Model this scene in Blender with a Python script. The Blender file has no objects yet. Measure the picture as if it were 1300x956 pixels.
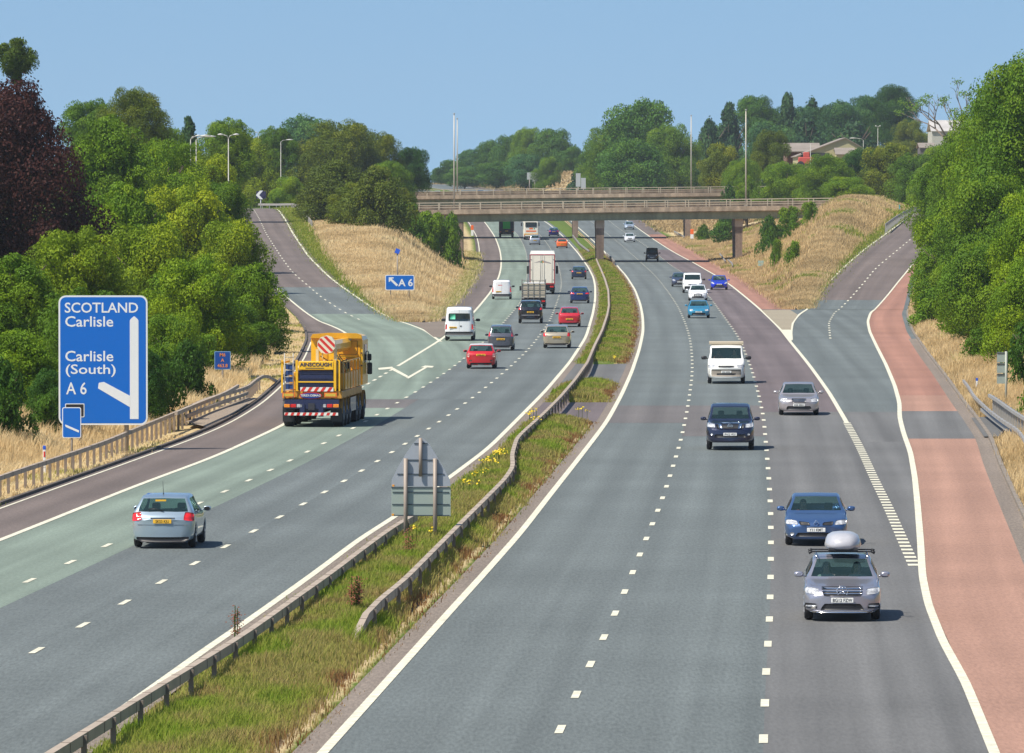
import bpy, bmesh, math, random
import numpy as np
from mathutils import Vector, Matrix
from mathutils.bvhtree import BVHTree

random.seed(7)
RNG = np.random.default_rng(11)
SC = bpy.context.scene
COL = SC.collection

# ------------------------------------------------------------------ camera geometry
F, HZ, CX, CY, CAMZ = 8890.0, 245.0, 650.0, 478.0, 10.0
PITCH = math.atan((CY - HZ) / F)
cp, sp = math.cos(PITCH), math.sin(PITCH)


def ray(px, py):
    u = (px - CX) / F
    v = (CY - py) / F
    fy = cp + v * sp
    return u / fy, (-sp + v * cp) / fy      # dx, dz per metre of depth


def z_main(D):
    w = 50.0
    a = np.asarray(D, float)
    s = np.where((a - 990) / w > 30, (a - 990) / w, np.log1p(np.exp(np.minimum((a - 990) / w, 30))))
    z = 0.0113 * w * s
    return np.where(a > 2100, 0.0113 * 1110 + (a - 2100) * 0.002, z)


def ease(t):
    t = np.clip(t, 0, 1)
    return t * t * (3 - 2 * t)


def z_slip_left(D):
    D = np.asarray(D, float)
    t = np.clip((D - 545) / 435, 0, 1)
    return 7.7 * (0.45 * ease(t) + 0.55 * t)


def z_slip_right(D):
    D = np.asarray(D, float)
    t = np.clip((D - 600) / 340, 0, 1)
    return 7.3 * (0.45 * ease(t) + 0.55 * t)


def z_flat(D):
    return np.zeros_like(np.asarray(D, float))


def unproj(px, py, zf, dz=0.0, lo=40.0, hi=2600.0):
    """pixel of the photograph to a point on a surface z = zf(D) + dz (D is the distance along +Y)"""
    rx, rz = ray(px, py)
    g = lambda D: CAMZ + rz * D - float(zf(D)) - dz
    prev = lo
    D = lo
    while D < hi:
        D2 = D * 1.01
        if g(D2) < 0:
            a, b = D, D2
            for _ in range(40):
                m = 0.5 * (a + b)
                if g(m) < 0:
                    b = m
                else:
                    a = m
            return rx * a, a
        D = D2
    return rx * hi, hi


def at(px, py, D):
    """point seen at a pixel at a known distance"""
    rx, rz = ray(px, py)
    return Vector((rx * D, D, CAMZ + rz * D))


DG = np.exp(np.linspace(math.log(50), math.log(3000), 640))


class Curve:
    def __init__(self, pts, zf=z_main, dz=0.0, far=None, sm=4):
        w = [unproj(p[0], p[1], zf, dz) for p in pts]
        w = [(d, x) for x, d in w]
        if far:
            w += far
        w.sort()
        D = np.array([a for a, b in w])
        X = np.array([b for a, b in w])
        # linear ends
        k = min(len(D) - 1, max(1, int(np.searchsorted(D, D[0] * 1.25))))
        s0 = (X[k] - X[0]) / (D[k] - D[0])
        j = max(0, min(len(D) - 2, int(np.searchsorted(D, D[-1] * 0.85))))
        s1 = (X[-1] - X[j]) / (D[-1] - D[j])
        D = np.concatenate([[20.0], D, [D[-1] + 4000]])
        X = np.concatenate([[X[0] + s0 * (20 - D[1])], X, [X[-1] + s1 * 4000]])
        x = np.interp(DG, D, X)
        if sm:
            n = int(sm * 3)
            k = np.exp(-0.5 * (np.arange(-n, n + 1) / sm) ** 2)
            k /= k.sum()
            xp = np.concatenate([x[0] + (x[1] - x[0]) * np.arange(-n, 0), x, x[-1] + (x[-1] - x[-2]) * np.arange(1, n + 1)])
            x = np.convolve(xp, k, 'valid')
        self.x = x

    def __call__(self, D):
        return np.interp(D, DG, self.x)

    def shift(self, d):
        c = Curve.__new__(Curve)
        c.x = self.x + d
        return c


def fromx(x):
    c = Curve.__new__(Curve)
    c.x = x
    return c


def far_pts(off):
    C = [(1450, 8.0), (1600, 2.5), (1720, -4), (1850, -13), (2000, -25), (2300, -54), (2700, -100)]
    return [(d, c + off) for d, c in C]


# ---- white lines and edges, read off the photograph
c_ml_line = Curve([(616.4, 283), (629, 301.4), (634.8, 317.5), (636.4, 329), (636, 340.5), (633.2, 352), (623.3, 370.4), (608.3, 388.9), (598, 400.4), (583, 412), (560, 431.4), (505, 465), (470, 486), (400, 524), (364, 541), (273, 580), (182, 613.4), (121, 637.6), (60.7, 662), (0, 686)], far=far_pts(-14.8))
c_ml_out = Curve([(595.7, 283), (606, 301.4), (608.8, 317.5), (607.9, 333.6), (603.7, 347.4), (595.7, 361.2), (583, 377.3), (569.2, 391.2), (560, 398), (546, 409), (515, 428)], far=far_pts(-17.9))
c_near_line = Curve([(0, 686), (60.7, 662), (121, 637.6), (182, 613.4), (273, 580), (364, 538), (400, 513), (428, 487), (445, 463), (450, 443), (442, 423), (420.4, 413.3), (395.3, 402.4), (371.8, 383.5), (333, 350), (318, 328), (304, 297), (294, 270)], zf=lambda D: z_slip_left(D))
c_sl_out = Curve([(0, 646), (30, 635), (157, 589.5), (248, 556.6), (292, 537.7), (332.7, 512.6), (350, 497), (370, 478), (386, 456), (397, 430), (392, 414), (380, 400), (360, 383), (318, 350), (303, 328), (288, 297), (277, 270)], zf=lambda D: z_slip_left(D))
c_sl_right = Curve([(356.5, 270.5), (372, 296.6), (391, 324.8), (416, 350), (438, 367), (457, 379.7), (483, 397.7), (514.5, 410), (539.6, 419.6), (553.8, 430), (562, 436)], zf=lambda D: z_slip_left(D), sm=2.5)
c_sl_mid = Curve([(329.8, 279.3), (337.7, 296.6), (358, 328), (372, 346.8), (391, 362.5), (408.3, 378), (417.3, 383.5), (437.7, 397), (467.5, 410)], zf=lambda D: z_slip_left(D), sm=2.5)
c_l12 = Curve([(656.6, 296.8), (663.5, 308.3), (668.1, 319.8), (670, 335), (669, 352), (666, 368), (661.2, 384.3), (645.1, 402.7), (631.3, 418.8), (607, 440), (583, 460.2), (561.6, 476), (533.4, 494.3), (500.4, 513.8), (458, 538.9), (407.9, 564.6), (365.5, 586.5), (314, 611), (256, 637.6), (138, 691.6), (91, 713.5), (36.4, 737.7)], far=far_pts(-11))
c_l23 = Curve([(688.9, 301.4), (695.8, 310.6), (700.8, 318.7), (708.4, 335.9), (711.4, 347.4), (713, 361.2), (710.7, 372.7), (706.1, 386.6), (698, 407.3), (688.9, 421), (672.7, 441.8), (658.9, 455.6), (645.1, 468.2), (618, 491), (591.4, 511.6), (559, 534.8), (519, 560.8), (484, 582.8), (444, 607), (395, 634.6), (364, 651.8), (301, 686), (261.8, 707.4), (216.9, 732.3), (166, 761), (109, 791.7), (41.9, 828.7)], far=far_pts(-7.2))
c_lm_line = Curve([(694.6, 282.3), (716.5, 301.4), (734.9, 322.1), (746.4, 338.2), (753.3, 352), (755.6, 363.5), (755.6, 379.7), (752.8, 398), (744, 428), (723.6, 459.7), (692, 497), (660.8, 528.7), (620, 569.5), (571, 606), (497.7, 659), (461, 681), (406, 723), (320, 784.7), (257.8, 827), (203, 866.6)], far=far_pts(-3.4))
c_rm_line = Curve([(732, 287), (751, 303.7), (767, 318.7), (780.9, 333.6), (794.7, 349.7), (806.2, 368), (813, 386.6), (816, 402.7), (816.5, 421), (811.5, 444), (802.1, 472), (789.5, 500.5), (770.7, 535), (751.9, 560), (729.9, 588.4), (698.5, 628), (660, 677.5), (616, 727), (576, 771), (533, 819), (490.4, 866.5)], far=far_pts(3.2))
c_ra = Curve([(780, 303.7), (793.8, 315.2), (809.9, 329), (826, 344), (837.5, 356.6), (849, 371.6), (858.2, 385.4), (865, 398), (870.9, 413), (875.5, 428), (877.8, 444), (878.9, 460), (878.5, 478.6), (873.7, 513), (869.6, 535), (863.3, 563), (855.5, 588.4), (846.7, 616.6), (836.6, 645), (821, 682.6), (810, 710), (793, 752), (770, 803), (747, 848)], far=far_pts(7))
c_rb = Curve([(791.5, 294.5), (809.9, 304.9), (826, 316.4), (839.8, 326.7), (849, 334.8), (867.4, 346.3), (886, 361), (902, 378.5), (918, 400.4), (929.6, 416.5), (938.8, 430.3), (944.5, 444.5), (953.5, 467), (962.5, 498.5), (969.3, 530), (972.9, 570.5), (976, 606.5), (978.3, 647), (978.7, 687.5), (978.3, 732.5), (976.9, 786.5), (972.4, 854)], far=far_pts(10.8))
c_rs = Curve([(805.3, 286.5), (826, 301.4), (849, 316.4), (872, 329), (883.5, 334.8), (908.9, 349.7), (929.6, 363.5), (948, 378.5), (964, 392), (977.9, 405), (991.7, 418.8), (1003, 433.7), (1019, 453), (1030, 467), (1052.5, 498.5), (1075, 536.8), (1093, 570.5), (1111, 611), (1129, 647), (1142.5, 678.5), (1160.5, 719)], far=far_pts(14.6))
c_rk = Curve([(815, 281.9), (837.5, 295.7), (862.8, 309.5), (890.5, 323.3), (918, 338.2), (941, 350.9), (964, 365.8), (987, 379.7), (1006.6, 392.3), (1020, 401)], far=far_pts(17.8))
c_sr_left = Curve([(1169.7, 269.7), (1147.7, 280.7), (1122, 299), (1096.5, 317.3), (1070.8, 339.3), (1048.9, 361.2), (1034, 381.4), (1014, 399.7), (1006, 410), (1004, 422), (1005, 434)], zf=lambda D: z_slip_right(D), sm=2)
c_sr_mid = Curve([(1200, 271), (1162, 299), (1133, 322.8), (1111, 341), (1083.6, 374), (1060, 396), (1052, 410), (1054, 430), (1062, 455)], zf=lambda D: z_slip_right(D), sm=2)
c_sr_line = Curve([(1222, 272), (1189, 300), (1158.7, 335.6), (1140.4, 357.6), (1125.8, 376), (1105.6, 396), (1101.5, 408), (1104, 421), (1113, 440), (1124.5, 462.5), (1135.8, 489.5), (1142, 512), (1142, 530), (1147, 550), (1156, 575), (1161.4, 606.5), (1165, 642.5), (1168.6, 687.5), (1171, 732.5), (1178.5, 768), (1196.5, 813.5), (1225.8, 866.7)], zf=lambda D: z_slip_right(D), sm=2)
c_sr_out = Curve([(1236, 272), (1205, 300), (1170, 335), (1157, 352), (1153, 374), (1146, 398), (1152.7, 421), (1172, 450), (1191.6, 476), (1214, 509), (1231, 532), (1248, 557), (1258.5, 589), (1277, 633), (1300, 685), (1345, 790), (1390, 890)], zf=lambda D: z_slip_right(D), sm=2)

D_NOSE_L = unproj(545, 409.5, z_main)[1]
D_NOSE_R = unproj(1008, 393, z_main)[1]

# ------------------------------------------------------------------ ground height
c_tar_l = c_sl_out.shift(-0.3)          # left edge of all tarmac
c_tar_r = c_sr_out.shift(0.25)
c_med_l = c_lm_line.shift(0.55)
c_med_r = c_rm_line.shift(-0.55)


MX = [(unproj(700, 487, z_main)[1], unproj(700, 462, z_main)[1]), (unproj(700, 536, z_main)[1], unproj(700, 511, z_main)[1])]


def strip_edges():
    D = DG
    sl_o = c_tar_l.x
    ml_o = c_ml_out.x - 0.35
    sl_r = c_sl_right.x + 0.5
    meet = 0.5 * (sl_r + ml_o)
    nose = D < D_NOSE_L
    sl_r2 = np.where(nose | (sl_r > ml_o), np.minimum(meet, ml_o), sl_r)
    ml_o2 = np.where(nose | (sl_r > ml_o), np.minimum(meet, ml_o) + 0.01, ml_o)
    near = D < D_NOSE_L
    mid = 0.5 * (c_near_line.x + c_lm_line.x)
    sl_r2 = np.where(near, mid, sl_r2)
    ml_o2 = np.where(near, mid + 0.01, ml_o2)
    mr_o = c_rk.x + 0.1
    sr_l = c_sr_left.x - 0.45
    nr = D < D_NOSE_R
    midr = 0.5 * (c_rb.x + c_sr_line.x)
    mm = 0.5 * (mr_o + sr_l)
    mr_o2 = np.where(nr, midr, np.where(mr_o > sr_l, mm, mr_o))
    sr_l2 = np.where(nr, midr + 0.01, np.where(mr_o > sr_l, mm + 0.01, sr_l))
    sr_l2 = np.maximum(sr_l2, mr_o2 + .01)
    return [sl_o, sl_r2, ml_o2, c_med_l.x, c_med_r.x, mr_o2, sr_l2, np.maximum(c_tar_r.x, sr_l2 + 1)]


ED = strip_edges()


def bump(x, y):
    """small natural unevenness"""
    return 0.10 * np.sin(x * 0.9 + 0.3 * y) * np.sin(y * 0.21 + x * 0.13) + 0.07 * np.sin(x * 2.3 - y * 0.5) + 0.25 * np.sin(y * 0.031 + 1.7) * np.sin(x * 0.11 + y * .013)


def ground_z(x, D):
    x = np.asarray(x, float)
    D = np.asarray(D, float)
    e = [np.interp(D, DG, k) for k in ED]
    zm, zl, zr = z_main(D), z_slip_left(D), z_slip_right(D)
    zl = np.where(D > 1050, np.maximum(zl, zm), zl)
    zr = np.where(D > 1050, np.maximum(zr, zm), zr)
    z = np.full(np.broadcast(x, D).shape, 0.0)
    dl = e[0] - x
    bank = 0.28 * np.clip(dl - 2.5, 0, 9) + 0.10 * np.clip(dl - 11.5, 0, 60) + bump(x, D) * np.clip(dl / 3, 0, 1)
    far = np.clip((D - 1150) / 500, 0, 1)
    z_left = zl - 0.06 + bank * (1 - 0.0 * far)
    z = np.where(x < e[0], z_left, z)
    # tarmac strips
    z = np.where((x >= e[0]) & (x < e[1]), zl - 0.04, z)
    t = np.clip((e[2] - x) / np.maximum(e[2] - e[1], 0.02), 0, 1)
    wdt = np.maximum(e[2] - e[1], 0.02)
    t0 = np.clip(1.2 / wdt, 0, 0.4)
    tt = ease((t - t0) / np.maximum(0.58 - t0, .1))
    mound = 0.5 * np.sin(np.pi * t) * np.clip((D - 640) / 200, 0, 1)
    zw = np.where(wdt < 0.5, zm - 0.06, zm - 0.06 + (zl - zm) * tt + mound + bump(x, D) * np.sin(np.pi * t) * np.clip(wdt / 5, 0, 1))
    z = np.where((x >= e[1]) & (x < e[2]), zw, z)
    z = np.where((x >= e[2]) & (x < e[3]), zm - 0.04, z)
    tm = np.clip((x - e[3]) / np.maximum(e[4] - e[3], .02), 0, 1)
    flatm = np.where(((D > MX[0][0] - 1) & (D < MX[0][1] + 1)) | ((D > MX[1][0] - 1) & (D < MX[1][1] + 1)), 0.0, 1.0)
    z = np.where((x >= e[3]) & (x < e[4]), zm - 0.03 + flatm * (0.22 * np.sin(np.pi * tm) + 0.3 * bump(x, D) * np.sin(np.pi * tm)), z)
    z = np.where((x >= e[4]) & (x < e[5]), zm - 0.04, z)
    wdt = np.maximum(e[6] - e[5], 0.02)
    t = np.clip((x - e[5]) / wdt, 0, 1)
    t0 = np.clip(1.0 / wdt, 0, 0.4)
    tt = ease((t - t0) / np.maximum(0.7 - t0, .1))
    mound = 2.0 * np.exp(-((t - .68) / .2) ** 2) * ease((D - 640) / 260) * np.clip(t * 4, 0, 1) * np.clip((1 - t) * 4, 0, 1)
    zw = np.where(wdt < 0.5, zm - 0.06, zm - 0.06 + (zr - zm) * tt + mound + bump(x, D) * np.sin(np.pi * t) * np.clip(wdt / 5, 0, 1))
    z = np.where((x >= e[5]) & (x < e[6]), zw, z)
    z = np.where((x >= e[6]) & (x < e[7]), zr - 0.04, z)
    dr = x - e[7]
    bank = 0.22 * np.clip(dr - 3.0, 0, 12) + 0.08 * np.clip(dr - 15, 0, 60) + bump(x, D) * np.clip(dr / 3, 0, 1)
    bank = bank + far * np.clip(dr - 5, 0, 40) * 0.12
    z = np.where(x >= e[7], zr - 0.06 + bank, z)
    # the bare brown bank beyond the bridges
    z = z + np.where(x > e[5] + 1, 5.5 * np.exp(-((x - 15.5) / 6.0) ** 2) * np.exp(-((D - 1900) / 80) ** 2) * np.clip((x - e[5] - 1) / 4, 0, 1), 0)
    return z


def gz(x, D):
    return float(ground_z(np.array([x]), np.array([D]))[0])


# ------------------------------------------------------------------ helpers for objects
def setp(o, label=None, cat=None, group=None, kind=None):
    if label:
        o['label'] = label
    if cat:
        o['category'] = cat
    if group:
        o['group'] = group
    if kind:
        o['kind'] = kind
    return o


def empty(name, loc, rz=0.0, label=None, cat=None, group=None):
    o = bpy.data.objects.new(name, None)
    COL.objects.link(o)
    o.location = loc
    o.rotation_euler = (0, 0, rz)
    o.empty_display_size = 0.3
    return setp(o, label, cat, group)


def link_mesh(name, me, mats, parent=None):
    o = bpy.data.objects.new(name, me)
    COL.objects.link(o)
    if mats:
        if not isinstance(mats, (list, tuple)):
            mats = [mats]
        for m in mats:
            me.materials.append(m)
    if parent:
        o.parent = parent
    return o


def np_mesh(name, V, Fq, mats, parent=None, tint=None, uv=None, smooth=False, midx=None):
    V = np.ascontiguousarray(V, np.float32)
    Fq = np.ascontiguousarray(Fq, np.int32)
    k = Fq.shape[1]
    me = bpy.data.meshes.new(name)
    me.vertices.add(len(V))
    me.vertices.foreach_set('co', V.ravel())
    me.loops.add(Fq.size)
    me.loops.foreach_set('vertex_index', Fq.ravel())
    me.polygons.add(len(Fq))
    me.polygons.foreach_set('loop_start', np.arange(0, Fq.size, k, dtype=np.int32))
    me.polygons.foreach_set('loop_total', np.full(len(Fq), k, np.int32))
    if smooth:
        me.polygons.foreach_set('use_smooth', np.ones(len(Fq), bool))
    if midx is not None:
        me.polygons.foreach_set('material_index', np.ascontiguousarray(midx, np.int32))
    if tint is not None:
        a = me.attributes.new('tint', 'FLOAT', 'POINT')
        a.data.foreach_set('value', np.ascontiguousarray(tint, np.float32))
    if uv is not None:
        l = me.uv_layers.new(name='UVMap')
        l.data.foreach_set('uv', np.ascontiguousarray(uv[Fq.ravel()], np.float32).ravel())
    me.update(calc_edges=True)
    return link_mesh(name, me, mats, parent)


class MB:
    """collects boxes, tubes, polygons; build() links them as one mesh"""

    def __init__(self):
        self.v = []
        self.f = []
        self.m = []
        self.sm = []

    def poly(self, pts, faces, mi=0, smooth=False):
        b = len(self.v)
        self.v += [tuple(p) for p in pts]
        for f in faces:
            self.f.append([b + i for i in f])
            self.m.append(mi)
            self.sm.append(smooth)
        return self

    def box(self, c, s, mi=0, rot=None):
        x, y, z = s[0] / 2, s[1] / 2, s[2] / 2
        P = [Vector((a * x, b * y, d * z)) for a in (-1, 1) for b in (-1, 1) for d in (-1, 1)]
        if rot is not None:
            P = [rot @ p for p in P]
        c = Vector(c)
        return self.poly([p + c for p in P], [(0, 1, 3, 2), (4, 6, 7, 5), (0, 4, 5, 1), (2, 3, 7, 6), (0, 2, 6, 4), (1, 5, 7, 3)], mi)

    def bbox(self, x0, x1, y0, y1, z0, z1, mi=0):
        return self.box(((x0 + x1) / 2, (y0 + y1) / 2, (z0 + z1) / 2), (abs(x1 - x0), abs(y1 - y0), abs(z1 - z0)), mi)

    def rbox(self, x0, x1, y0, y1, z0, z1, r=0.03, mi=0, n=3):
        """box with rounded vertical outline in the x-z plane, chamfered along y"""
        def prof(x0, x1, z0, z1, r):
            P = []
            for cx, cz, a0 in ((x1 - r, z1 - r, 0), (x0 + r, z1 - r, 90), (x0 + r, z0 + r, 180), (x1 - r, z0 + r, 270)):
                for k in range(n + 1):
                    a = math.radians(a0 + 90 * k / n)
                    P.append((cx + r * math.cos(a), cz + r * math.sin(a)))
            return P
        c = r * 0.6
        rings = []
        for y, ins in ((y0, c), (y0 + c, 0), (y1 - c, 0), (y1, c)):
            rings.append([(p[0], y, p[1]) for p in prof(x0 + ins, x1 - ins, z0 + ins, z1 - ins, max(r - ins, 0.002))])
        k = len(rings[0])
        pts = [p for R in rings for p in R]
        fs = []
        for a in range(3):
            for i in range(k):
                fs.append((a * k + i, a * k + (i + 1) % k, (a + 1) * k + (i + 1) % k, (a + 1) * k + i))
        fs.append(tuple(range(k)))
        fs.append(tuple(reversed(range(3 * k, 4 * k))))
        return self.poly(pts, fs, mi)

    def tube(self, pts, r, n=8, mi=0, caps=True, smooth=True):
        pts = [Vector(p) for p in pts]
        rs = r if isinstance(r, (list, tuple)) else [r] * len(pts)
        b = len(self.v)
        for i, p in enumerate(pts):
            d = (pts[min(i + 1, len(pts) - 1)] - pts[max(i - 1, 0)]).normalized()
            up = Vector((0, 0, 1)) if abs(d.z) < 0.95 else Vector((1, 0, 0))
            a = d.cross(up).normalized()
            c = a.cross(d)
            for k in range(n):
                t = 2 * math.pi * k / n
                self.v.append(tuple(p + (a * math.cos(t) + c * math.sin(t)) * rs[i]))
        for i in range(len(pts) - 1):
            for k in range(n):
                self.f.append([b + i * n + k, b + i * n + (k + 1) % n, b + (i + 1) * n + (k + 1) % n, b + (i + 1) * n + k])
                self.m.append(mi)
                self.sm.append(smooth)
        if caps:
            self.f.append([b + k for k in reversed(range(n))])
            self.f.append([b + (len(pts) - 1) * n + k for k in range(n)])
            self.m += [mi, mi]
            self.sm += [False, False]
        return self

    def cyl(self, c, r, h, axis='x', n=20, mi=0, r2=None):
        d = {'x': Vector((1, 0, 0)), 'y': Vector((0, 1, 0)), 'z': Vector((0, 0, 1))}[axis]
        c = Vector(c)
        return self.tube([c - d * h / 2, c + d * h / 2], [r, r if r2 is None else r2], n, mi)

    def prism(self, outline, y0, y1, mi=0):
        """outline in x-z, extruded along y"""
        n = len(outline)
        pts = [(x, y0, z) for x, z in outline] + [(x, y1, z) for x, z in outline]
        fs = [tuple(range(n)), tuple(reversed(range(n, 2 * n)))] + [(i, n + i, n + (i + 1) % n, (i + 1) % n) for i in range(n)]
        return self.poly(pts, fs, mi)

    def build(self, name, mats, parent=None):
        me = bpy.data.meshes.new(name)
        me.from_pydata(self.v, [], self.f)
        me.polygons.foreach_set('material_index', self.m)
        me.polygons.foreach_set('use_smooth', self.sm)
        me.update()
        bm = bmesh.new()
        bm.from_mesh(me)
        bmesh.ops.recalc_face_normals(bm, faces=bm.faces)
        bm.to_mesh(me)
        bm.free()
        return link_mesh(name, me, mats, parent)


def text_mesh(body, size, mat, name, parent, loc, rot=(math.pi / 2, 0, 0), depth=0.002, align='CENTER', sx=1.0, off=0.0):
    cu = bpy.data.curves.new('t', 'FONT')
    cu.body = body
    cu.size = size
    cu.align_x = align
    cu.align_y = 'CENTER'
    cu.extrude = depth
    cu.offset = off
    cu.resolution_u = 3
    ob = bpy.data.objects.new('t', cu)
    COL.objects.link(ob)
    dg = bpy.context.evaluated_depsgraph_get()
    me = bpy.data.meshes.new_from_object(ob.evaluated_get(dg))
    bpy.data.objects.remove(ob)
    o = link_mesh(name, me, None, parent)
    me.materials.clear()
    me.materials.append(mat)
    me.transform(Matrix.Diagonal((sx, 1, 1, 1)))
    o.location = loc
    o.rotation_euler = rot
    return o


def copy_tree(o, parent=None):
    c = o.copy()
    COL.objects.link(c)
    if parent:
        c.parent = parent
    for ch in list(o.children):
        copy_tree(ch, c)
    return c


# ------------------------------------------------------------------ materials
MATS = {}


def nt_new(name):
    m = bpy.data.materials.new(name)
    m.use_nodes = True
    nt = m.node_tree
    b = nt.nodes['Principled BSDF']
    return m, nt, b


def plain(name, col, rough=0.5, metal=0.0, coat=0.0, var=0.06, scale=8.0, spec=0.5):
    if name in MATS:
        return MATS[name]
    m, nt, b = nt_new(name)
    b.inputs['Roughness'].default_value = rough
    b.inputs['Metallic'].default_value = metal
    b.inputs['Coat Weight'].default_value = coat
    b.inputs['Coat Roughness'].default_value = 0.06
    b.inputs['Specular IOR Level'].default_value = spec
    tc = nt.nodes.new('ShaderNodeTexCoord')
    n = nt.nodes.new('ShaderNodeTexNoise')
    n.inputs['Scale'].default_value = scale
    n.inputs['Detail'].default_value = 4
    nt.links.new(tc.outputs['Object'], n.inputs['Vector'])
    mp = nt.nodes.new('ShaderNodeMapRange')
    mp.inputs['To Min'].default_value = 1 - var * 2
    mp.inputs['To Max'].default_value = 1 + var * 2
    nt.links.new(n.outputs['Fac'], mp.inputs['Value'])
    mx = nt.nodes.new('ShaderNodeVectorMath')
    mx.operation = 'SCALE'
    mx.inputs[0].default_value = col
    nt.links.new(mp.outputs['Result'], mx.inputs['Scale'])
    nt.links.new(mx.outputs['Vector'], b.inputs['Base Color'])
    MATS[name] = m
    return m


def ramp(nt, src, stops):
    r = nt.nodes.new('ShaderNodeValToRGB')
    while len(r.color_ramp.elements) < len(stops):
        r.color_ramp.elements.new(0.5)
    for e, (p, c) in zip(r.color_ramp.elements, stops):
        e.position = p
        e.color = (*c, 1)
    nt.links.new(src, r.inputs['Fac'])
    return r


def road_mat(name, col, streak=0.10, speck=0.25, rough=0.85, track=0.13):
    if name in MATS:
        return MATS[name]
    m, nt, b = nt_new(name)
    b.inputs['Roughness'].default_value = rough
    b.inputs['Specular IOR Level'].default_value = 0.3
    uv = nt.nodes.new('ShaderNodeUVMap')
    geo = nt.nodes.new('ShaderNodeNewGeometry')
    mp = nt.nodes.new('ShaderNodeMapping')
    mp.inputs['Scale'].default_value = (1.1, 0.010, 1)
    nt.links.new(uv.outputs['UV'], mp.inputs['Vector'])
    n1 = nt.nodes.new('ShaderNodeTexNoise')
    n1.inputs['Scale'].default_value = 1.0
    n1.inputs['Detail'].default_value = 3
    nt.links.new(mp.outputs['Vector'], n1.inputs['Vector'])
    n2 = nt.nodes.new('ShaderNodeTexNoise')      # patches
    n2.inputs['Scale'].default_value = 0.09
    n2.inputs['Detail'].default_value = 5
    nt.links.new(geo.outputs['Position'], n2.inputs['Vector'])
    mp3 = nt.nodes.new('ShaderNodeMapping')      # aggregate, stretched along the view so it holds at grazing angles
    mp3.inputs['Scale'].default_value = (14, 1.6, 1)
    nt.links.new(geo.outputs['Position'], mp3.inputs['Vector'])
    n3 = nt.nodes.new('ShaderNodeTexNoise')
    n3.inputs['Scale'].default_value = 1.0
    n3.inputs['Detail'].default_value = 3
    n3.inputs['Roughness'].default_value = 0.7
    nt.links.new(mp3.outputs['Vector'], n3.inputs['Vector'])

    def rng(src, a):
        r = nt.nodes.new('ShaderNodeMapRange')
        r.inputs['From Min'].default_value = 0.3
        r.inputs['From Max'].default_value = 0.7
        r.inputs['To Min'].default_value = 1 - a
        r.inputs['To Max'].default_value = 1 + a
        nt.links.new(src, r.inputs['Value'])
        return r.outputs['Result']
    m1 = nt.nodes.new('ShaderNodeMath')
    m1.operation = 'MULTIPLY'
    nt.links.new(rng(n1.outputs['Fac'], streak), m1.inputs[0])
    nt.links.new(rng(n2.outputs['Fac'], 0.10), m1.inputs[1])
    m2 = nt.nodes.new('ShaderNodeMath')
    m2.operation = 'MULTIPLY'
    nt.links.new(m1.outputs[0], m2.inputs[0])
    nt.links.new(rng(n3.outputs['Fac'], speck), m2.inputs[1])
    # oil-darkened bands along the wheel paths, broken up by noise
    sx = nt.nodes.new('ShaderNodeSeparateXYZ')
    nt.links.new(uv.outputs['UV'], sx.inputs[0])
    a1 = nt.nodes.new('ShaderNodeMath')
    a1.operation = 'MULTIPLY_ADD'
    a1.inputs[1].default_value = 2 * math.pi / 1.7
    a1.inputs[2].default_value = -3.3
    nt.links.new(sx.outputs['X'], a1.inputs[0])
    a2 = nt.nodes.new('ShaderNodeMath')
    a2.operation = 'COSINE'
    nt.links.new(a1.outputs[0], a2.inputs[0])
    a3 = nt.nodes.new('ShaderNodeMath')
    a3.operation = 'MULTIPLY'
    nt.links.new(a2.outputs[0], a3.inputs[0])
    nt.links.new(n2.outputs['Fac'], a3.inputs[1])
    a4 = nt.nodes.new('ShaderNodeMath')
    a4.operation = 'MULTIPLY_ADD'
    a4.inputs[1].default_value = track
    a4.inputs[2].default_value = 1.0
    nt.links.new(a3.outputs[0], a4.inputs[0])
    m3 = nt.nodes.new('ShaderNodeMath')
    m3.operation = 'MULTIPLY'
    nt.links.new(m2.outputs[0], m3.inputs[0])
    nt.links.new(a4.outputs[0], m3.inputs[1])
    sc = nt.nodes.new('ShaderNodeVectorMath')
    sc.operation = 'SCALE'
    sc.inputs[0].default_value = col
    nt.links.new(m3.outputs[0], sc.inputs['Scale'])
    nt.links.new(sc.outputs['Vector'], b.inputs['Base Color'])
    MATS[name] = m
    return m


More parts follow.
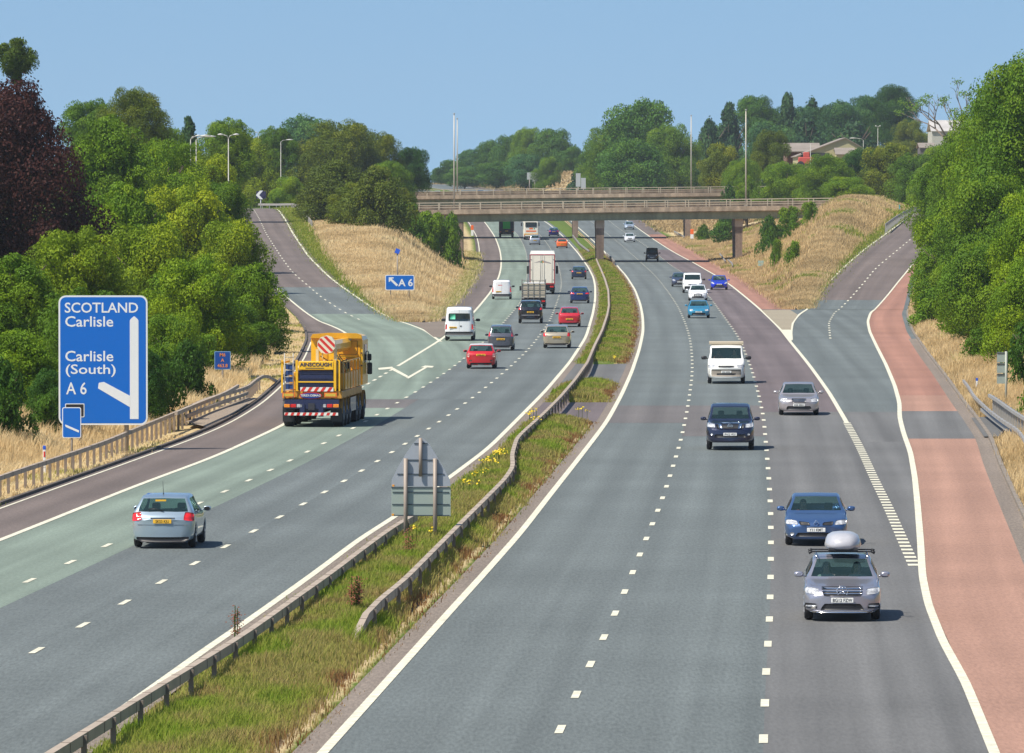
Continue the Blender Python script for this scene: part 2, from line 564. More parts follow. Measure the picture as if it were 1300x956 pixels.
def stained(name, col, sc=(1.1, 1.1, .12), amt=.35):
    """weathered concrete with dark runs down the faces"""
    if name in MATS:
        return MATS[name]
    m, nt, b = nt_new(name)
    b.inputs['Roughness'].default_value = .9
    geo = nt.nodes.new('ShaderNodeNewGeometry')
    out = None
    for s_, a in ((sc, amt), ((.25, .25, .25), amt * .6), ((5, 5, 5), amt * .4)):
        mp = nt.nodes.new('ShaderNodeMapping')
        mp.inputs['Scale'].default_value = s_
        nt.links.new(geo.outputs['Position'], mp.inputs['Vector'])
        n = nt.nodes.new('ShaderNodeTexNoise')
        n.inputs['Scale'].default_value = 1
        n.inputs['Detail'].default_value = 4
        nt.links.new(mp.outputs['Vector'], n.inputs['Vector'])
        r = nt.nodes.new('ShaderNodeMapRange')
        r.inputs['From Min'].default_value = .3
        r.inputs['From Max'].default_value = .7
        r.inputs['To Min'].default_value = 1 - a
        r.inputs['To Max'].default_value = 1 + a
        nt.links.new(n.outputs['Fac'], r.inputs['Value'])
        if out is None:
            out = r.outputs['Result']
        else:
            q = nt.nodes.new('ShaderNodeMath')
            q.operation = 'MULTIPLY'
            nt.links.new(out, q.inputs[0])
            nt.links.new(r.outputs['Result'], q.inputs[1])
            out = q.outputs[0]
    v = nt.nodes.new('ShaderNodeVectorMath')
    v.operation = 'SCALE'
    v.inputs[0].default_value = col
    nt.links.new(out, v.inputs['Scale'])
    nt.links.new(v.outputs['Vector'], b.inputs['Base Color'])
    MATS[name] = m
    return m


def leaf_mat(name, col, trans=0.3, jitter=0.35, hue=(1.25, 1.0, 0.7)):
    if name in MATS:
        return MATS[name]
    m, nt, b = nt_new(name)
    nt.nodes.remove(b)
    out = nt.nodes['Material Output']
    at_ = nt.nodes.new('ShaderNodeAttribute')
    at_.attribute_name = 'tint'
    oi = nt.nodes.new('ShaderNodeObjectInfo')
    mxf = nt.nodes.new('ShaderNodeMath')
    mxf.operation = 'MULTIPLY_ADD'
    mxf.inputs[1].default_value = 0.35
    nt.links.new(oi.outputs['Random'], mxf.inputs[0])
    ml = nt.nodes.new('ShaderNodeMath')
    ml.operation = 'MULTIPLY'
    ml.inputs[1].default_value = 0.75
    nt.links.new(at_.outputs['Fac'], ml.inputs[0])
    nt.links.new(ml.outputs[0], mxf.inputs[2])
    d = tuple(c * (1 - jitter) for c in col)
    l = tuple(c * (1 + jitter) * h for c, h in zip(col, hue))
    r = ramp(nt, mxf.outputs[0], [(0.1, d), (0.5, col), (0.95, l)])
    df = nt.nodes.new('ShaderNodeBsdfPrincipled')
    df.inputs['Roughness'].default_value = 0.55
    df.inputs['Specular IOR Level'].default_value = 0.12
    tr = nt.nodes.new('ShaderNodeBsdfTranslucent')
    mx = nt.nodes.new('ShaderNodeMixShader')
    mx.inputs[0].default_value = trans
    nt.links.new(r.outputs['Color'], df.inputs['Base Color'])
    nt.links.new(r.outputs['Color'], tr.inputs['Color'])
    nt.links.new(df.outputs[0], mx.inputs[1])
    nt.links.new(tr.outputs[0], mx.inputs[2])
    nt.links.new(mx.outputs[0], out.inputs['Surface'])
    MATS[name] = m
    return m


def glass_mat(name='car_glass', tint=(0.62, 0.80, 0.78), opaque=0.38, dark=(0.03, 0.062, 0.07)):
    if name in MATS:
        return MATS[name]
    m, nt, b = nt_new(name)
    out = nt.nodes['Material Output']
    b.inputs['Base Color'].default_value = (*dark, 1)
    b.inputs['Roughness'].default_value = 0.04
    b.inputs['Specular IOR Level'].default_value = 0.7
    tp = nt.nodes.new('ShaderNodeBsdfTransparent')
    tp.inputs['Color'].default_value = (*tint, 1)
    mx = nt.nodes.new('ShaderNodeMixShader')
    mx.inputs[0].default_value = opaque
    nt.links.new(tp.outputs[0], mx.inputs[1])
    nt.links.new(b.outputs[0], mx.inputs[2])
    nt.links.new(mx.outputs[0], out.inputs['Surface'])
    MATS[name] = m
    return m


def lens_mat(name, col, rough=0.12, var=0.25):
    return plain(name, col, rough=rough, coat=1.0, var=var, scale=14)


M_white = plain('road_paint', (0.60, 0.575, 0.45), 0.7, var=0.30, scale=3.5)
M_cream = plain('cream_paint', (0.72, 0.70, 0.58), 0.6, var=0.08)
M_black = plain('black_plastic', (0.015, 0.015, 0.017), 0.45)
M_tyre = plain('tyre_rubber', (0.018, 0.018, 0.02), 0.8)
M_rim = plain('alloy', (0.55, 0.56, 0.58), 0.3, metal=0.9)
M_steel = plain('galvanised_steel', (0.36, 0.35, 0.33), 0.5, metal=0.35, var=0.15, scale=2.5)
M_rail = plain('weathered_rail', (0.38, 0.31, 0.24), 0.65, metal=0.1, var=0.18, scale=1.5)
M_railpost = plain('weathered_post', (0.20, 0.16, 0.13), 0.75, var=0.2, scale=3)
M_conc = plain('concrete', (0.30, 0.26, 0.21), 0.85, var=0.2, scale=0.8)
M_chrome = plain('chrome', (0.8, 0.8, 0.82), 0.15, metal=1.0)
M_lamp = lens_mat('clear_lamp', (0.42, 0.43, 0.45), var=.5)
M_red = lens_mat('red_lens', (0.60, 0.015, 0.015))
M_amber = lens_mat('amber_lens', (0.8, 0.25, 0.02))
M_yplate = plain('yellow_plate', (0.85, 0.48, 0.03), 0.4, var=0.02)
M_wplate = plain('white_plate', (0.80, 0.80, 0.76), 0.4, var=0.02)
M_ink = plain('plate_ink', (0.01, 0.01, 0.01), 0.5)
M_glass = glass_mat()
M_dark = plain('cabin_trim', (0.03, 0.03, 0.033), 0.8)
M_yellow = plain('crane_yellow', (0.86, 0.48, 0.014), 0.35, coat=0.5, var=0.05)
M_navy = plain('chassis_navy', (0.012, 0.02, 0.07), 0.45, coat=0.3)
M_signblue = plain('sign_blue', (0.0, 0.125, 0.52), 0.35, var=0.02)
M_signwhite = plain('sign_white', (0.72, 0.74, 0.74), 0.4, var=0.02)
M_signgrey = plain('sign_back_grey', (0.33, 0.36, 0.40), 0.45, metal=0.2, var=0.05, scale=2)
M_signgreen = plain('sign_back_green_grey', (0.32, 0.38, 0.34), 0.45, metal=0.2, var=0.05, scale=2)
# ================================================================== ground, roads, markings, grass
def build_terrain():
    Dn = np.exp(np.linspace(math.log(50), math.log(3000), 520))
    e = [np.interp(Dn, DG, k) for k in ED]
    XS = []
    L = -60 - Dn * 0.35
    R = 60 + Dn * 0.35
    fr = np.linspace(0, 1, 34) ** 2.2
    for t in fr[::-1][:-1]:
        XS.append(e[0] + (L - e[0]) * t)
    cuts = [6, 22, 6, 8, 6, 22, 6]
    for i, n in enumerate(cuts):
        for k in range(n):
            XS.append(e[i] + (e[i + 1] - e[i]) * (k / n))
    for t in fr:
        XS.append(e[7] + (R - e[7]) * t)
    X = np.array(XS)                      # cols x rows
    # nudge the first vertex outside every tarmac edge
    nc, nr = X.shape
    Dm = np.broadcast_to(Dn, X.shape)
    Z = ground_z(X, Dm)
    V = np.stack([X, Dm, Z], -1).reshape(-1, 3)
    i, j = np.meshgrid(np.arange(nc - 1), np.arange(nr - 1), indexing='ij')
    a = (i * nr + j).ravel()
    Fq = np.stack([a, a + nr, a + nr + 1, a + 1], -1)
    # zone tint: 0 tan, 1 green
    eb = [np.broadcast_to(k, X.shape) for k in e]
    T = np.full(X.shape, 0.8)
    T = np.where((X > eb[1]) & (X < eb[2]), 0.12, T)
    T = np.where((X > eb[5]) & (X < eb[6]), 0.15, T)
    T = np.where((X > eb[3]) & (X < eb[4]), 0.75, T)
    tm = (X - eb[3]) / np.maximum(eb[4] - eb[3], .02)
    T = np.where((X > eb[3]) & (X < eb[4]) & (tm > 0.80), -0.2, T)
    dl = eb[0] - X
    T = np.where((dl > 0) & (dl < 1.2), 0.2, T)
    T = np.where((dl >= 1.2) & (dl < 12), 0.25, T)
    dr = X - eb[7]
    T = np.where((dr > 0) & (dr < 9), 0.2, T)
    m, nt, b = nt_new('ground_cover')
    b.inputs['Roughness'].default_value = 0.95
    b.inputs['Specular IOR Level'].default_value = 0.1
    at_ = nt.nodes.new('ShaderNodeAttribute')
    at_.attribute_name = 'tint'
    geo = nt.nodes.new('ShaderNodeNewGeometry')
    n = nt.nodes.new('ShaderNodeTexNoise')
    n.inputs['Scale'].default_value = 0.7
    n.inputs['Detail'].default_value = 7
    n.inputs['Roughness'].default_value = 0.7
    nt.links.new(geo.outputs['Position'], n.inputs['Vector'])
    ma = nt.nodes.new('ShaderNodeMath')
    ma.operation = 'MULTIPLY_ADD'
    ma.inputs[1].default_value = 0.9
    nt.links.new(n.outputs['Fac'], ma.inputs[0])
    mb = nt.nodes.new('ShaderNodeMath')
    mb.operation = 'ADD'
    mb.inputs[1].default_value = -0.45
    nt.links.new(at_.outputs['Fac'], ma.inputs[2])
    nt.links.new(ma.outputs[0], mb.inputs[0])
    r = ramp(nt, mb.outputs[0], [(0.0, (0.13, 0.085, 0.05)), (0.15, (0.44, 0.34, 0.19)), (0.35, (0.46, 0.36, 0.19)), (0.65, (0.10, 0.14, 0.025)), (1.0, (0.06, 0.11, 0.015))])
    nt.links.new(r.outputs['Color'], b.inputs['Base Color'])
    o = np_mesh('ground', V, Fq, m, tint=T.ravel(), smooth=True)
    setp(o, kind='structure')
    # beyond the modelled strip, one sheet out to the horizon
    m2 = plain('distant_fields', (0.10, 0.13, 0.035), 0.95, var=0.3, scale=0.01)
    v = []
    f = []
    S = 30000
    q = [(-S, 2990, 12.5), (S, 2990, 12.5), (S, S, -40), (-S, S, -40)]
    v += q
    f.append((0, 1, 2, 3))
    me = bpy.data.meshes.new('distant_land')
    me.from_pydata(v, [], f)
    o2 = link_mesh('distant_land', me, m2)
    setp(o2, kind='structure')


def strip(name, cl, cr, D0, D1, zf, lift, mat, n=4, kind='structure', step=3.0, edge0=None, edge1=None):
    k = max(2, int((D1 - D0) / step))
    # finer near
    D = np.exp(np.linspace(math.log(D0), math.log(D1), k))
    xl, xr = cl(D), cr(D)
    T = np.linspace(0, 1, n + 1)
    X = xl[None, :] + (xr - xl)[None, :] * T[:, None]
    Dm = np.broadcast_to(D, X.shape)
    Z = zf(Dm) + lift
    V = np.stack([X, Dm, Z], -1).reshape(-1, 3)
    UV = np.stack([X - xl[None, :], Dm], -1).reshape(-1, 2)
    nr = len(D)
    i, j = np.meshgrid(np.arange(n), np.arange(nr - 1), indexing='ij')
    a = (i * nr + j).ravel()
    Fq = np.stack([a, a + nr, a + nr + 1, a + 1], -1)
    o = np_mesh(name, V, Fq, mat, uv=UV, smooth=True)
    return setp(o, kind=kind) if kind else o


class Marks:
    def __init__(self):
        self.v = []
        self.f = []

    def line(self, c, w, D0, D1, zf=z_main, lift=0.014, step=2.5):
        k = max(2, int((D1 - D0) / step) + 1)
        D = np.linspace(D0, D1, k)
        x = c(D)
        z = zf(D) + lift
        b = len(self.v)
        for i in range(k):
            self.v += [(x[i] - w / 2, D[i], z[i]), (x[i] + w / 2, D[i], z[i])]
        for i in range(k - 1):
            self.f.append((b + 2 * i, b + 2 * i + 1, b + 2 * i + 3, b + 2 * i + 2))

    def dash(self, c, w, D0, D1, ph, per=9.0, ln=2.0, zf=z_main, lift=0.014):
        k = math.ceil((D0 - ph) / per)
        while ph + k * per < D1:
            d = ph + k * per
            self.line(c, w, d - ln / 2, d + ln / 2, zf, lift, step=ln)
            k += 1

    def poly(self, px, zf=z_main, lift=0.016):
        b = len(self.v)
        for p in px:
            x, d = unproj(p[0], p[1], zf)
            self.v.append((x, d, float(zf(d)) + lift))
        self.f.append(tuple(range(b, b + len(px))))


def build_roads():
    a_main = road_mat('asphalt_blue_grey', (0.114, 0.131, 0.130), 0.13, 0.24)
    a_green = road_mat('asphalt_green_grey', (0.160, 0.200, 0.165), 0.20, 0.14)
    a_brown = road_mat('asphalt_brown', (0.130, 0.105, 0.094), 0.16, 0.18)
    a_purple = road_mat('asphalt_purple', (0.125, 0.103, 0.105), 0.20, 0.15)
    a_red = road_mat('asphalt_red', (0.285, 0.148, 0.108), 0.14, 0.18)
    a_redpale = road_mat('asphalt_red_pale', (0.310, 0.180, 0.132), 0.14, 0.18)
    a_grey = road_mat('asphalt_grey', (0.124, 0.124, 0.122), 0.20, 0.15)
    a_edge = road_mat('asphalt_dusty_edge', (0.20, 0.165, 0.135), 0.15, 0.3)
    DN, DF = 50, 2590
    dl, dr = D_NOSE_L, D_NOSE_R
    slipL = lambda D: z_slip_left(D)
    slipR = lambda D: z_slip_right(D)
    # base sheets
    strip('left_carriageway', c_tar_l, c_med_l, DN, dl, z_main, 0, a_main, 8)
    strip('left_carriageway', c_ml_out.shift(-0.35), c_med_l, dl, DF, z_main, 0, a_main, 6)
    strip('exit_slip_road', c_tar_l, c_sl_right.shift(0.5), dl, 1042, slipL, 0.003, a_main, 5)
    strip('right_carriageway', c_med_r, c_tar_r, DN, dr, z_main, 0, a_main, 8)
    strip('right_carriageway', c_med_r, c_rk.shift(0.1), dr, DF, z_main, 0, a_main, 6)
    strip('entry_slip_road', c_sr_left.shift(-0.45), c_tar_r, dr, 1000, slipR, 0.003, a_main, 5)
    # left side overlays
    L = 0.005
    strip('hard_shoulder', c_tar_l, c_near_line, DN, 470, z_main, L, a_brown, 4)
    d510, d518 = unproj(500, 518, z_main)[1], unproj(500, 507, z_main)[1]
    strip('lane_surface', c_near_line, c_l12.shift(0.75), DN, d510, z_main, L, a_green, 4)
    j_mat = road_mat('asphalt_joint', (0.122, 0.113, 0.110), 0.15, 0.2)
    strip('lane_surface', c_l12.shift(0.75), c_l23, DN, d518, z_main, .0035, a_main, 3)
    strip('lane_surface', c_l12, c_l23, d518, 1500, z_main, .0035, a_main, 3)
    strip('lane_surface', c_l23, c_lm_line, DN, 1500, z_main, .0035, a_main, 3)
    strip('lane_surface', c_rm_line, c_ra, DN, 1500, z_main, .0035, a_main, 3)
    strip('lane_surface', c_ra, c_rb, DN, 1500, z_main, .0035, a_main, 3)
    strip('resurfaced_joint', c_near_line, c_l12.shift(0.75), d510, d518, z_main, L, j_mat, 4)
    strip('lane_surface', c_near_line, c_l12, d518, dl, z_main, L, a_green, 5)
    strip('exit_slip_surface', c_near_line, c_sl_right.shift(0.3), dl, unproj(500, 411, slipL)[1] + 30, slipL, 0.008, a_green, 4)
    dsl = unproj(440, 378, slipL)[1]
    strip('exit_slip_surface', c_tar_l, c_sl_right.shift(0.5), dsl + 30, 1042, slipL, 0.008, a_brown, 4)
    strip('hard_shoulder', c_tar_l, c_near_line, 470, dsl + 30, slipL, 0.008, a_brown, 3)
    strip('lane_surface', c_ml_line, c_l12, dl, 1500, z_main, L, a_green, 3)
    strip('hard_shoulder', c_ml_out.shift(-0.35), c_ml_line, dl, DF, z_main, L + .002, a_brown, 3)
    # right side overlays
    d1 = unproj(900, 317, z_main)[1]
    d2 = unproj(1000, 523, z_main)[1]
    d3 = unproj(1000, 561, z_main)[1]
    strip('lane_surface', c_rb, c_rs, d2, d1, z_main, L, a_purple, 4)
    strip('lane_surface', c_rb, c_rs, DN, d3, z_main, L, a_grey, 4)
    strip('resurfaced_joint', c_rb, c_sr_line, d3, d2, z_main, L, a_grey, 5)
    strip('merge_lane_surface', c_rs, c_sr_line, DN, d3, z_main, L, a_grey, 3)
    e1, e2 = unproj(800, 537, z_main)[1], unproj(800, 515, z_main)[1]
    strip('resurfaced_joint', c_rm_line, c_ra, e1, e2, z_main, L + .002, j_mat, 3)
    f1 = unproj(940, 554, z_main)[1]
    strip('resurfaced_joint', c_ra, c_rb, f1, e2, z_main, L + .002, j_mat, 3)
    strip('hard_shoulder', c_rs, c_rk.shift(0.1), dr, 1230, z_main, L, a_red, 3)
    strip('hard_shoulder', c_rs, c_rk.shift(0.1), 1230, DF, z_main, L, a_brown, 3)
    dsr = unproj(1060, 381, slipR)[1]
    strip('entry_slip_surface', c_sr_left.shift(-0.45), c_sr_line, dsr, 1000, slipR, 0.008, a_brown, 4)
    h1, h2, h3 = unproj(1200, 557, z_main)[1], unproj(1200, 522, z_main)[1], unproj(1200, 502, z_main)[1]
    worn = c_tar_r.shift(-0.55)
    strip('hard_shoulder', c_sr_line, worn, DN, h1, z_main, L, a_redpale, 4)
    strip('hard_shoulder', c_sr_line, worn, h1, h2, z_main, L, a_grey, 4)
    strip('hard_shoulder', c_sr_line, worn, h2, h3, z_main, L, a_redpale, 4)
    strip('hard_shoulder', c_sr_line, worn.shift(.2), h3, dr, z_main, L, a_red, 4)
    strip('hard_shoulder', c_sr_line, worn.shift(.2), dr, 760, slipR, 0.008, a_red, 4)
    strip('hard_shoulder', worn, c_tar_r, DN, 480, z_main, L + .001, a_edge, 2)
    # dusty median margins
    strip('carriageway_margin', c_lm_line.shift(0.1), c_med_l, DN, 1100, z_main, L + .002, a_edge, 2)
    strip('carriageway_margin', c_med_r, c_rm_line.shift(-0.1), DN, 1100, z_main, L + .002, a_edge, 2)
    # gore paving
    gp = road_mat('gore_paving', (0.30, 0.26, 0.19), 0.02, 0.45)
    g = Marks()
    g.poly([(1003, 430), (993, 419), (967, 394), (1003, 393.6), (1013, 400), (1005, 411)], lift=0.02)
    me = bpy.data.meshes.new('gore_paving')
    me.from_pydata(g.v, [], g.f)
    setp(link_mesh('gore_paving', me, gp), kind='structure')
    g = Marks()
    g.poly([(550, 428), (536, 417), (517, 409), (546, 409.4), (560, 399), (580, 412), (560, 429)], lift=0.02)
    me = bpy.data.meshes.new('gore_paving')
    me.from_pydata(g.v, [], g.f)
    setp(link_mesh('gore_paving', me, road_mat('gore_paving_brown', (0.19, 0.155, 0.125), 0.02, 0.45)), kind='structure')
    # median crossings (paved gaps)
    for y0, y1 in ((487, 462), (536, 511)):
        a, b_ = unproj(700, y0, z_main)[1], unproj(700, y1, z_main)[1]
        strip('median_crossing', c_med_l.shift(-0.1), c_med_r.shift(0.1), a, b_, lambda D: z_main(D), 0.012, a_grey if y0 < 500 else a_purple, 3)

    # ---- markings
    k = Marks()
    k.line(c_near_line, 0.21, DN, dl, lift=0.016)
    k.line(c_near_line, 0.17, dl, 900, slipL, lift=.02)
    k.line(c_sl_out, 0.10, DN, 470)
    k.line(c_ml_out, 0.15, dl, DF)
    k.line(c_ml_line, 0.20, unproj(505, 465, z_main)[1], DF)
    k.dash(c_ml_line, 0.16, 355, 400, 367, 7, 3)
    k.line(c_sl_right, 0.2, unproj(560, 434, z_main)[1], 1020, slipL, lift=.02)
    k.dash(c_sl_mid, 0.13, 545, 1000, 560, 9, 3, slipL, lift=.02)
    k.dash(c_l12, 0.15, DN, 1500, 180.4)
    k.dash(c_l23, 0.15, DN, 1500, 152.8)
    k.line(c_lm_line, 0.20, DN, DF)
    k.line(c_rm_line, 0.20, DN, DF)
    k.dash(c_ra, 0.155, DN, 1500, 175.3)
    k.dash(c_rb, 0.165, DN, 1500, 146)
    dm = unproj(1075, 537, z_main)[1]
    k.line(c_rs, 0.20, dm, DF)
    k.dash(c_rs, 0.32, unproj(1160, 722, z_main)[1], dm, 230, 2.0, 1.0)
    k.line(c_sr_line, 0.20, DN, dr, lift=.016)
    k.line(c_sr_line, 0.15, dr, 960, slipR, lift=.02)
    k.line(c_sr_left, 0.2, unproj(1004, 432, z_main)[1], 960, slipR, lift=.02)
    k.dash(c_sr_mid, 0.15, 480, 940, 500, 9, 3, slipR, lift=.02)
    k.poly([(992, 419), (1004, 419), (1005, 434)], lift=.024)
    # split arrow before the exit
    k.poly([(480, 467.5), (498, 465.8), (500, 468.4), (481, 469.8)])
    k.poly([(494, 468), (500, 467.5), (518, 477.5), (517, 480)])
    k.poly([(515.5, 479.8), (539, 466.5), (543, 466.5), (518.5, 481.0)])
    k.poly([(534, 466.6), (540, 464.4), (551, 465), (549, 467)])
    me = bpy.data.meshes.new('lane_markings')
    me.from_pydata(k.v, [], k.f)
    m = MATS['road_paint']
    setp(link_mesh('lane_markings', me, m), kind='structure')
    # give-way line at the top of the exit slip
    # ---- kerbs
    kc = plain('kerb_stone', (0.20, 0.17, 0.14), 0.9, var=0.25, scale=1.2)
    kd = plain('kerb_dark', (0.09, 0.075, 0.065), 0.9, var=0.25, scale=1.2)

    def kerb(c, D0, D1, zf, w, h, mat):
        D = np.arange(D0, D1, 3.0)
        x = c(D)
        z = zf(D)
        v = []
        f = []
        for i in range(len(D)):
            v += [(x[i] - w / 2, D[i], z[i] - .05), (x[i] - w / 2, D[i], z[i] + h), (x[i] + w / 2, D[i], z[i] + h), (x[i] + w / 2, D[i], z[i] - .05)]
            if i:
                a, b_ = 4 * (i - 1), 4 * i
                for q in range(3):
                    f.append((a + q, a + q + 1, b_ + q + 1, b_ + q))
        me = bpy.data.meshes.new('kerb')
        me.from_pydata(v, [], f)
        setp(link_mesh('kerb', me, mat), kind='structure')
    kerb(c_tar_l.shift(-0.06), 60, dl, z_main, 0.14, 0.10, kd)
    kerb(c_tar_r.shift(0.08), 60, dr, z_main, 0.15, 0.10, kc)
    kerb(c_rk.shift(0.2), dr, 1200, z_main, 0.16, 0.10, kc)
    kerb(c_ml_out.shift(-0.45), dl, 1200, z_main, 0.16, 0.10, kd)
    # concrete pads beside the hard shoulders
    pad = road_mat('pad_concrete', (0.27, 0.22, 0.17), 0.05, 0.25)
    for pts, lf in ([((236, 538), (262, 545), (300, 528), (329, 508), (309, 507), (262, 528)), 0.10], [((1233, 532), (1262, 530), (1278, 546), (1268, 556), (1249, 556)), 0.06]):
        g = Marks()
        g.poly(pts, lift=lf)
        me = bpy.data.meshes.new('emergency_pad')
        me.from_pydata(g.v, [], g.f)
        setp(link_mesh('emergency_pad', me, pad if lf > .08 else a_grey), kind='structure')


def blades(name, P, H, Wd, tint, mat, per=4, spread=0.12, label=None, kind='stuff', cat=None):
    """P (N,3) tuft positions; each tuft = `per` thin bent blades"""
    N = len(P)
    V = []
    rs = RNG
    n = N * per
    base = np.repeat(P, per, 0) + np.stack([rs.normal(0, spread, n), rs.normal(0, spread, n), np.zeros(n)], -1)
    h = np.repeat(H, per) * rs.uniform(0.6, 1.2, n)
    w = np.repeat(Wd, per)
    ang = rs.uniform(0, math.pi, n)
    dx, dy = np.cos(ang) * w / 2, np.sin(ang) * w / 2
    lean = rs.normal(0, 0.28, (n, 2)) * h[:, None] + np.array([0.10, 0.0]) * h[:, None]
    b0 = base + np.stack([-dx, -dy, np.zeros(n) - .03], -1)
    b1 = base + np.stack([dx, dy, np.zeros(n) - .03], -1)
    m0 = base + np.stack([-dx * .8 + lean[:, 0] * .35, -dy * .8 + lean[:, 1] * .35, h * .6], -1)
    m1 = base + np.stack([dx * .8 + lean[:, 0] * .35, dy * .8 + lean[:, 1] * .35, h * .6], -1)
    t = base + np.stack([lean[:, 0], lean[:, 1], h], -1)
    V = np.stack([b0, b1, m1, m0, t, t + np.stack([dx * .3, dy * .3, dx * 0], -1)], 1).reshape(-1, 3)
    q = np.arange(n)[:, None] * 6
    Fq = np.concatenate([q + np.array([[0, 1, 2, 3]]), q + np.array([[3, 2, 5, 4]])], 0)
    T = np.repeat(np.repeat(tint, per) + rs.normal(0, .07, n), 6)
    o = np_mesh(name, V, Fq, mat, tint=np.clip(T, 0, 1))
    return setp(o, label=label, kind=kind, cat=cat)


def scatter(fn_l, fn_r, D0, D1, N, power=1.0):
    """positions between two curves; denser near the camera"""
    u = RNG.uniform(0, 1, N)
    if power == 1.0:
        D = np.exp(math.log(D0) + u * (math.log(D1) - math.log(D0)))
    else:
        D = D0 + (D1 - D0) * u
    t = RNG.uniform(0, 1, N)
    xl, xr = fn_l(D), fn_r(D)
    x = xl + (xr - xl) * t
    return x, D, t


def grass_mat(name, stops, trans=0.42):
    if name in MATS:
        return MATS[name]
    m, nt, b = nt_new(name)
    nt.nodes.remove(b)
    out = nt.nodes['Material Output']
    a = nt.nodes.new('ShaderNodeAttribute')
    a.attribute_name = 'tint'
    r = ramp(nt, a.outputs['Fac'], stops)
    df = nt.nodes.new('ShaderNodeBsdfDiffuse')
    tr = nt.nodes.new('ShaderNodeBsdfTranslucent')
    mx = nt.nodes.new('ShaderNodeMixShader')
    mx.inputs[0].default_value = trans
    nt.links.new(r.outputs['Color'], df.inputs['Color'])
    nt.links.new(r.outputs['Color'], tr.inputs['Color'])
    nt.links.new(df.outputs[0], mx.inputs[1])
    nt.links.new(tr.outputs[0], mx.inputs[2])
    nt.links.new(mx.outputs[0], out.inputs['Surface'])
    MATS[name] = m
    return m


def nz(x, y, s, seed=0):
    """cheap smooth noise -1..1"""
    a = np.sin(x * s * 1.3 + seed) * np.cos(y * s * 0.23 + seed * 2.1) + np.sin(x * s * 0.7 - y * s * 0.31 + seed) + 0.5 * np.sin(x * s * 2.9 + y * s * .9 + seed * 3)
    return a / 2.2


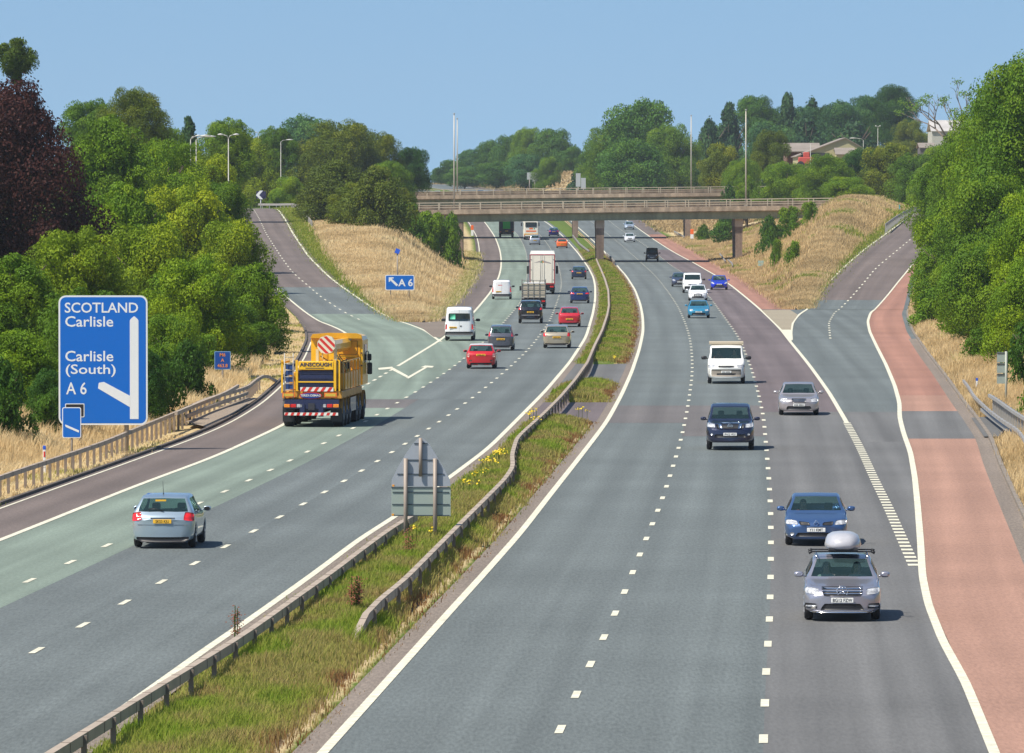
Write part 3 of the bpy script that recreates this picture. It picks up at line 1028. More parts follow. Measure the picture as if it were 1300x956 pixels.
def build_grass():
    e = [lambda D, k=k: np.interp(D, DG, k) for k in ED]
    gm = grass_mat('median_grass', [(0.0, (0.26, 0.14, 0.06)), (0.2, (0.38, 0.30, 0.12)), (0.45, (0.31, 0.33, 0.07)), (0.7, (0.22, 0.31, 0.035)), (1.0, (0.13, 0.23, 0.018))])
    tm = grass_mat('tan_grass', [(0.0, (0.40, 0.30, 0.16)), (0.35, (0.66, 0.50, 0.27)), (0.7, (0.78, 0.64, 0.39)), (0.85, (0.36, 0.36, 0.08)), (1.0, (0.16, 0.24, 0.03))])
    # median
    x, D, t = scatter(lambda D: e[3](D) - .05, lambda D: e[4](D) + .1, 110, 1080, 105000)
    keep = np.ones(len(x), bool)
    for y0, y1 in ((487, 462), (536, 511)):
        a, b = unproj(700, y0, z_main)[1], unproj(700, y1, z_main)[1]
        keep &= ~((D > a) & (D < b))
    keep &= ~((t > 0.86) & (D < 330) & (RNG.uniform(0, 1, len(x)) < .85))
    x, D, t = x[keep], D[keep], t[keep]
    z = ground_z(x, D)
    k = nz(x, D, 1.0, 2)
    tint = 0.45 + 0.30 * k + 0.20 * nz(x, D, 3.1, 4)
    tint = np.where((t > 0.74), tint - 0.5 * np.clip((t - .74) / .2, 0, 1), tint)
    brown = nz(x, D, 0.6, 5) > 0.45
    tint = np.where(brown, 0.3, tint)
    edge = np.minimum(t, 1 - t)
    H = np.clip(0.06 + edge * .60, 0.06, 0.21) * (1 + .45 * k + .3 * nz(x, D, 4.0, 8))
    H = np.where((t < .12) & (D < 260), H * .7, H)
    Wd = 0.018 + 0.00014 * (D - 120)
    blades('median_grass', np.stack([x, D, z], -1), H, Wd, tint, gm, per=4, spread=.13, label='tall green grass growing along the central reservation between barriers')
    # verge in front of the left barrier and the dry grass behind it
    x, D, t = scatter(lambda D: c_tar_l(D) - 7.5, lambda D: c_tar_l(D) - 0.1, 150, 640, 52000)
    d = c_tar_l(D) - x
    z = ground_z(x, D)
    k = nz(x, D, .8, 9)
    behind = d > 2.0
    tint = np.where(behind, 0.45 + .25 * k, 0.66 + 0.25 * k)
    H = np.where(behind, 0.55 + .2 * k, 0.10 + .10 * np.clip(k, 0, 1))
    keep = behind | (RNG.uniform(0, 1, len(x)) < .5)
    px = CX + F * x / D
    pad = (D < 350) & (D > 293) & (d < 1.9)
    keep &= ~pad
    Wd = 0.018 + 0.00008 * (D - 120)
    s = keep
    blades('verge_grass', np.stack([x, D, z], -1)[s], H[s], Wd[s], tint[s], tm, label='dry straw coloured grass on the verge behind the left crash barrier')
    # left wedge
    x, D, t = scatter(lambda D: e[1](D) + .1, lambda D: e[2](D) - .1, D_NOSE_L + 2, 1060, 95000, power=0)
    z = ground_z(x, D)
    k = nz(x, D, .45, 3)
    tint = 0.40 + .28 * k + .14 * nz(x, D, 1.9, 6)
    m = RNG.uniform(0, 1, len(x))
    tint = np.where(t < 0.13, 0.95, tint)
    tint = np.where((t > .93), .8, tint)
    H = 0.42 + .12 * k
    H = np.where(t < .13, .2, H)
    Wd = 0.02 + 0.00007 * (D - 120)
    blades('embankment_grass', np.stack([x, D, z], -1), H, Wd, tint, tm, spread=.5, label='pale dry grass covering the sloping wedge between exit slip and carriageway')
    # right wedge
    x, D, t = scatter(lambda D: e[5](D) + .1, lambda D: e[6](D) - .1, D_NOSE_R + 2, 1200, 110000, power=0)
    z = ground_z(x, D)
    k = nz(x, D, .45, 7)
    tint = 0.20 + .25 * k + .12 * nz(x, D, 1.9, 3)
    tint = np.where(t > 0.90, 0.95, tint)
    tint = np.where(k > .62, .93, tint)
    H = 0.42 + .15 * k
    H = np.where(t > .9, .22, H)
    Wd = 0.02 + 0.00007 * (D - 120)
    blades('embankment_grass', np.stack([x, D, z], -1), H, Wd, tint, tm, spread=.5, label='brownish dry grass covering the bank between carriageway and entry slip')
    # right verge
    x, D, t = scatter(lambda D: c_tar_r(D) + .25, lambda D: c_tar_r(D) + 8, 125, 680, 60000)
    z = ground_z(x, D)
    k = nz(x, D, .7, 1)
    d = x - c_tar_r(D)
    tint = 0.30 + .22 * k
    tint = np.where((k > .6) & (d > 1), .8, tint)
    pad = (D > 284) & (D < 312) & (d < 1.6)
    H = np.clip(.15 + .5 * d, .15, .62) * (1 + .3 * k)
    Wd = 0.018 + 0.00008 * (D - 120)
    s = ~pad
    blades('verge_grass', np.stack([x, D, z], -1)[s], H[s], Wd[s], tint[s], tm, label='long golden brown grass on the verge beside the red hard shoulder')
    # far cutting
    x, D, t = scatter(lambda D: c_rk(D) + 0.5, lambda D: c_rk(D) + 60, 1250, 2300, 26000, power=0)
    z = ground_z(x, D)
    blades('cutting_grass', np.stack([x, D, z], -1), np.full(len(x), .5), np.full(len(x), .35), np.clip(.04 + .08 * nz(x, D, .2), 0, 1), tm, per=3, spread=.8, label='brown grass on the far cutting beyond both bridges')
    # ragwort
    ym = plain('ragwort_yellow', (0.62, 0.46, 0.01), 0.6, var=.1)
    gs = leaf_mat('weed_green', (0.09, 0.17, 0.02))
    rm = plain('dock_rust', (0.16, 0.05, 0.02), 0.8, var=.2)
    v, f, mi = [], [], []

    def plant(px, py, w, hgt, mt, heads, n):
        x0, D0 = unproj(px, py, z_main, 0.1)
        z0 = gz(x0, D0)
        for i in range(n):
            a = random.uniform(0, 6.28)
            r = w * math.sqrt(random.random())
            x, y = x0 + r * math.cos(a), D0 + 2.5 * r * math.sin(a)
            h = hgt * random.uniform(.7, 1.1)
            b = len(v)
            v.extend([(x - .01, y, z0), (x + .01, y, z0), (x + .01, y, z0 + h), (x - .01, y, z0 + h)])
            f.append((b, b + 1, b + 2, b + 3))
            mi.append(0)
            for q in range(heads):
                hx, hy, hz = x + random.gauss(0, .06), y + random.gauss(0, .06), z0 + h * random.uniform(.75, 1.05) if mt == 1 else z0 + h * random.uniform(.2, 1)
                s = .035 if mt == 1 else .022
                b = len(v)
                ax = random.uniform(0, 3.1)
                dx, dy = math.cos(ax) * s, math.sin(ax) * s
                v.extend([(hx - dx, hy - dy, hz), (hx + dy, hy - dx, hz + .01), (hx + dx, hy + dy, hz + s), (hx - dy, hy + dx, hz + s * 1.3)])
                f.append((b, b + 1, b + 2, b + 3))
                mi.append(mt)
    spots = [(620, 600, 4), (632, 590, 7), (606, 617, 3), (676, 532, 5), (682, 548, 3), (736, 530, 3), (765, 352, 3), (600, 633, 3), (778, 460, 2), (540, 700, 2)]
    for px, py, n in spots:
        plant(px, py, .35, .55, 1, 9, n)
    o = np_mesh('wildflowers', np.array(v), np.array(f), [gs, ym], midx=np.array(mi))
    setp(o, label='yellow ragwort flowers scattered through the central reservation grass', kind='stuff')
    for lab, px, py, n, w in (('rust brown dock plant beside the bent end of the median barrier', 452, 782, 16, .13),
                              ('small rust red dock stems by the kerb line left of the median barrier', 300, 806, 5, .07),
                              ('thin rust brown dock stems in the median grass below the triangular sign back', 520, 716, 5, .14)):
        v, f, mi = [], [], []
        plant(px, py, w, .75, 2, 38, n)
        o = np_mesh('dock_plant', np.array(v), np.array(f), [gs, ym, rm], midx=np.array(mi))
        setp(o, label=lab, cat='plant')


# ================================================================== sky, sun, camera, air
def build_light():
    w = bpy.data.worlds.new('World')
    SC.world = w
    w.use_nodes = True
    nt = w.node_tree
    bg = nt.nodes['Background']
    el, az = math.radians(55), math.radians(237)       # compass bearing of the sun, +Y is north
    sky = nt.nodes.new('ShaderNodeTexSky')
    sky.sky_type = 'NISHITA'
    sky.sun_disc = False
    sky.sun_elevation = el
    sky.sun_rotation = az
    sky.altitude = 100
    sky.air_density = 1.0
    sky.dust_density = 0.6
    sky.ozone_density = 1.6
    tc = nt.nodes.new('ShaderNodeTexCoord')
    ad = nt.nodes.new('ShaderNodeVectorMath')
    ad.operation = 'ADD'
    ad.inputs[1].default_value = (0, 0, SKY_LIFT)
    nm = nt.nodes.new('ShaderNodeVectorMath')
    nm.operation = 'NORMALIZE'
    nt.links.new(tc.outputs['Generated'], ad.inputs[0])
    nt.links.new(ad.outputs[0], nm.inputs[0])
    nt.links.new(nm.outputs[0], sky.inputs['Vector'])
    tn = nt.nodes.new('ShaderNodeVectorMath')
    tn.operation = 'MULTIPLY'
    tn.inputs[1].default_value = (0.90, 1.0, 1.02)
    nt.links.new(sky.outputs[0], tn.inputs[0])
    nt.links.new(tn.outputs[0], bg.inputs['Color'])
    bg.inputs['Strength'].default_value = SKY_STR
    s = bpy.data.lights.new('sun', 'SUN')
    s.energy = SUN_STR
    s.angle = math.radians(0.53)
    s.color = (1.0, 0.93, 0.82)
    o = bpy.data.objects.new('sun', s)
    COL.objects.link(o)
    d = Vector((math.sin(az) * math.cos(el), math.cos(az) * math.cos(el), math.sin(el)))
    o.rotation_euler = d.to_track_quat('Z', 'Y').to_euler()
    o.location = (0, 0, 300)
    SC.view_settings.view_transform = 'Standard'
    SC.view_settings.look = 'None'
    SC.view_settings.exposure = EXPO
    SC.view_settings.gamma = 1.0
    SC.view_settings.use_curve_mapping = False
    c = bpy.data.cameras.new('camera')
    c.sensor_width = 36
    c.lens = F / 1300 * 36
    c.clip_start = 1
    c.clip_end = 60000
    co = bpy.data.objects.new('camera', c)
    COL.objects.link(co)
    co.location = (0, 0, CAMZ)
    co.rotation_euler = (math.pi / 2 - PITCH, 0, 0)
    SC.camera = co
    # air
    if HAZE > 0:
        mb = MB()
        mb.bbox(-1300, 1300, -40, 3000, -8, 60)
        m = bpy.data.materials.new('air')
        m.use_nodes = True
        nt = m.node_tree
        nt.nodes.remove(nt.nodes['Principled BSDF'])
        v = nt.nodes.new('ShaderNodeVolumePrincipled')
        v.inputs['Color'].default_value = (0.80, 0.90, 1.0, 1)
        v.inputs['Density'].default_value = HAZE
        v.inputs['Anisotropy'].default_value = 0.2
        nt.links.new(v.outputs[0], nt.nodes['Material Output'].inputs['Volume'])
        o = mb.build('haze', m)
        setp(o, kind='stuff', label='thin summer haze softening the far trees')
    SC.cycles.max_bounces = 6
    SC.cycles.transparent_max_bounces = 12
    SC.cycles.volume_bounces = 0
    SC.cycles.use_adaptive_sampling = True


SKY_LIFT, SKY_STR, SUN_STR, EXPO, HAZE = 0.17, 0.103, 5.1, 0.42, 0.00006
# ================================================================== trees
ASP = 1.6


def crown_mesh(name, seed, nlobe, nleaf, leaf, prof, flat=0.0, lobe_r=0.34, droop=0.0, gap=0.0):
    """crown of radius 1 and height ASP: many leaf-sized faces on the skins of overlapping clumps"""
    r = np.random.default_rng(seed)
    hs = (np.arange(nlobe) + r.uniform(0, 1, nlobe)) / nlobe
    hs = r.permutation(hs)
    C, R = [], []
    for k in range(nlobe):
        h = hs[k]
        rad = prof(h)
        a = k * 2.39996 + r.uniform(-.5, .5)
        q = rad * r.uniform(0.45, 0.92) if r.uniform() > 0.25 else rad * r.uniform(0.0, 0.5)
        lr = lobe_r * r.uniform(0.6, 1.2) * (0.45 + 0.6 * rad)
        C.append((q * math.cos(a), q * math.sin(a), ASP * (0.03 + 0.93 * h)))
        R.append(lr)
    C, R = np.array(C), np.array(R)
    per = (R ** 2 / (R ** 2).sum() * nleaf).astype(int)
    idx = np.repeat(np.arange(nlobe), per)
    n = len(idx)
    d = r.normal(0, 1, (n, 3))
    d[:, 2] += 0.25
    d /= np.linalg.norm(d, axis=1)[:, None]
    # sub-clumps: pull directions towards a few sprig directions of the lobe
    spr = r.normal(0, 1, (nlobe, 14, 3))
    spr[:, :, 2] += .25
    spr /= np.linalg.norm(spr, axis=2)[:, :, None]
    pick = spr[idx, r.integers(0, 14, n)]
    d = d * 0.55 + pick * 0.75
    d /= np.linalg.norm(d, axis=1)[:, None]
    dist = R[idx] * (1 - np.abs(r.normal(0, 0.20, n))) * (1 + 0.25 * np.maximum(0, np.sum(d * pick, 1) - .9) * 4)
    P = C[idx] + d * dist[:, None] * np.array([1, 1, 0.85])
    P[:, 2] -= droop * np.abs(r.normal(0, 1, n)) * R[idx]
    nrm = d + r.normal(0, 0.55, (n, 3))
    nrm /= np.linalg.norm(nrm, axis=1)[:, None]
    t1 = np.cross(nrm, r.normal(0, 1, (n, 3)))
    t1 /= np.linalg.norm(t1, axis=1)[:, None]
    t2 = np.cross(nrm, t1)
    s = leaf * r.uniform(0.55, 1.25, n)[:, None]
    V = np.stack([P - t1 * s, P - t2 * s * .55, P + t1 * s, P + t2 * s * .55], 1).reshape(-1, 3)
    Fq = np.arange(4 * n).reshape(n, 4)
    lob = r.uniform(0, 1, nlobe)
    T = np.clip(0.7 * lob[idx] + 0.3 * r.uniform(0, 1, n), 0, 1)
    me_o = np_mesh(name, V, Fq, None, tint=np.repeat(T, 4))
    me = me_o.data
    bpy.data.objects.remove(me_o)
    return me


def p_round(h):
    return max(0.12, (1 - abs((h - 0.42) / 0.60) ** 2.2)) ** 0.6 if h < 1 else .1


def p_bush(h):      # full to the ground
    return max(0.10, 1 - max(0, (h - 0.15) / 0.87) ** 2.0) ** 0.65


def p_dome(h):      # broad shoulders and a rounded top, full to the ground
    return max(0.12, 1 - max(0, (h - 0.30) / 0.74) ** 2.6) ** 0.55


def p_cone(h):
    return max(0.06, 1.0 - h) ** 0.8 * (0.9 + 0.1 * math.sin(h * 40))


def p_top(h):        # crown carried high
    return max(0.1, 1 - abs((h - 0.6) / 0.42) ** 2.2) ** 0.6 if h > 0.2 else 0.15


CR = {}


def protos():
    CR['bush'] = [crown_mesh('crown', 1, 80, 60000, 0.025, p_dome, lobe_r=.34), crown_mesh('crown', 2, 100, 60000, 0.025, p_bush, lobe_r=.30), crown_mesh('crown', 12, 64, 60000, 0.026, p_dome, lobe_r=.38)]
    CR['copper'] = [crown_mesh('crown', 21, 150, 110000, 0.017, p_dome, lobe_r=.28, droop=.35)]
    CR['big'] = [crown_mesh('crown', 31, 140, 100000, 0.018, p_dome, lobe_r=.27)]
    CR['round'] = [crown_mesh('crown', 3, 90, 36000, 0.030, p_round, lobe_r=.32), crown_mesh('crown', 4, 75, 36000, 0.030, p_round, lobe_r=.36)]
    CR['fir'] = [crown_mesh('crown', 5, 110, 16000, 0.05, p_cone, lobe_r=.30, droop=.25), crown_mesh('crown', 6, 90, 14000, 0.055, p_cone, lobe_r=.36, droop=.2)]
    CR['wild'] = [crown_mesh('crown', 7, 46, 12000, 0.05, p_top, lobe_r=.36)]
    CR['droop'] = [crown_mesh('crown', 8, 120, 40000, 0.030, p_bush, lobe_r=.34, droop=.35), crown_mesh('crown', 9, 80, 26000, 0.036, p_bush, lobe_r=.36, droop=.3)]
    CR['shrub'] = [crown_mesh('crown', 10, 34, 7000, 0.06, p_bush, lobe_r=.42), crown_mesh('crown', 11, 26, 6000, 0.065, p_round, lobe_r=.48)]


def trunk_mesh(seed, crown=True):
    r = random.Random(seed)
    mb = MB()
    mb.tube([(0, 0, -.3), (0.01, 0, .3), (0.03, 0.02, .8), (0, .03, 1.25)], [.085, .065, .045, .02], 8)
    for k in range(9):
        a = k * 2.4
        h = r.uniform(.35, 1.0)
        L = r.uniform(.3, .62)
        p0 = Vector((0.02, 0.01, h))
        p1 = p0 + Vector((math.cos(a) * L * .5, math.sin(a) * L * .5, L * .35))
        p2 = p0 + Vector((math.cos(a) * L, math.sin(a) * L, L * .75))
        mb.tube([p0, p1, p2], [.028, .018, .007], 5)
    o = mb.build('trunk', None)
    me = o.data
    bpy.data.objects.remove(o)
    return me


KIND = {
    'lime': ('bush', (0.180, 0.270, 0.012)), 'mid': ('bush', (0.136, 0.245, 0.012)), 'green': ('bush', (0.102, 0.200, 0.014)),
    'deep': ('bush', (0.040, 0.112, 0.018)), 'round': ('round', (0.070, 0.165, 0.022)),
    'olive': ('bush', (0.115, 0.165, 0.014)), 'willow': ('droop', (0.112, 0.158, 0.020)), 'fir': ('fir', (0.045, 0.108, 0.040)),
    'copper': ('copper', (0.046, 0.018, 0.015)), 'wild': ('wild', (0.095, 0.150, 0.015)), 'shrub': ('shrub', (0.105, 0.210, 0.014)),
    'blue': ('round', (0.062, 0.158, 0.048)), 'dshrub': ('shrub', (0.058, 0.140, 0.015)),
    'yel': ('round', (0.135, 0.185, 0.016)),
}
TM = []
TREE_N = [0]


def tree(px, top, hw, D, kind, label, group=None, name=None, sink=0.0, base=None):
    shape, colr = KIND[kind]
    x = (px - CX) / F * D
    rx, rz = ray(px, top)
    ztop = CAMZ + rz * D
    z0 = gz(x, D) if base is None else base
    R = hw / F * D * {'fir': 1.5, 'bush': 1.12, 'round': 1.1}.get(shape, 1.0)
    H = max(ztop - z0, 0.8)
    if shape == 'bush' and R > 4.6:
        shape = 'big'
    i = TREE_N[0]
    TREE_N[0] += 1
    if not TM:
        TM.extend([trunk_mesh(1), trunk_mesh(2)])
    nm = name or {'shrub': 'shrub', 'fir': 'fir_tree'}.get(shape, 'broadleaf_tree')
    t = empty(nm, (x, D, z0), random.uniform(0, 6.28), label, {'shrub': 'shrub'}.get(shape, 'tree'), group)
    cm = CR[shape][i % len(CR[shape])]
    mname = 'leaves_' + kind
    mat = MATS.get(mname) or leaf_mat(mname, colr, trans=.32, jitter=.42 if kind not in ('copper',) else .35, hue=(1.3, 1.0, .6) if kind != 'copper' else (1.1, 1, 1))
    c = bpy.data.objects.new('crown', cm)
    COL.objects.link(c)
    if not cm.materials:
        cm.materials.append(None)
    c.material_slots[0].link = 'OBJECT'
    c.material_slots[0].material = mat
    c.parent = t
    Hc = H * (0.97 if shape not in ('round', 'wild') else 0.86)
    if shape in ('bush', 'round', 'droop', 'wild', 'copper', 'big'):
        Hc = min(Hc, (1.95 if shape != 'copper' else 3) * R)
    elif shape == 'fir':
        Hc = min(Hc, 2.7 * R)
    c.scale = (R * .93, R * .93, Hc / ASP / 1.03)
    c.location = (0, 0, H - Hc)
    bark = plain('bark', (0.10, 0.075, 0.05), 0.9, var=.3, scale=3)
    k = bpy.data.objects.new('trunk', TM[i % 2])
    if not TM[i % 2].materials:
        TM[i % 2].materials.append(bark)
    COL.objects.link(k)
    k.parent = t
    k.scale = (min(R, H * .5), min(R, H * .5), H / 1.6)
    return t


def build_trees():
    protos()
    T = tree
    # ---- left bank
    T(-15, 93, 150, 430, 'copper', 'great copper beech with dark purple leaves at the left edge of the picture', name='copper_beech')
    T(22, 50, 30, 640, 'wild', 'sparse green treetop with bare twigs rising above the copper beech')
    T(168, 112, 48, 780, 'olive', 'tall olive green tree on the skyline just right of the copper beech')
    T(115, 128, 40, 800, 'green', 'darker tree on the skyline between the copper beech and the tall olive tree')
    T(240, 146, 20, 900, 'fir', 'dark spiky conifer on the skyline left of the street lamps')
    T(205, 160, 34, 840, 'mid', 'low skyline tree at the foot of the dark spiky conifer')
    T(290, 152, 36, 880, 'green', 'broad dark green tree on the skyline behind the double street lamp')
    T(325, 172, 30, 1220, 'olive', 'olive tree on the skyline right of the double street lamp')
    T(386, 147, 50, 1500, 'blue', 'distant blue green dome of trees behind the roundabout')
    T(350, 162, 26, 1120, 'green', 'dark tree behind the single arm street lamp')
    T(135, 146, 62, 560, 'mid', 'bushy bright tree leaning out right of the copper beech')
    T(205, 178, 66, 600, 'mid', 'wide green tree under the skyline trees on the left bank')
    T(262, 196, 46, 680, 'lime', 'pale green tree below the street lamps')
    T(325, 177, 42, 1120, 'lime', 'rounded lime green tree behind the chevron sign')
    T(284, 232, 34, 620, 'green', 'dark green tree leaning over the top of the exit slip')
    T(236, 236, 66, 530, 'lime', 'yellow green tree halfway along the left bank')
    T(160, 232, 62, 480, 'mid', 'mid green tree behind the top of the big blue sign')
    T(296, 282, 50, 500, 'lime', 'lime tree overhanging the hard shoulder before the exit slip')
    T(95, 292, 66, 370, 'lime', 'bright maple like tree just above the big blue sign')
    T(20, 322, 70, 330, 'green', 'dark green tree below the copper beech at the left edge')
    T(190, 288, 66, 400, 'lime', 'sunlit yellow green tree right of the big blue sign')
    T(246, 328, 62, 380, 'mid', 'mid green tree behind the small blue location sign')
    T(318, 334, 52, 440, 'mid', 'green tree at the end of the left crash barrier')
    T(290, 384, 48, 410, 'green', 'low leafy tree between the location sign and the crash barrier end')
    T(112, 370, 60, 305, 'green', 'leafy tree hidden behind the big blue sign')
    T(20, 418, 62, 285, 'mid', 'bush at the left edge beside the big blue sign')
    T(222, 400, 44, 335, 'green', 'shrubby tree filling the gap right of the big blue sign')
    T(178, 446, 36, 300, 'deep', 'dark shrub behind the lower right corner of the big blue sign')
    T(2, 452, 38, 266, 'dshrub', 'leafy bush at the left edge just behind the crash barrier')
    T(58, 500, 24, 276, 'dshrub', 'low bush between the left edge and the big blue sign')
    T(66, 470, 34, 283, 'deep', 'dark shrub behind the lower left corner of the big blue sign')
    T(204, 440, 30, 306, 'dshrub', 'low bush just behind the barrier right of the big blue sign')
    T(238, 430, 30, 330, 'dshrub', 'low bush between the big blue sign and the location sign')
    T(262, 424, 24, 372, 'shrub', 'small bush right behind the small blue location sign')
    T(316, 404, 28, 420, 'dshrub', 'low dark bush left of the crane behind the dry verge')
    T(-58, 400, 62, 290, 'lime', 'pale bush just outside the left edge of the picture')
    # ---- exit roundabout
    T(432, 153, 60, 1120, 'olive', 'large olive tree with a broad top left of the bridges')
    T(480, 168, 36, 1130, 'olive', 'olive tree joined to the right side of the large olive tree')
    T(524, 188, 24, 1180, 'deep', 'dark rounded tree on the skyline just left of the bridges')
    T(495, 205, 34, 1080, 'mid', 'green tree in front of the dark rounded tree')
    T(425, 203, 56, 880, 'willow', 'broad drooping willow on the crest above the dry grass')
    T(480, 210, 46, 830, 'willow', 'second drooping willow beside the broad one above the dry grass')
    T(512, 238, 24, 890, 'willow', 'smaller willow sloping down towards the bridge end')
    T(452, 232, 40, 850, 'olive', 'olive bush low in front of the two drooping willows')
    T(573, 268, 17, 880, 'shrub', 'bright green bush in front of the bridge abutment')
    T(541, 268, 21, 875, 'shrub', 'low green bush left of the one in front of the bridge abutment')
    T(400, 232, 30, 905, 'willow', 'low drooping bush where the crest meets the exit slip')
    T(502, 256, 27, 880, 'dshrub', 'rounded bush filling the slope between the drooping willows and the bridge')
    T(524, 272, 22, 870, 'shrub', 'low leafy bush on the slope above the camera pole')
    T(554, 280, 16, 880, 'dshrub', 'low green bush touching the one in front of the bridge abutment')
    T(367, 225, 20, 1050, 'mid', 'green bush right of the chevron sign')
    T(346, 245, 9, 1046, 'shrub', 'small clipped bush beside the chevron sign post')
    # ---- beyond the bridges
    far = [(572, 203, 22, 2050, 'round'), (600, 190, 24, 2100, 'blue'), (622, 178, 20, 2080, 'round'), (648, 172, 24, 2050, 'round'), (672, 162, 26, 2000, 'mid'), (702, 164, 28, 1960, 'round'), (728, 186, 16, 1900, 'round'), (590, 212, 24, 1980, 'round'), (630, 205, 26, 1950, 'round'), (668, 196, 28, 1900, 'blue'), (696, 200, 18, 1850, 'mid'), (560, 216, 16, 2150, 'blue')]
    labs = ['leftmost treetop of the far wood seen between the lighting masts', 'bluish tree just right of the lighting masts in the far wood', 'rounded tree rising third from the masts in the far wood', 'rounded tree left of the highest tops of the far wood', 'highest tree of the far wood beyond the bridges', 'broad tree right of the highest one in the far wood', 'small tree at the right end of the far wood by the sky gap', 'low tree above the blue cars beyond the bridges', 'low tree in the middle foot of the far wood', 'bluish tree behind the pale sign back beyond the bridges', 'small bush like tree left of the brown earth bank beyond the bridges', 'low tree at the far left foot of the far wood']
    for f, l in zip(far, labs):
        T(*f, l, group='trees of the far wood')
    T(748, 190, 26, 1800, 'fir', 'dark conifer at the left flank of the huge dome shaped tree')
    T(774, 160, 38, 1620, 'green', 'left shoulder of the huge dome shaped tree group')
    T(815, 127, 56, 1600, 'round', 'huge dome shaped tree above the bridges, highest of its group')
    T(852, 158, 42, 1560, 'green', 'right shoulder of the huge dome shaped tree group')
    T(806, 178, 46, 1520, 'round', 'front dome of the huge tree group just behind the parapet')
    T(900, 150, 24, 1680, 'fir', 'dark conifer just right of the huge dome shaped tree')
    T(925, 128, 24, 1700, 'fir', 'conifer left of the tall right hand lighting mast')
    T(958, 122, 28, 1720, 'round', 'feathery treetop behind the tall right hand lighting mast')
    T(1000, 116, 26, 1720, 'fir', 'tallest conifer of the right skyline wood')
    T(1032, 124, 24, 1740, 'fir', 'conifer right of the tallest one in the right skyline wood')
    T(1066, 128, 30, 1700, 'blue', 'bluish tree in the middle of the right skyline wood')
    T(1098, 122, 26, 1720, 'blue', 'bluish tree next to the dark dome of the right skyline wood')
    T(1132, 108, 34, 1700, 'deep', 'dark domed tree at the right end of the skyline wood')
    T(1025, 145, 40, 1660, 'fir', 'lower dark conifer behind the farm roofs')
    T(975, 155, 38, 1640, 'blue', 'lower bluish tree left of the farm roofs')
    T(1085, 150, 36, 1650, 'fir', 'lower dark conifer behind the right end of the farm roof')
    T(914, 182, 27, 1320, 'yel', 'yellow green rounded tree between the two right hand lighting masts')
    T(978, 166, 25, 1300, 'olive', 'olive tree right of the tall right hand lighting mast')
    T(945, 202, 30, 1260, 'green', 'green tree behind the parapet right of the yellow green one')
    T(995, 206, 40, 1180, 'mid', 'green bushes behind the bridge end below the farm')
    T(1046, 196, 38, 1170, 'mid', 'green tree directly below the farm roof')
    T(1096, 188, 36, 1180, 'deep', 'dark tree below the right end of the farm roof')
    T(1128, 182, 36, 1160, 'yel', 'yellow topped tree right of the farm')
    T(1160, 196, 30, 1120, 'green', 'green tree beside the top of the entry slip')
    T(1180, 206, 28, 1090, 'mid', 'bush behind the curve at the top of the entry slip')
    T(1072, 225, 30, 1100, 'mid', 'low bush at the right end of the near parapet')
    T(1155, 152, 28, 1650, 'olive', 'pale hedge tree beside the white barn')
    T(948, 222, 22, 1185, 'mid', 'green bush hiding the right end of the farther bridge')
    T(925, 232, 14, 1180, 'dshrub', 'small dark bush at the right end of the farther parapet')
    T(1018, 136, 30, 1730, 'blue', 'bluish tree between two tall conifers of the right skyline wood')
    T(980, 136, 30, 1730, 'deep', 'dark tree left of the tallest conifer in the right skyline wood')
    T(1050, 134, 30, 1730, 'deep', 'dark tree right of the second tall conifer in the right skyline wood')
    T(912, 160, 26, 1720, 'blue', 'bluish tree between the huge dome shaped tree and the conifers')
    T(1225, 178, 26, 1200, 'green', 'tree standing just in front of the white barn')
    T(1190, 186, 22, 1210, 'mid', 'round bush in front of the brown outbuilding')
    # right embankment shrubs
    T(1006, 262, 16, 930, 'shrub', 'bush growing in front of the right end of the near bridge')
    T(976, 272, 15, 940, 'dshrub', 'dark bush beneath the right end of the near bridge')
    T(1030, 256, 13, 900, 'shrub', 'tall thin bush poking above the bridge end')
    T(990, 285, 20, 960, 'dshrub', 'darker bush low on the bank behind the right pier')
    T(1008, 306, 12, 760, 'shrub', 'lone bright bush on the dry bank')
    T(1036, 303, 12, 790, 'shrub', 'lone bush on the dry bank right of the bright one')
    T(918, 282, 17, 1110, 'dshrub', 'bush between the two bridges beside the right pier')
    T(893, 284, 10, 1150, 'shrub', 'small pale bush between the bridges by the far right pier')
    T(985, 303, 8, 815, 'shrub', 'smallest bush on the dry bank left of the bright one')
    # ---- right bank
    T(1322, 70, 105, 520, 'green', 'tallest tree of the right bank reaching the upper right corner')
    T(1268, 110, 66, 600, 'mid', 'tall green tree left of the one in the upper right corner')
    T(1228, 166, 48, 680, 'mid', 'green tree stepping down towards the white barn')
    T(1200, 205, 44, 740, 'green', 'lower tree above the bend of the entry slip')
    T(1210, 250, 54, 600, 'mid', 'leafy tree overhanging the entry slip')
    T(1262, 225, 60, 500, 'green', 'dark leafy tree in the middle of the right bank')
    T(1320, 240, 60, 430, 'mid', 'green tree at the right edge of the picture')
    T(1200, 305, 44, 560, 'green', 'dark tree beside the narrow red hard shoulder of the slip')
    T(1248, 312, 56, 455, 'green', 'broad tree low on the right bank')
    T(1310, 330, 56, 390, 'mid', 'lighter tree low at the right edge')
    T(1186, 362, 30, 520, 'shrub', 'leafy bush at the inside of the slip bend')
    T(1222, 378, 34, 470, 'shrub', 'wide bush above the dry verge on the right')
    T(1250, 408, 26, 400, 'shrub', 'small bush left of the small grey sign back')
    T(1306, 405, 34, 350, 'dshrub', 'bush behind the small grey sign back on the right')
    T(1330, 460, 32, 300, 'shrub', 'bush behind the right crash barrier')
    # bare tree on the skyline
    bare()


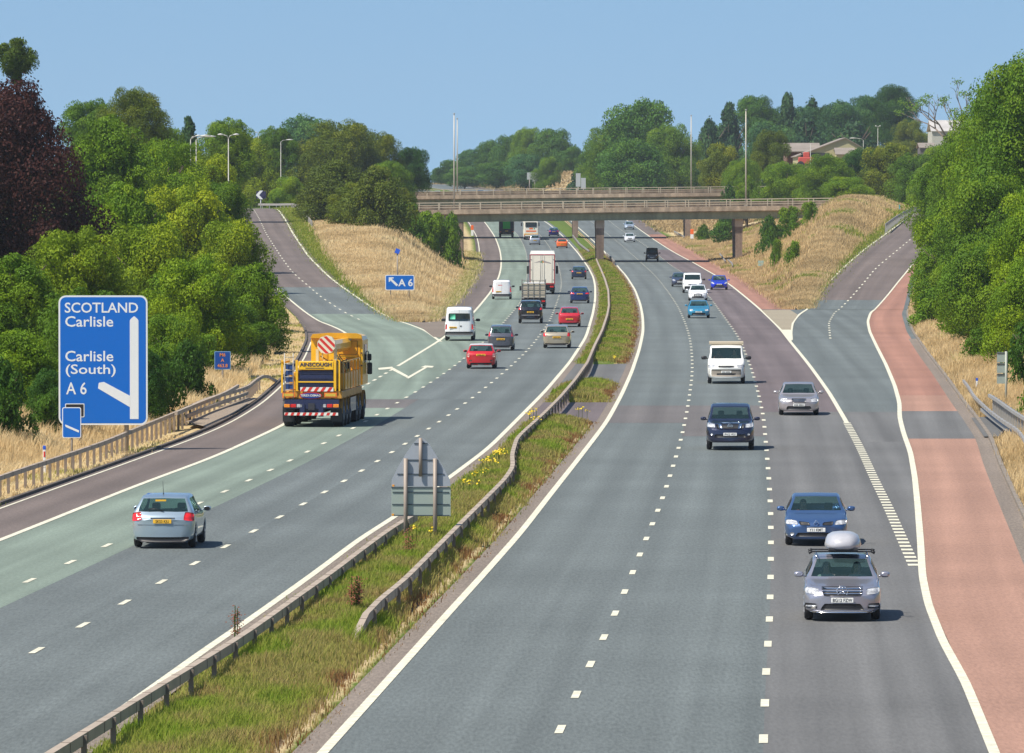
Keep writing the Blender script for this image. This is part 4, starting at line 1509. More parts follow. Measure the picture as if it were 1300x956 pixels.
def bare():
    D = 1500
    x = (1208 - CX) / F * D
    z0 = gz(x, D)
    t = empty('dead_tree', (x, D, z0), 0, 'half dead tree with bare twisting limbs above the white barn', 'tree')
    rr = random.Random(5)
    mb = MB()
    top = CAMZ + (245 - 86) / F * D - z0
    leafpts = []

    def grow(p, d, L, r, n):
        q = p + d * L
        mid = p + d * L * .5 + Vector((rr.uniform(-1, 1), rr.uniform(-1, 1), rr.uniform(-.5, 1))) * L * .1
        mb.tube([p, mid, q], [r, r * .8, r * .6], 5)
        if n == 0:
            leafpts.append(q)
            return
        for k in range(3 if n > 2 else 2):
            nd = (d + Vector((rr.uniform(-1, 1), rr.uniform(-1, 1), rr.uniform(-.35, .6))) * .75).normalized()
            grow(q, nd, L * rr.uniform(.6, .8), r * .6, n - 1)
    grow(Vector((0, 0, -.5)), Vector((0, 0, 1)), top * .50, .55, 0)
    for k in range(5):
        a = k * 1.3
        d = Vector((math.cos(a) * .8, math.sin(a) * .8, .8)).normalized()
        grow(Vector((0, 0, top * (.36 + .03 * k))), d, top * .19, .26, 3)
    bark = plain('dead_wood', (0.16, 0.12, 0.09), 0.9, var=.2)
    mb.build('trunk', bark, t)
    V, n = [], 0
    for p in leafpts[::3] + [Vector((rr.gauss(0, 2.2), rr.gauss(0, 2), top * .42)) for _ in range(12)]:
        for k in range(60):
            c = p + Vector((rr.gauss(0, .6), rr.gauss(0, .6), rr.gauss(0, .35)))
            a = Vector((rr.gauss(0, 1), rr.gauss(0, 1), rr.gauss(0, 1))).normalized() * .2
            b = a.orthogonal().normalized() * .15
            V += [c - a, c - b, c + a, c + b]
            n += 1
    np_mesh('crown', np.array([tuple(v) for v in V]), np.arange(4 * n).reshape(n, 4), MATS['leaves_green'], parent=t, tint=np.full(4 * n, .4))
# ================================================================== vehicles
def paint(name, col, metal=0.35, rough=0.32):
    return plain('paint_' + name, col, rough=rough, metal=metal, coat=1.0, var=0.03, scale=3)


def lerp(a, b, t):
    return a + (b - a) * t


def interp(tab, t):
    return float(np.interp(t, [p[0] for p in tab], [p[1] for p in tab]))


def smooth_tab(tab, t, w=0.02):
    return sum(interp(tab, min(1, max(0, t + w * k))) for k in (-1, -.5, 0, .5, 1)) / 5


class Body:
    def __init__(s, L, W, H, top, belt, wind, rear, roofw=0.74, wheels=(0.19, 0.80), rw=0.32, z0=0.20, nose=0.16, tail=0.10, pillars=(0.47, 0.66), side_to=None, nround=0.16, rround=0.10, nobelt=False):
        s.L, s.W, s.H, s.rw, s.z0, s.wheels = L, W, H, rw, z0, wheels
        s.wind, s.rear = wind, rear
        ts = set([0, .006, .015, .03, .05, .075, .1, 1, .995, .987, .975, .955, .93, *np.linspace(.1, .93, 44).round(4)])
        keys = [wind[0], wind[1]] + (list(rear) if rear else []) + [p - .012 for p in pillars] + [p + .012 for p in pillars]
        ts = [t for t in ts if min(abs(t - k) for k in keys) > .008 or t in (0, 1)] + keys
        ts = sorted(ts)
        s.ts = ts
        hw = W / 2
        rows = []
        for t in ts:
            y = L / 2 - t * L
            w = hw
            if t < .10:
                w *= 1 - nround * (1 - t / .10) ** 2.4
            if t > .92:
                w *= 1 - rround * ((t - .92) / .08) ** 2.4
            zt = smooth_tab(top, t, .008) if 0.03 < t < .97 else interp(top, t)
            zbn = interp(belt, t)
            zb = min(zbn, zt - .05)
            c = zt - zb
            k = min(1, max(0, (c - .05) / .34))
            we = lerp(w * .90, hw * roofw * (1 - .05 * max(0, t - .7)), k)
            wb = w * lerp(.965, .945, k)
            zbot = z0
            arch = 0
            for tw in wheels:
                dy = y - (L / 2 - tw * L)
                ra = rw + .055
                if abs(dy) < ra:
                    arch = max(arch, rw + math.sqrt(ra * ra - dy * dy))
            zz = [z0, z0, z0 + .07, lerp(z0, zb, .36), lerp(z0, zb, .62), lerp(z0, zb, .90), zb]
            xx = [0, w * .80, w * .955, w * .99, w, w * .985, wb]
            if arch:
                a = max(arch, z0)
                zz[1] = max(zz[1], a - .02)
                zz[2] = max(zz[2], a)
                zz[3] = max(zz[3], a + .03)
                zz[4] = max(zz[4], a + .06)
                zz[0] = max(zz[0], z0 + .1)
            xx += [lerp(wb, we, .86), we * .995, we * .90, we * .5, 0]
            zz += [zb + c * .80, zb + c * .92, zb + c * .975, zt - .008, zt]
            rows.append([(x, y, z) for x, z in zip(xx, zz)])
        M = len(rows[0])
        s.M = M
        # full ring: right side 0..M-1 then left side M-2..1
        G = []
        for r in rows:
            G.append([Vector(p) for p in r] + [Vector((-p[0], p[1], p[2])) for p in r[-2:0:-1]])
        s.G = G
        # shape the ends
        for i, t in enumerate(ts):
            for p in G[i]:
                if t < .16:
                    g = (1 - t / .16) ** 1.2
                    p.y -= g * (nose * (abs(p.x) / hw) ** 2.3 * L / 4.2 + .10 * max(0, (p.z - .52)) + .12 * max(0, .34 - p.z))
                if t > .86 and tail:
                    g = ((t - .86) / .14) ** 1.2
                    p.y += g * (tail * (abs(p.x) / hw) ** 2.6 * L / 4.2 + .10 * max(0, (.42 - p.z)))
        s.nr, s.nc = len(G), len(G[0])

    def strip_cells(s, j0, j1, t0, t1):
        cells = set()
        for i in range(s.nr - 1):
            a, b = s.ts[i], s.ts[i + 1]
            if a >= t0 - 1e-6 and b <= t1 + 1e-6:
                for j in range(j0, j1):
                    cells.add((i, j))
        return cells

    def mesh(s, name, cells, mat, parent, inset=0.0, mirror=False):
        idx = {}
        v, f = [], []
        cen = Vector((0, 0, .8))

        def vid(i, j):
            j %= s.nc
            if (i, j) not in idx:
                p = s.G[i][j].copy()
                if inset:
                    d = Vector((p.x, 0, p.z - .7))
                    if d.length > 1e-6:
                        p -= d.normalized() * inset
                idx[(i, j)] = len(v)
                v.append(p)
            return idx[(i, j)]
        for i, j in sorted(cells):
            f.append((vid(i, j), vid(i, j + 1), vid(i + 1, j + 1), vid(i + 1, j)))
        return v, f, vid

    def build(s, root, mpaint, mglass=None, rear_glass=True, side_glass=(None, None), lower=None, no_windscreen=False):
        mglass = mglass or M_glass
        M = s.M
        full = set((i, j) for i in range(s.nr - 1) for j in range(s.nc))
        c9a, c9b = M - 3, M + 1            # cells between roof-edge points across the roof
        wind = s.strip_cells(c9a, c9b, *s.wind) if not no_windscreen else set()
        rear = s.strip_cells(c9a, c9b, *s.rear) if (s.rear and rear_glass) else set()
        side = set()
        if side_glass[0] is not None:
            for a, b in side_glass:
                side |= s.strip_cells(6, 7, a, b)
                side |= s.strip_cells(s.nc - 7, s.nc - 6, a, b)
        cells = full - wind - rear - side
        v, f, vid = s.mesh('body', cells, mpaint, root)
        # end caps with rows across
        NX = 6

        def cap(i, flip):
            prev = None
            for j in range(0, M):
                a, b = vid(i, j), vid(i, (s.nc - j) % s.nc)
                if j in (0, M - 1):
                    row = [a] * (NX + 1)
                else:
                    pa, pb = v[a], v[b]
                    row = [a]
                    for k in range(1, NX):
                        q = pa.lerp(pb, k / NX)
                        u = 1 - abs(1 - 2 * k / NX)
                        dy = (1 - (abs(q.x) / max(abs(pa.x), .01)) ** 2.2) * (.05 + .10 * min(1, abs(pa.x) / .8))
                        q.y += dy if i == 0 else -dy * .6
                        v.append(q)
                        row.append(len(v) - 1)
                    row.append(b)
                if prev:
                    for k in range(NX):
                        q = [prev[k], prev[k + 1], row[k + 1], row[k]]
                        u = []
                        for x in q:
                            if x not in u:
                                u.append(x)
                        if len(u) >= 3:
                            f.append(tuple(u))
                prev = row
        cap(0, False)
        cap(s.nr - 1, True)
        # the caps bulge; move whole cap centre line out is part of their rows
        me = bpy.data.meshes.new('body')
        me.from_pydata([tuple(p) for p in v], [], f)
        me.update()
        bm = bmesh.new()
        bm.from_mesh(me)
        bmesh.ops.recalc_face_normals(bm, faces=bm.faces)
        for fc in bm.faces:
            fc.smooth = True
        lowi = 1
        if lower is not None:
            for fc in bm.faces:
                if fc.calc_center_median().z < lower:
                    fc.material_index = 1
        bm.to_mesh(me)
        s.bvh = BVHTree.FromBMesh(bm)
        bm.free()
        body = link_mesh('body', me, [mpaint, M_black], root)
        s.body = body

        def gl(name, cells):
            if not cells:
                return
            v, f, _ = s.mesh(name, cells, None, None, inset=0.006)
            me = bpy.data.meshes.new(name)
            me.from_pydata([tuple(p) for p in v], [], f)
            for p in me.polygons:
                p.use_smooth = True
            o = link_mesh(name, me, mglass, root)
            return o
        gl('windscreen', wind)
        if rear:
            gl('rear_window', rear)
        if side:
            nl = set(c for c in side if c[1] < M)
            gl('side_window', nl)
            gl('side_window', side - nl)
        return body

    def hit(s, x, z, side):
        for k in range(12):
            loc, n, i, d = s.bvh.ray_cast(Vector((x, side * (s.L / 2 + 1), z)), Vector((0, -side, 0)))
            if loc is not None and d < 1.0 + s.L * .45:
                return loc, n
            x *= 0.985
        return Vector((x, side * s.L / 2, z)), Vector((0, side, 0))

    def patch(s, name, quad, mat, side=1, off=0.012, n=(8, 5), rnd=0.0, parent=None, both=False):
        """quad: (x,z) corners; projected on the body end"""
        outs = []
        for sg in ((1, -1) if both else (1,)):
            V, Fq = [], []
            for b in range(n[1] + 1):
                for a in range(n[0] + 1):
                    u, w = a / n[0], b / n[1]
                    if rnd:
                        uu, ww = 2 * u - 1, 2 * w - 1
                        eu = uu * math.sqrt(max(0, 1 - ww * ww / 2))
                        ew = ww * math.sqrt(max(0, 1 - uu * uu / 2))
                        u = (lerp(uu, eu, rnd) + 1) / 2
                        w = (lerp(ww, ew, rnd) + 1) / 2
                    p0 = (lerp(quad[0][0], quad[1][0], u), lerp(quad[0][1], quad[1][1], u))
                    p1 = (lerp(quad[3][0], quad[2][0], u), lerp(quad[3][1], quad[2][1], u))
                    x, z = lerp(p0[0], p1[0], w) * sg, lerp(p0[1], p1[1], w)
                    loc, nn = s.hit(x, z, side)
                    V.append((loc.x + nn.x * off, loc.y + side * off, loc.z))
            for b in range(n[1]):
                for a in range(n[0]):
                    i = b * (n[0] + 1) + a
                    Fq.append((i, i + 1, i + n[0] + 2, i + n[0] + 1))
            # rim going back to the body so the piece has thickness
            ring = [a for a in range(n[0] + 1)] + [(b + 1) * (n[0] + 1) - 1 for b in range(1, n[1] + 1)] + [n[1] * (n[0] + 1) + a for a in range(n[0] - 1, -1, -1)] + [b * (n[0] + 1) for b in range(n[1] - 1, 0, -1)]
            k0 = len(V)
            for r in ring:
                p = V[r]
                V.append((p[0] * .998, p[1] - side * (off + .02), p[2]))
            for q in range(len(ring)):
                q2 = (q + 1) % len(ring)
                Fq.append((ring[q], ring[q2], k0 + q2, k0 + q))
            me = bpy.data.meshes.new(name)
            me.from_pydata(V, [], Fq)
            for i, p in enumerate(me.polygons):
                p.use_smooth = i < n[0] * n[1]
            o = link_mesh(name, me, mat, parent or s.root)
            outs.append(o)
        return outs


def wheel_set(root, B, small=False):
    yz = [B.L / 2 - t * B.L for t in B.wheels]
    w = .20
    for y in yz:
        for sg in (1, -1):
            x = sg * (B.W / 2 - w / 2 - .015)
            mb = MB()
            r = B.rw
            pts = [(-w / 2, r * .62), (-w / 2 - .004, r * .85), (-w / 2 + .02, r * .97), (0, r), (w / 2 - .02, r * .97), (w / 2 + .004, r * .85), (w / 2, r * .62)]
            mb.tube([Vector((a, 0, 0)) for a, _ in pts], [q for _, q in pts], 20)
            o = mb.build('wheel', M_tyre, root)
            o.location = (x, y, r)
            rm = MB()
            xs = sg * (w / 2 + .006)
            rm.cyl((xs - sg * .03, 0, 0), r * .60, .02, 'x', 18, 1)
            for k in range(5):
                a = k * 2 * math.pi / 5
                rm.box((xs, math.sin(a) * r * .30, math.cos(a) * r * .30), (.02, .055, r * .62), 0, Matrix.Rotation(-a, 3, 'X'))
            rm.cyl((xs, 0, 0), r * .13, .03, 'x', 10, 0)
            ro = rm.build('rim', [M_rim, M_black], o)


def mirrors(root, B, y, z, mat, dx=0.10, s=1.0):
    for sg in (1, -1):
        mb = MB()
        x0 = sg * (B.W / 2 - .04)
        mb.tube([(x0, y, z - .03), (x0 + sg * dx * .8, y, z)], [.022, .022], 6)
        c = Vector((x0 + sg * (dx + .06) * s, y, z + .02))
        pr = []
        for yy, sc in ((-.05, .72), (-.035, .95), (.0, 1.0), (.04, .85), (.07, .5)):
            pr.append((yy, sc))
        b = len(mb.v)
        n = 12
        for yy, sc in pr:
            for k in range(n):
                a = 2 * math.pi * k / n
                ca, sa = math.cos(a), math.sin(a)
                ex = .115 * s * sc * math.copysign(abs(ca) ** .7, ca)
                ez = .072 * s * sc * math.copysign(abs(sa) ** .7, sa)
                mb.v.append((c.x + ex, c.y + yy, c.z + ez))
        for q in range(len(pr) - 1):
            for k in range(n):
                mb.f.append([b + q * n + k, b + q * n + (k + 1) % n, b + (q + 1) * n + (k + 1) % n, b + (q + 1) * n + k])
                mb.m.append(0)
                mb.sm.append(True)
        mb.f.append([b + k for k in range(n)])
        mb.m.append(1)
        mb.sm.append(False)
        mb.f.append([b + (len(pr) - 1) * n + k for k in range(n)])
        mb.m.append(0)
        mb.sm.append(False)
        mb.build('wing_mirror', [mat, M_black], root)


def plate(root, B, z, side, text=None, yellow=None, x=0.0, w=.52, h=.115):
    yellow = (side < 0) if yellow is None else yellow
    loc, n = B.hit(x, z, side)
    y = loc.y + side * .02
    for dx in (-w / 2, w / 2):
        l2, _ = B.hit(x + dx, z, side)
        y = side * max(side * y, side * (l2.y + side * .012))
    mb = MB()
    mb.rbox(-w / 2, w / 2, -.008, .008, -h / 2, h / 2, .012)
    o = mb.build('number_plate', M_yplate if yellow else M_wplate, root)
    o.location = (x, y, z)
    if text:
        text_mesh(text, .112, M_ink, 'lettering', o, (0, side * .010, -.002), (math.pi / 2, 0, 0 if side < 0 else math.pi), .001, sx=.86, off=.0015)
    else:
        mb = MB()
        for k in range(7):
            mb.bbox(-.20 + k * .058 + (.02 if k > 3 else 0), -.165 + k * .058 + (.02 if k > 3 else 0), side * .009, side * .011, -.036, .036)
        mb.build('lettering', M_ink, o)
    return o


def cabin(root, B, z=0.55, seats=True, t0=0.3, t1=0.92, wheel=True):
    hw = B.W / 2 * .84
    zb = z
    mb = MB()
    mb.bbox(-hw, hw, B.L / 2 - t1 * B.L, B.L / 2 - t0 * B.L, zb - .03, zb + .02)
    mb.build('cabin_floor', M_dark, root)
    if not seats:
        return
    H = B.H
    for x in (-.36, .36):
        mb = MB()
        ys = B.L / 2 - (B.wind[1] + .09) * B.L
        mb.rbox(x - .22, x + .22, ys - .20, ys - .08, zb, H - .50, .08)
        mb.rbox(x - .12, x + .12, ys - .19, ys - .10, H - .47, H - .29, .05)
        mb.build('front_seat', M_dark, root)
    mb = MB()
    yd = B.L / 2 - (B.wind[0] + .09) * B.L
    mb.rbox(-hw, hw, yd - .25, yd + .1, zb, zb + .36, .06)
    mb.build('dashboard', M_dark, root)
    yr = B.L / 2 - min(.80, B.wind[1] + .30) * B.L
    mb = MB()
    mb.rbox(-.58, .58, yr - .2, yr - .06, zb, H - .55, .08)
    for x in (-.36, .36):
        mb.rbox(x - .12, x + .12, yr - .19, yr - .1, H - .53, H - .40, .04)
    mb.build('rear_seat', M_dark, root)


TYPES = {
    'hatch': dict(L=4.2, W=1.76, H=1.50, top=[(0, .60), (.012, .72), (.06, .80), (.24, .95), (.255, .97), (.44, 1.44), (.55, 1.50), (.75, 1.48), (.87, 1.42), (.965, 1.00), (.99, .90), (1, .80)], belt=[(0, .8), (.25, .93), (.9, 1.02), (1, .98)], wind=(.265, .43), rear=(.875, .958), sg=[(.33, .458), (.482, .648), (.672, .80)], pil=(.47, .66)),
    'mini': dict(L=3.7, W=1.68, H=1.40, top=[(0, .62), (.012, .74), (.08, .84), (.26, .93), (.27, .95), (.41, 1.34), (.55, 1.40), (.76, 1.38), (.86, 1.33), (.955, .98), (.99, .88), (1, .78)], belt=[(0, .85), (1, .94)], wind=(.28, .40), rear=(.865, .95), sg=[(.33, .478), (.502, .78)], pil=(.49, .64), roofw=.76),
    'saloon': dict(L=4.7, W=1.80, H=1.45, top=[(0, .60), (.012, .72), (.06, .78), (.27, .93), (.28, .95), (.43, 1.38), (.53, 1.45), (.66, 1.42), (.71, 1.38), (.85, 1.04), (.97, 1.0), (1, .86)], belt=[(0, .8), (.25, .92), (.9, 1.0), (1, .97)], wind=(.29, .425), rear=(.715, .845), sg=[(.35, .458), (.482, .598), (.622, .70)], pil=(.47, .61)),
    'estate': dict(L=4.6, W=1.79, H=1.46, top=[(0, .60), (.012, .72), (.06, .79), (.27, .94), (.28, .96), (.43, 1.39), (.52, 1.46), (.8, 1.44), (.89, 1.39), (.965, 1.02), (.99, .92), (1, .82)], belt=[(0, .8), (.25, .93), (.9, 1.0), (1, .97)], wind=(.29, .425), rear=(.895, .96), sg=[(.35, .458), (.482, .628), (.652, .84)], pil=(.47, .64)),
    'coupe': dict(L=4.35, W=1.77, H=1.42, top=[(0, .56), (.012, .66), (.06, .76), (.24, .92), (.25, .94), (.42, 1.36), (.53, 1.42), (.68, 1.40), (.76, 1.35), (.90, 1.03), (.98, .99), (1, .85)], belt=[(0, .78), (.25, .92), (1, .99)], wind=(.262, .412), rear=(.77, .893), sg=[(.32, .478), (.502, .70)], pil=(.49, .72)),
    'suv': dict(L=4.7, W=1.86, H=1.76, top=[(0, .80), (.012, .95), (.05, 1.04), (.24, 1.13), (.25, 1.15), (.38, 1.66), (.48, 1.76), (.8, 1.75), (.90, 1.70), (.97, 1.20), (.99, 1.1), (1, 1.0)], belt=[(0, .9), (.25, 1.10), (1, 1.18)], wind=(.262, .372), rear=(.905, .963), sg=[(.32, .438), (.462, .618), (.642, .84)], pil=(.45, .63), roofw=.80, rw=.37, z0=.30, nose=.10),
    'jeep': dict(L=4.1, W=1.80, H=1.95, top=[(0, 1.02), (.012, 1.08), (.24, 1.14), (.25, 1.18), (.31, 1.80), (.36, 1.95), (.9, 1.94), (.985, 1.88), (1, 1.8)], belt=[(0, 1.0), (.25, 1.15), (1, 1.18)], wind=(.26, .305), rear=None, sg=[(.34, .458), (.482, .66)], pil=(.47, .68), roofw=.87, rw=.38, z0=.36, nose=.04, nround=.06, rround=.03),
    'van': dict(L=4.3, W=1.84, H=1.82, top=[(0, .80), (.012, .92), (.05, 1.0), (.19, 1.16), (.20, 1.18), (.33, 1.70), (.42, 1.82), (.9, 1.82), (.985, 1.78), (1, 1.70)], belt=[(0, .9), (.2, 1.10), (1, 1.14)], wind=(.215, .325), rear=None, sg=[(.27, .40)], pil=(.42, .6), roofw=.84, z0=.24, nose=.10, rround=.04, tail=.03),
    'bigvan': dict(L=5.2, W=1.97, H=2.30, top=[(0, .85), (.012, 1.02), (.04, 1.14), (.135, 1.32), (.145, 1.34), (.25, 2.05), (.33, 2.26), (.9, 2.30), (.985, 2.26), (1, 2.15)], belt=[(0, 1.0), (.15, 1.26), (1, 1.30)], wind=(.15, .245), rear=None, sg=[(.20, .32)], pil=(.34, .6), roofw=.86, z0=.28, rw=.34, nose=.10, rround=.03, tail=.02, wheels=(.17, .80)),
}


def make_car(kind, name, cat, label, mpaint, **kw):
    sp = dict(TYPES[kind])
    sp.update(kw.get('over', {}))
    sg = sp.pop('sg')
    pil = sp.pop('pil')
    root = empty(name, (0, 0, 0), 0, label, cat)
    B = Body(pillars=pil, **sp)
    B.root = root
    opq = kw.get('glass')
    B.build(root, mpaint, side_glass=sg, lower=kw.get('lower'), mglass=opq)
    wheel_set(root, B)
    cabin(root, B, z=sp['belt'][-1][1] - .42, t0=sp['wind'][0] + .03, t1=(sp['rear'][1] if sp.get('rear') else .95) - .02, seats=kind not in ('bigvan', 'van'))
    hw = B.W / 2
    ym = B.L / 2 - (sp['wind'][0] + .075) * B.L
    mirrors(root, B, ym, interp(sp['belt'], sp['wind'][0]) + .06, kw.get('mirror', mpaint), s=kw.get('ms', 1.0))
    return root, B


def std_rear(B, kind='hatch', lamps=None, plate_z=.78, text=None, wiper=True, intake=True, px=0):
    hw = B.W / 2
    z = lamps or [(.56, .80), (.86, .76), (.84, .98), (.60, .96)]
    B.patch('tail_light', [(a * hw / .88, b) for a, b in z], M_red, -1, .014, (6, 4), .3, both=True)
    plate(B.root, B, plate_z, -1, text, x=px)
    B.patch('rear_bumper_valance', [(-hw * .80, B.z0 - .02), (hw * .80, B.z0 - .02), (hw * .84, B.z0 + .12), (-hw * .84, B.z0 + .12)], M_black, -1, .015, (10, 2))
    if wiper and B.rear:
        i0 = [i for i, t in enumerate(B.ts) if abs(t - B.rear[1]) < 1e-6][0]
        p = B.G[i0][B.M - 1]
        mb = MB()
        mb.tube([(0.02, p.y - .03, p.z + .01), (-.2, p.y + .01, p.z + .075), (-.42, p.y + .0, p.z + .06)], [.014, .010, .010], 5)
        mb.build('rear_wiper', M_black, B.root)


def std_front(B, head=None, grille=None, text=None, plate_z=.50, intake=None, fog=None):
    hw = B.W / 2
    h = head or [(.50, .66), (.80, .68), (.78, .80), (.52, .75)]
    B.patch('headlight', [(a * hw / .88, b) for a, b in h], M_lamp, 1, .012, (7, 4), .35, both=True)
    g = grille or [(-.36, .60), (.36, .60), (.40, .72), (-.40, .72)]
    B.patch('grille', g, M_black, 1, .010, (10, 4), .15)
    k = intake or [(-.58, B.z0 + .06), (.58, B.z0 + .06), (.52, B.z0 + .22), (-.52, B.z0 + .22)]
    B.patch('air_intake', k, M_black, 1, .008, (10, 3), .1)
    plate(B.root, B, plate_z, 1, text)
    if fog:
        B.patch('fog_light', fog, M_lamp, 1, .014, (5, 3), 1.0, both=True)


def place(root, B, px, py, curve, away, dz=0.0, zf=z_main, near_off=None, ref='axle'):
    """contact of the visible tyres seen at the pixel; `away` = driving away from the camera"""
    x, D = unproj(px, py, zf)
    c = curve
    tang = (float(c(D + 10)) - float(c(D - 10))) / 20
    rz = -math.atan(tang) + (0 if away else math.pi)
    L = B.L if B else near_off * 2
    off = (L / 2 - (1 - B.wheels[1]) * L) if (away and B) else ((L / 2 - B.wheels[0] * L) if B else near_off)
    y = D + off
    xx = x + tang * off
    z = float(zf(y))
    slope = (float(zf(y + 2)) - float(zf(y - 2))) / 4
    root.location = (xx, y, z + .012)
    root.rotation_euler = (math.atan(slope) * (1 if away else -1), 0, rz)


# ------------------------------------------------------------------ people
def person(label, loc, rz, shirt, hair, parent_scale=1.0, lean=0.0, arms=True):
    """a seated figure grown as one skin over a skeleton"""
    J = {'pel': (0, 0, .10), 'sp': (0, -.03, .32), 'ch': (0, -.03, .50), 'nk': (0, -.01, .62), 'hd0': (0, .01, .70), 'hd1': (0, .015, .80), 'hd2': (0, .01, .86),
         'nose': (0, .105, .745), 'ls': (-.17, -.02, .54), 'le': (-.24, .06, .32), 'lw': (-.17, .30, .36), 'lh': (-.16, .38, .38),
         'rs': (.17, -.02, .54), 're': (.24, .06, .32), 'rw': (.17, .30, .36), 'rh': (.16, .38, .38),
         'lk': (-.12, .42, .14), 'rk': (.12, .42, .14), 'lf': (-.12, .60, -.22), 'rf': (.12, .60, -.22)}
    R = {'pel': .13, 'sp': .125, 'ch': .14, 'nk': .055, 'hd0': .078, 'hd1': .085, 'hd2': .06, 'nose': .014, 'ls': .07, 'le': .045, 'lw': .032, 'lh': .036,
         'rs': .07, 're': .045, 'rw': .032, 'rh': .036, 'lk': .065, 'rk': .065, 'lf': .045, 'rf': .045}
    E = [('pel', 'sp'), ('sp', 'ch'), ('ch', 'nk'), ('nk', 'hd0'), ('hd0', 'hd1'), ('hd1', 'hd2'), ('hd0', 'nose'), ('ch', 'ls'), ('ls', 'le'), ('le', 'lw'), ('lw', 'lh'), ('ch', 'rs'), ('rs', 're'), ('re', 'rw'), ('rw', 'rh'), ('pel', 'lk'), ('pel', 'rk'), ('lk', 'lf'), ('rk', 'rf')]
    for s_, sg in (('l', -1), ('r', 1)):
        for k in range(4):          # fingers closing forward on the wheel
            n = f'{s_}g{k}'
            b = J[s_ + 'h']
            J[n] = (b[0] - sg * .0 + (k - 1.5) * .018, b[1] + .05, b[2] + .02 - .006 * k)
            R[n] = .009
            E.append((s_ + 'h', n))
        n = s_ + 'th'
        b = J[s_ + 'h']
        J[n] = (b[0] - sg * .04, b[1] + .02, b[2] + .02)
        R[n] = .010
        E.append((s_ + 'h', n))
    names = list(J)
    me = bpy.data.meshes.new('person')
    me.from_pydata([J[n] for n in names], [(names.index(a), names.index(b)) for a, b in E], [])
    o = bpy.data.objects.new('person', me)
    COL.objects.link(o)
    md = o.modifiers.new('skin', 'SKIN')
    sub = o.modifiers.new('sub', 'SUBSURF')
    sub.levels = 1
    sub.render_levels = 1
    for n, d in zip(names, me.skin_vertices[0].data):
        d.radius = (R[n], R[n] * (.8 if n in ('pel', 'sp', 'ch') else 1))
        d.use_root = n == 'pel'
    dg = bpy.context.evaluated_depsgraph_get()
    m2 = bpy.data.meshes.new_from_object(o.evaluated_get(dg))
    bpy.data.objects.remove(o)
    skin = plain('skin', (0.50, 0.27, 0.18), 0.55, var=.04)
    sh = plain('cloth_' + shirt[0], shirt[1], 0.9, var=.08)
    m2.materials.clear()
    p = link_mesh('person', m2, [skin, sh])
    for f in m2.polygons:
        f.use_smooth = True
        c = f.center
        f.material_index = 1 if (c.z < .60 and c.y < .22) or c.z < .25 else 0
    p.location = loc
    p.rotation_euler = (0, 0, rz)
    setp(p, label, 'person')
    mb = MB()
    n, m_ = 10, 6
    v = []
    for i in range(m_ + 1):
        ph = math.pi * .60 * i / m_
        for k in range(n):
            a = 2 * math.pi * k / n
            v.append((.094 * math.sin(ph) * math.cos(a), -.012 + .105 * math.sin(ph) * math.sin(a) - .012 * math.sin(ph), .805 + .105 * math.cos(ph) + (.05 if math.sin(a) > .3 and i > 3 else 0)))
    fs = [(i * n + k, i * n + (k + 1) % n, (i + 1) * n + (k + 1) % n, (i + 1) * n + k) for i in range(m_) for k in range(n)]
    mb.poly(v, fs, 0, True)
    mb.build('hair', plain('hair_' + hair[0], hair[1], .8), p)
    mb = MB()
    for sx in (-.032, .032):
        mb.tube([(sx, .078, .775), (sx, .092, .775)], [.012, .008], 8)
    mb.build('eyes', M_ink, p)
    return p


def seat_in(root, B, sx, label, shirt, hair):
    """world place of a seat: sx is the side in the vehicle's own frame"""
    y = B.L / 2 - (B.wind[1] + .055) * B.L
    M = Matrix.LocRotScale(root.location, root.rotation_euler, None)
    z = B.H - 1.08
    w = M @ Vector((sx, y, z))
    return person(label, w, root.rotation_euler.z, shirt, hair)
def star(root, B, z, r=.12):
    mb = MB()
    loc, n = B.hit(0, z, 1)
    y = loc.y + .045
    k = 20
    mb.tube([(r * math.cos(2 * math.pi * i / k), y, z + r * math.sin(2 * math.pi * i / k)) for i in range(k + 1)], .012, 6)
    for a in (90, 210, 330):
        a = math.radians(a)
        mb.tube([(0, y, z), (r * math.cos(a), y, z + r * math.sin(a))], [.018, .006], 5)
    mb.build('emblem', M_chrome, root)


def diamond(root, B, z, r=.07):
    loc, n = B.hit(0, z, 1)
    y = loc.y + .03
    mb = MB()
    p = [(0, r * 1.3), (r, 0), (0, -r * 1.3), (-r, 0)]
    mb.tube([(a, y, z + b) for a, b in p + [p[0]]], .018, 4, smooth=False)
    mb.build('emblem', M_chrome, root)


def rings(root, B, z, r=.05, n=4):
    loc, _ = B.hit(0, z, 1)
    mb = MB()
    for q in range(n):
        cx = (q - (n - 1) / 2) * r * 1.35
        mb.tube([(cx + r * math.cos(2 * math.pi * i / 14), loc.y + .03, z + r * math.sin(2 * math.pi * i / 14)) for i in range(15)], .009, 5)
    mb.build('emblem', M_chrome, root)


def bars(B, x0, x1, zs, h, mat, name='grille_bar', side=1, off=.02):
    for z in zs:
        B.patch(name, [(x0, z), (x1, z), (x1, z + h), (x0, z + h)], mat, side, off, (10, 1))


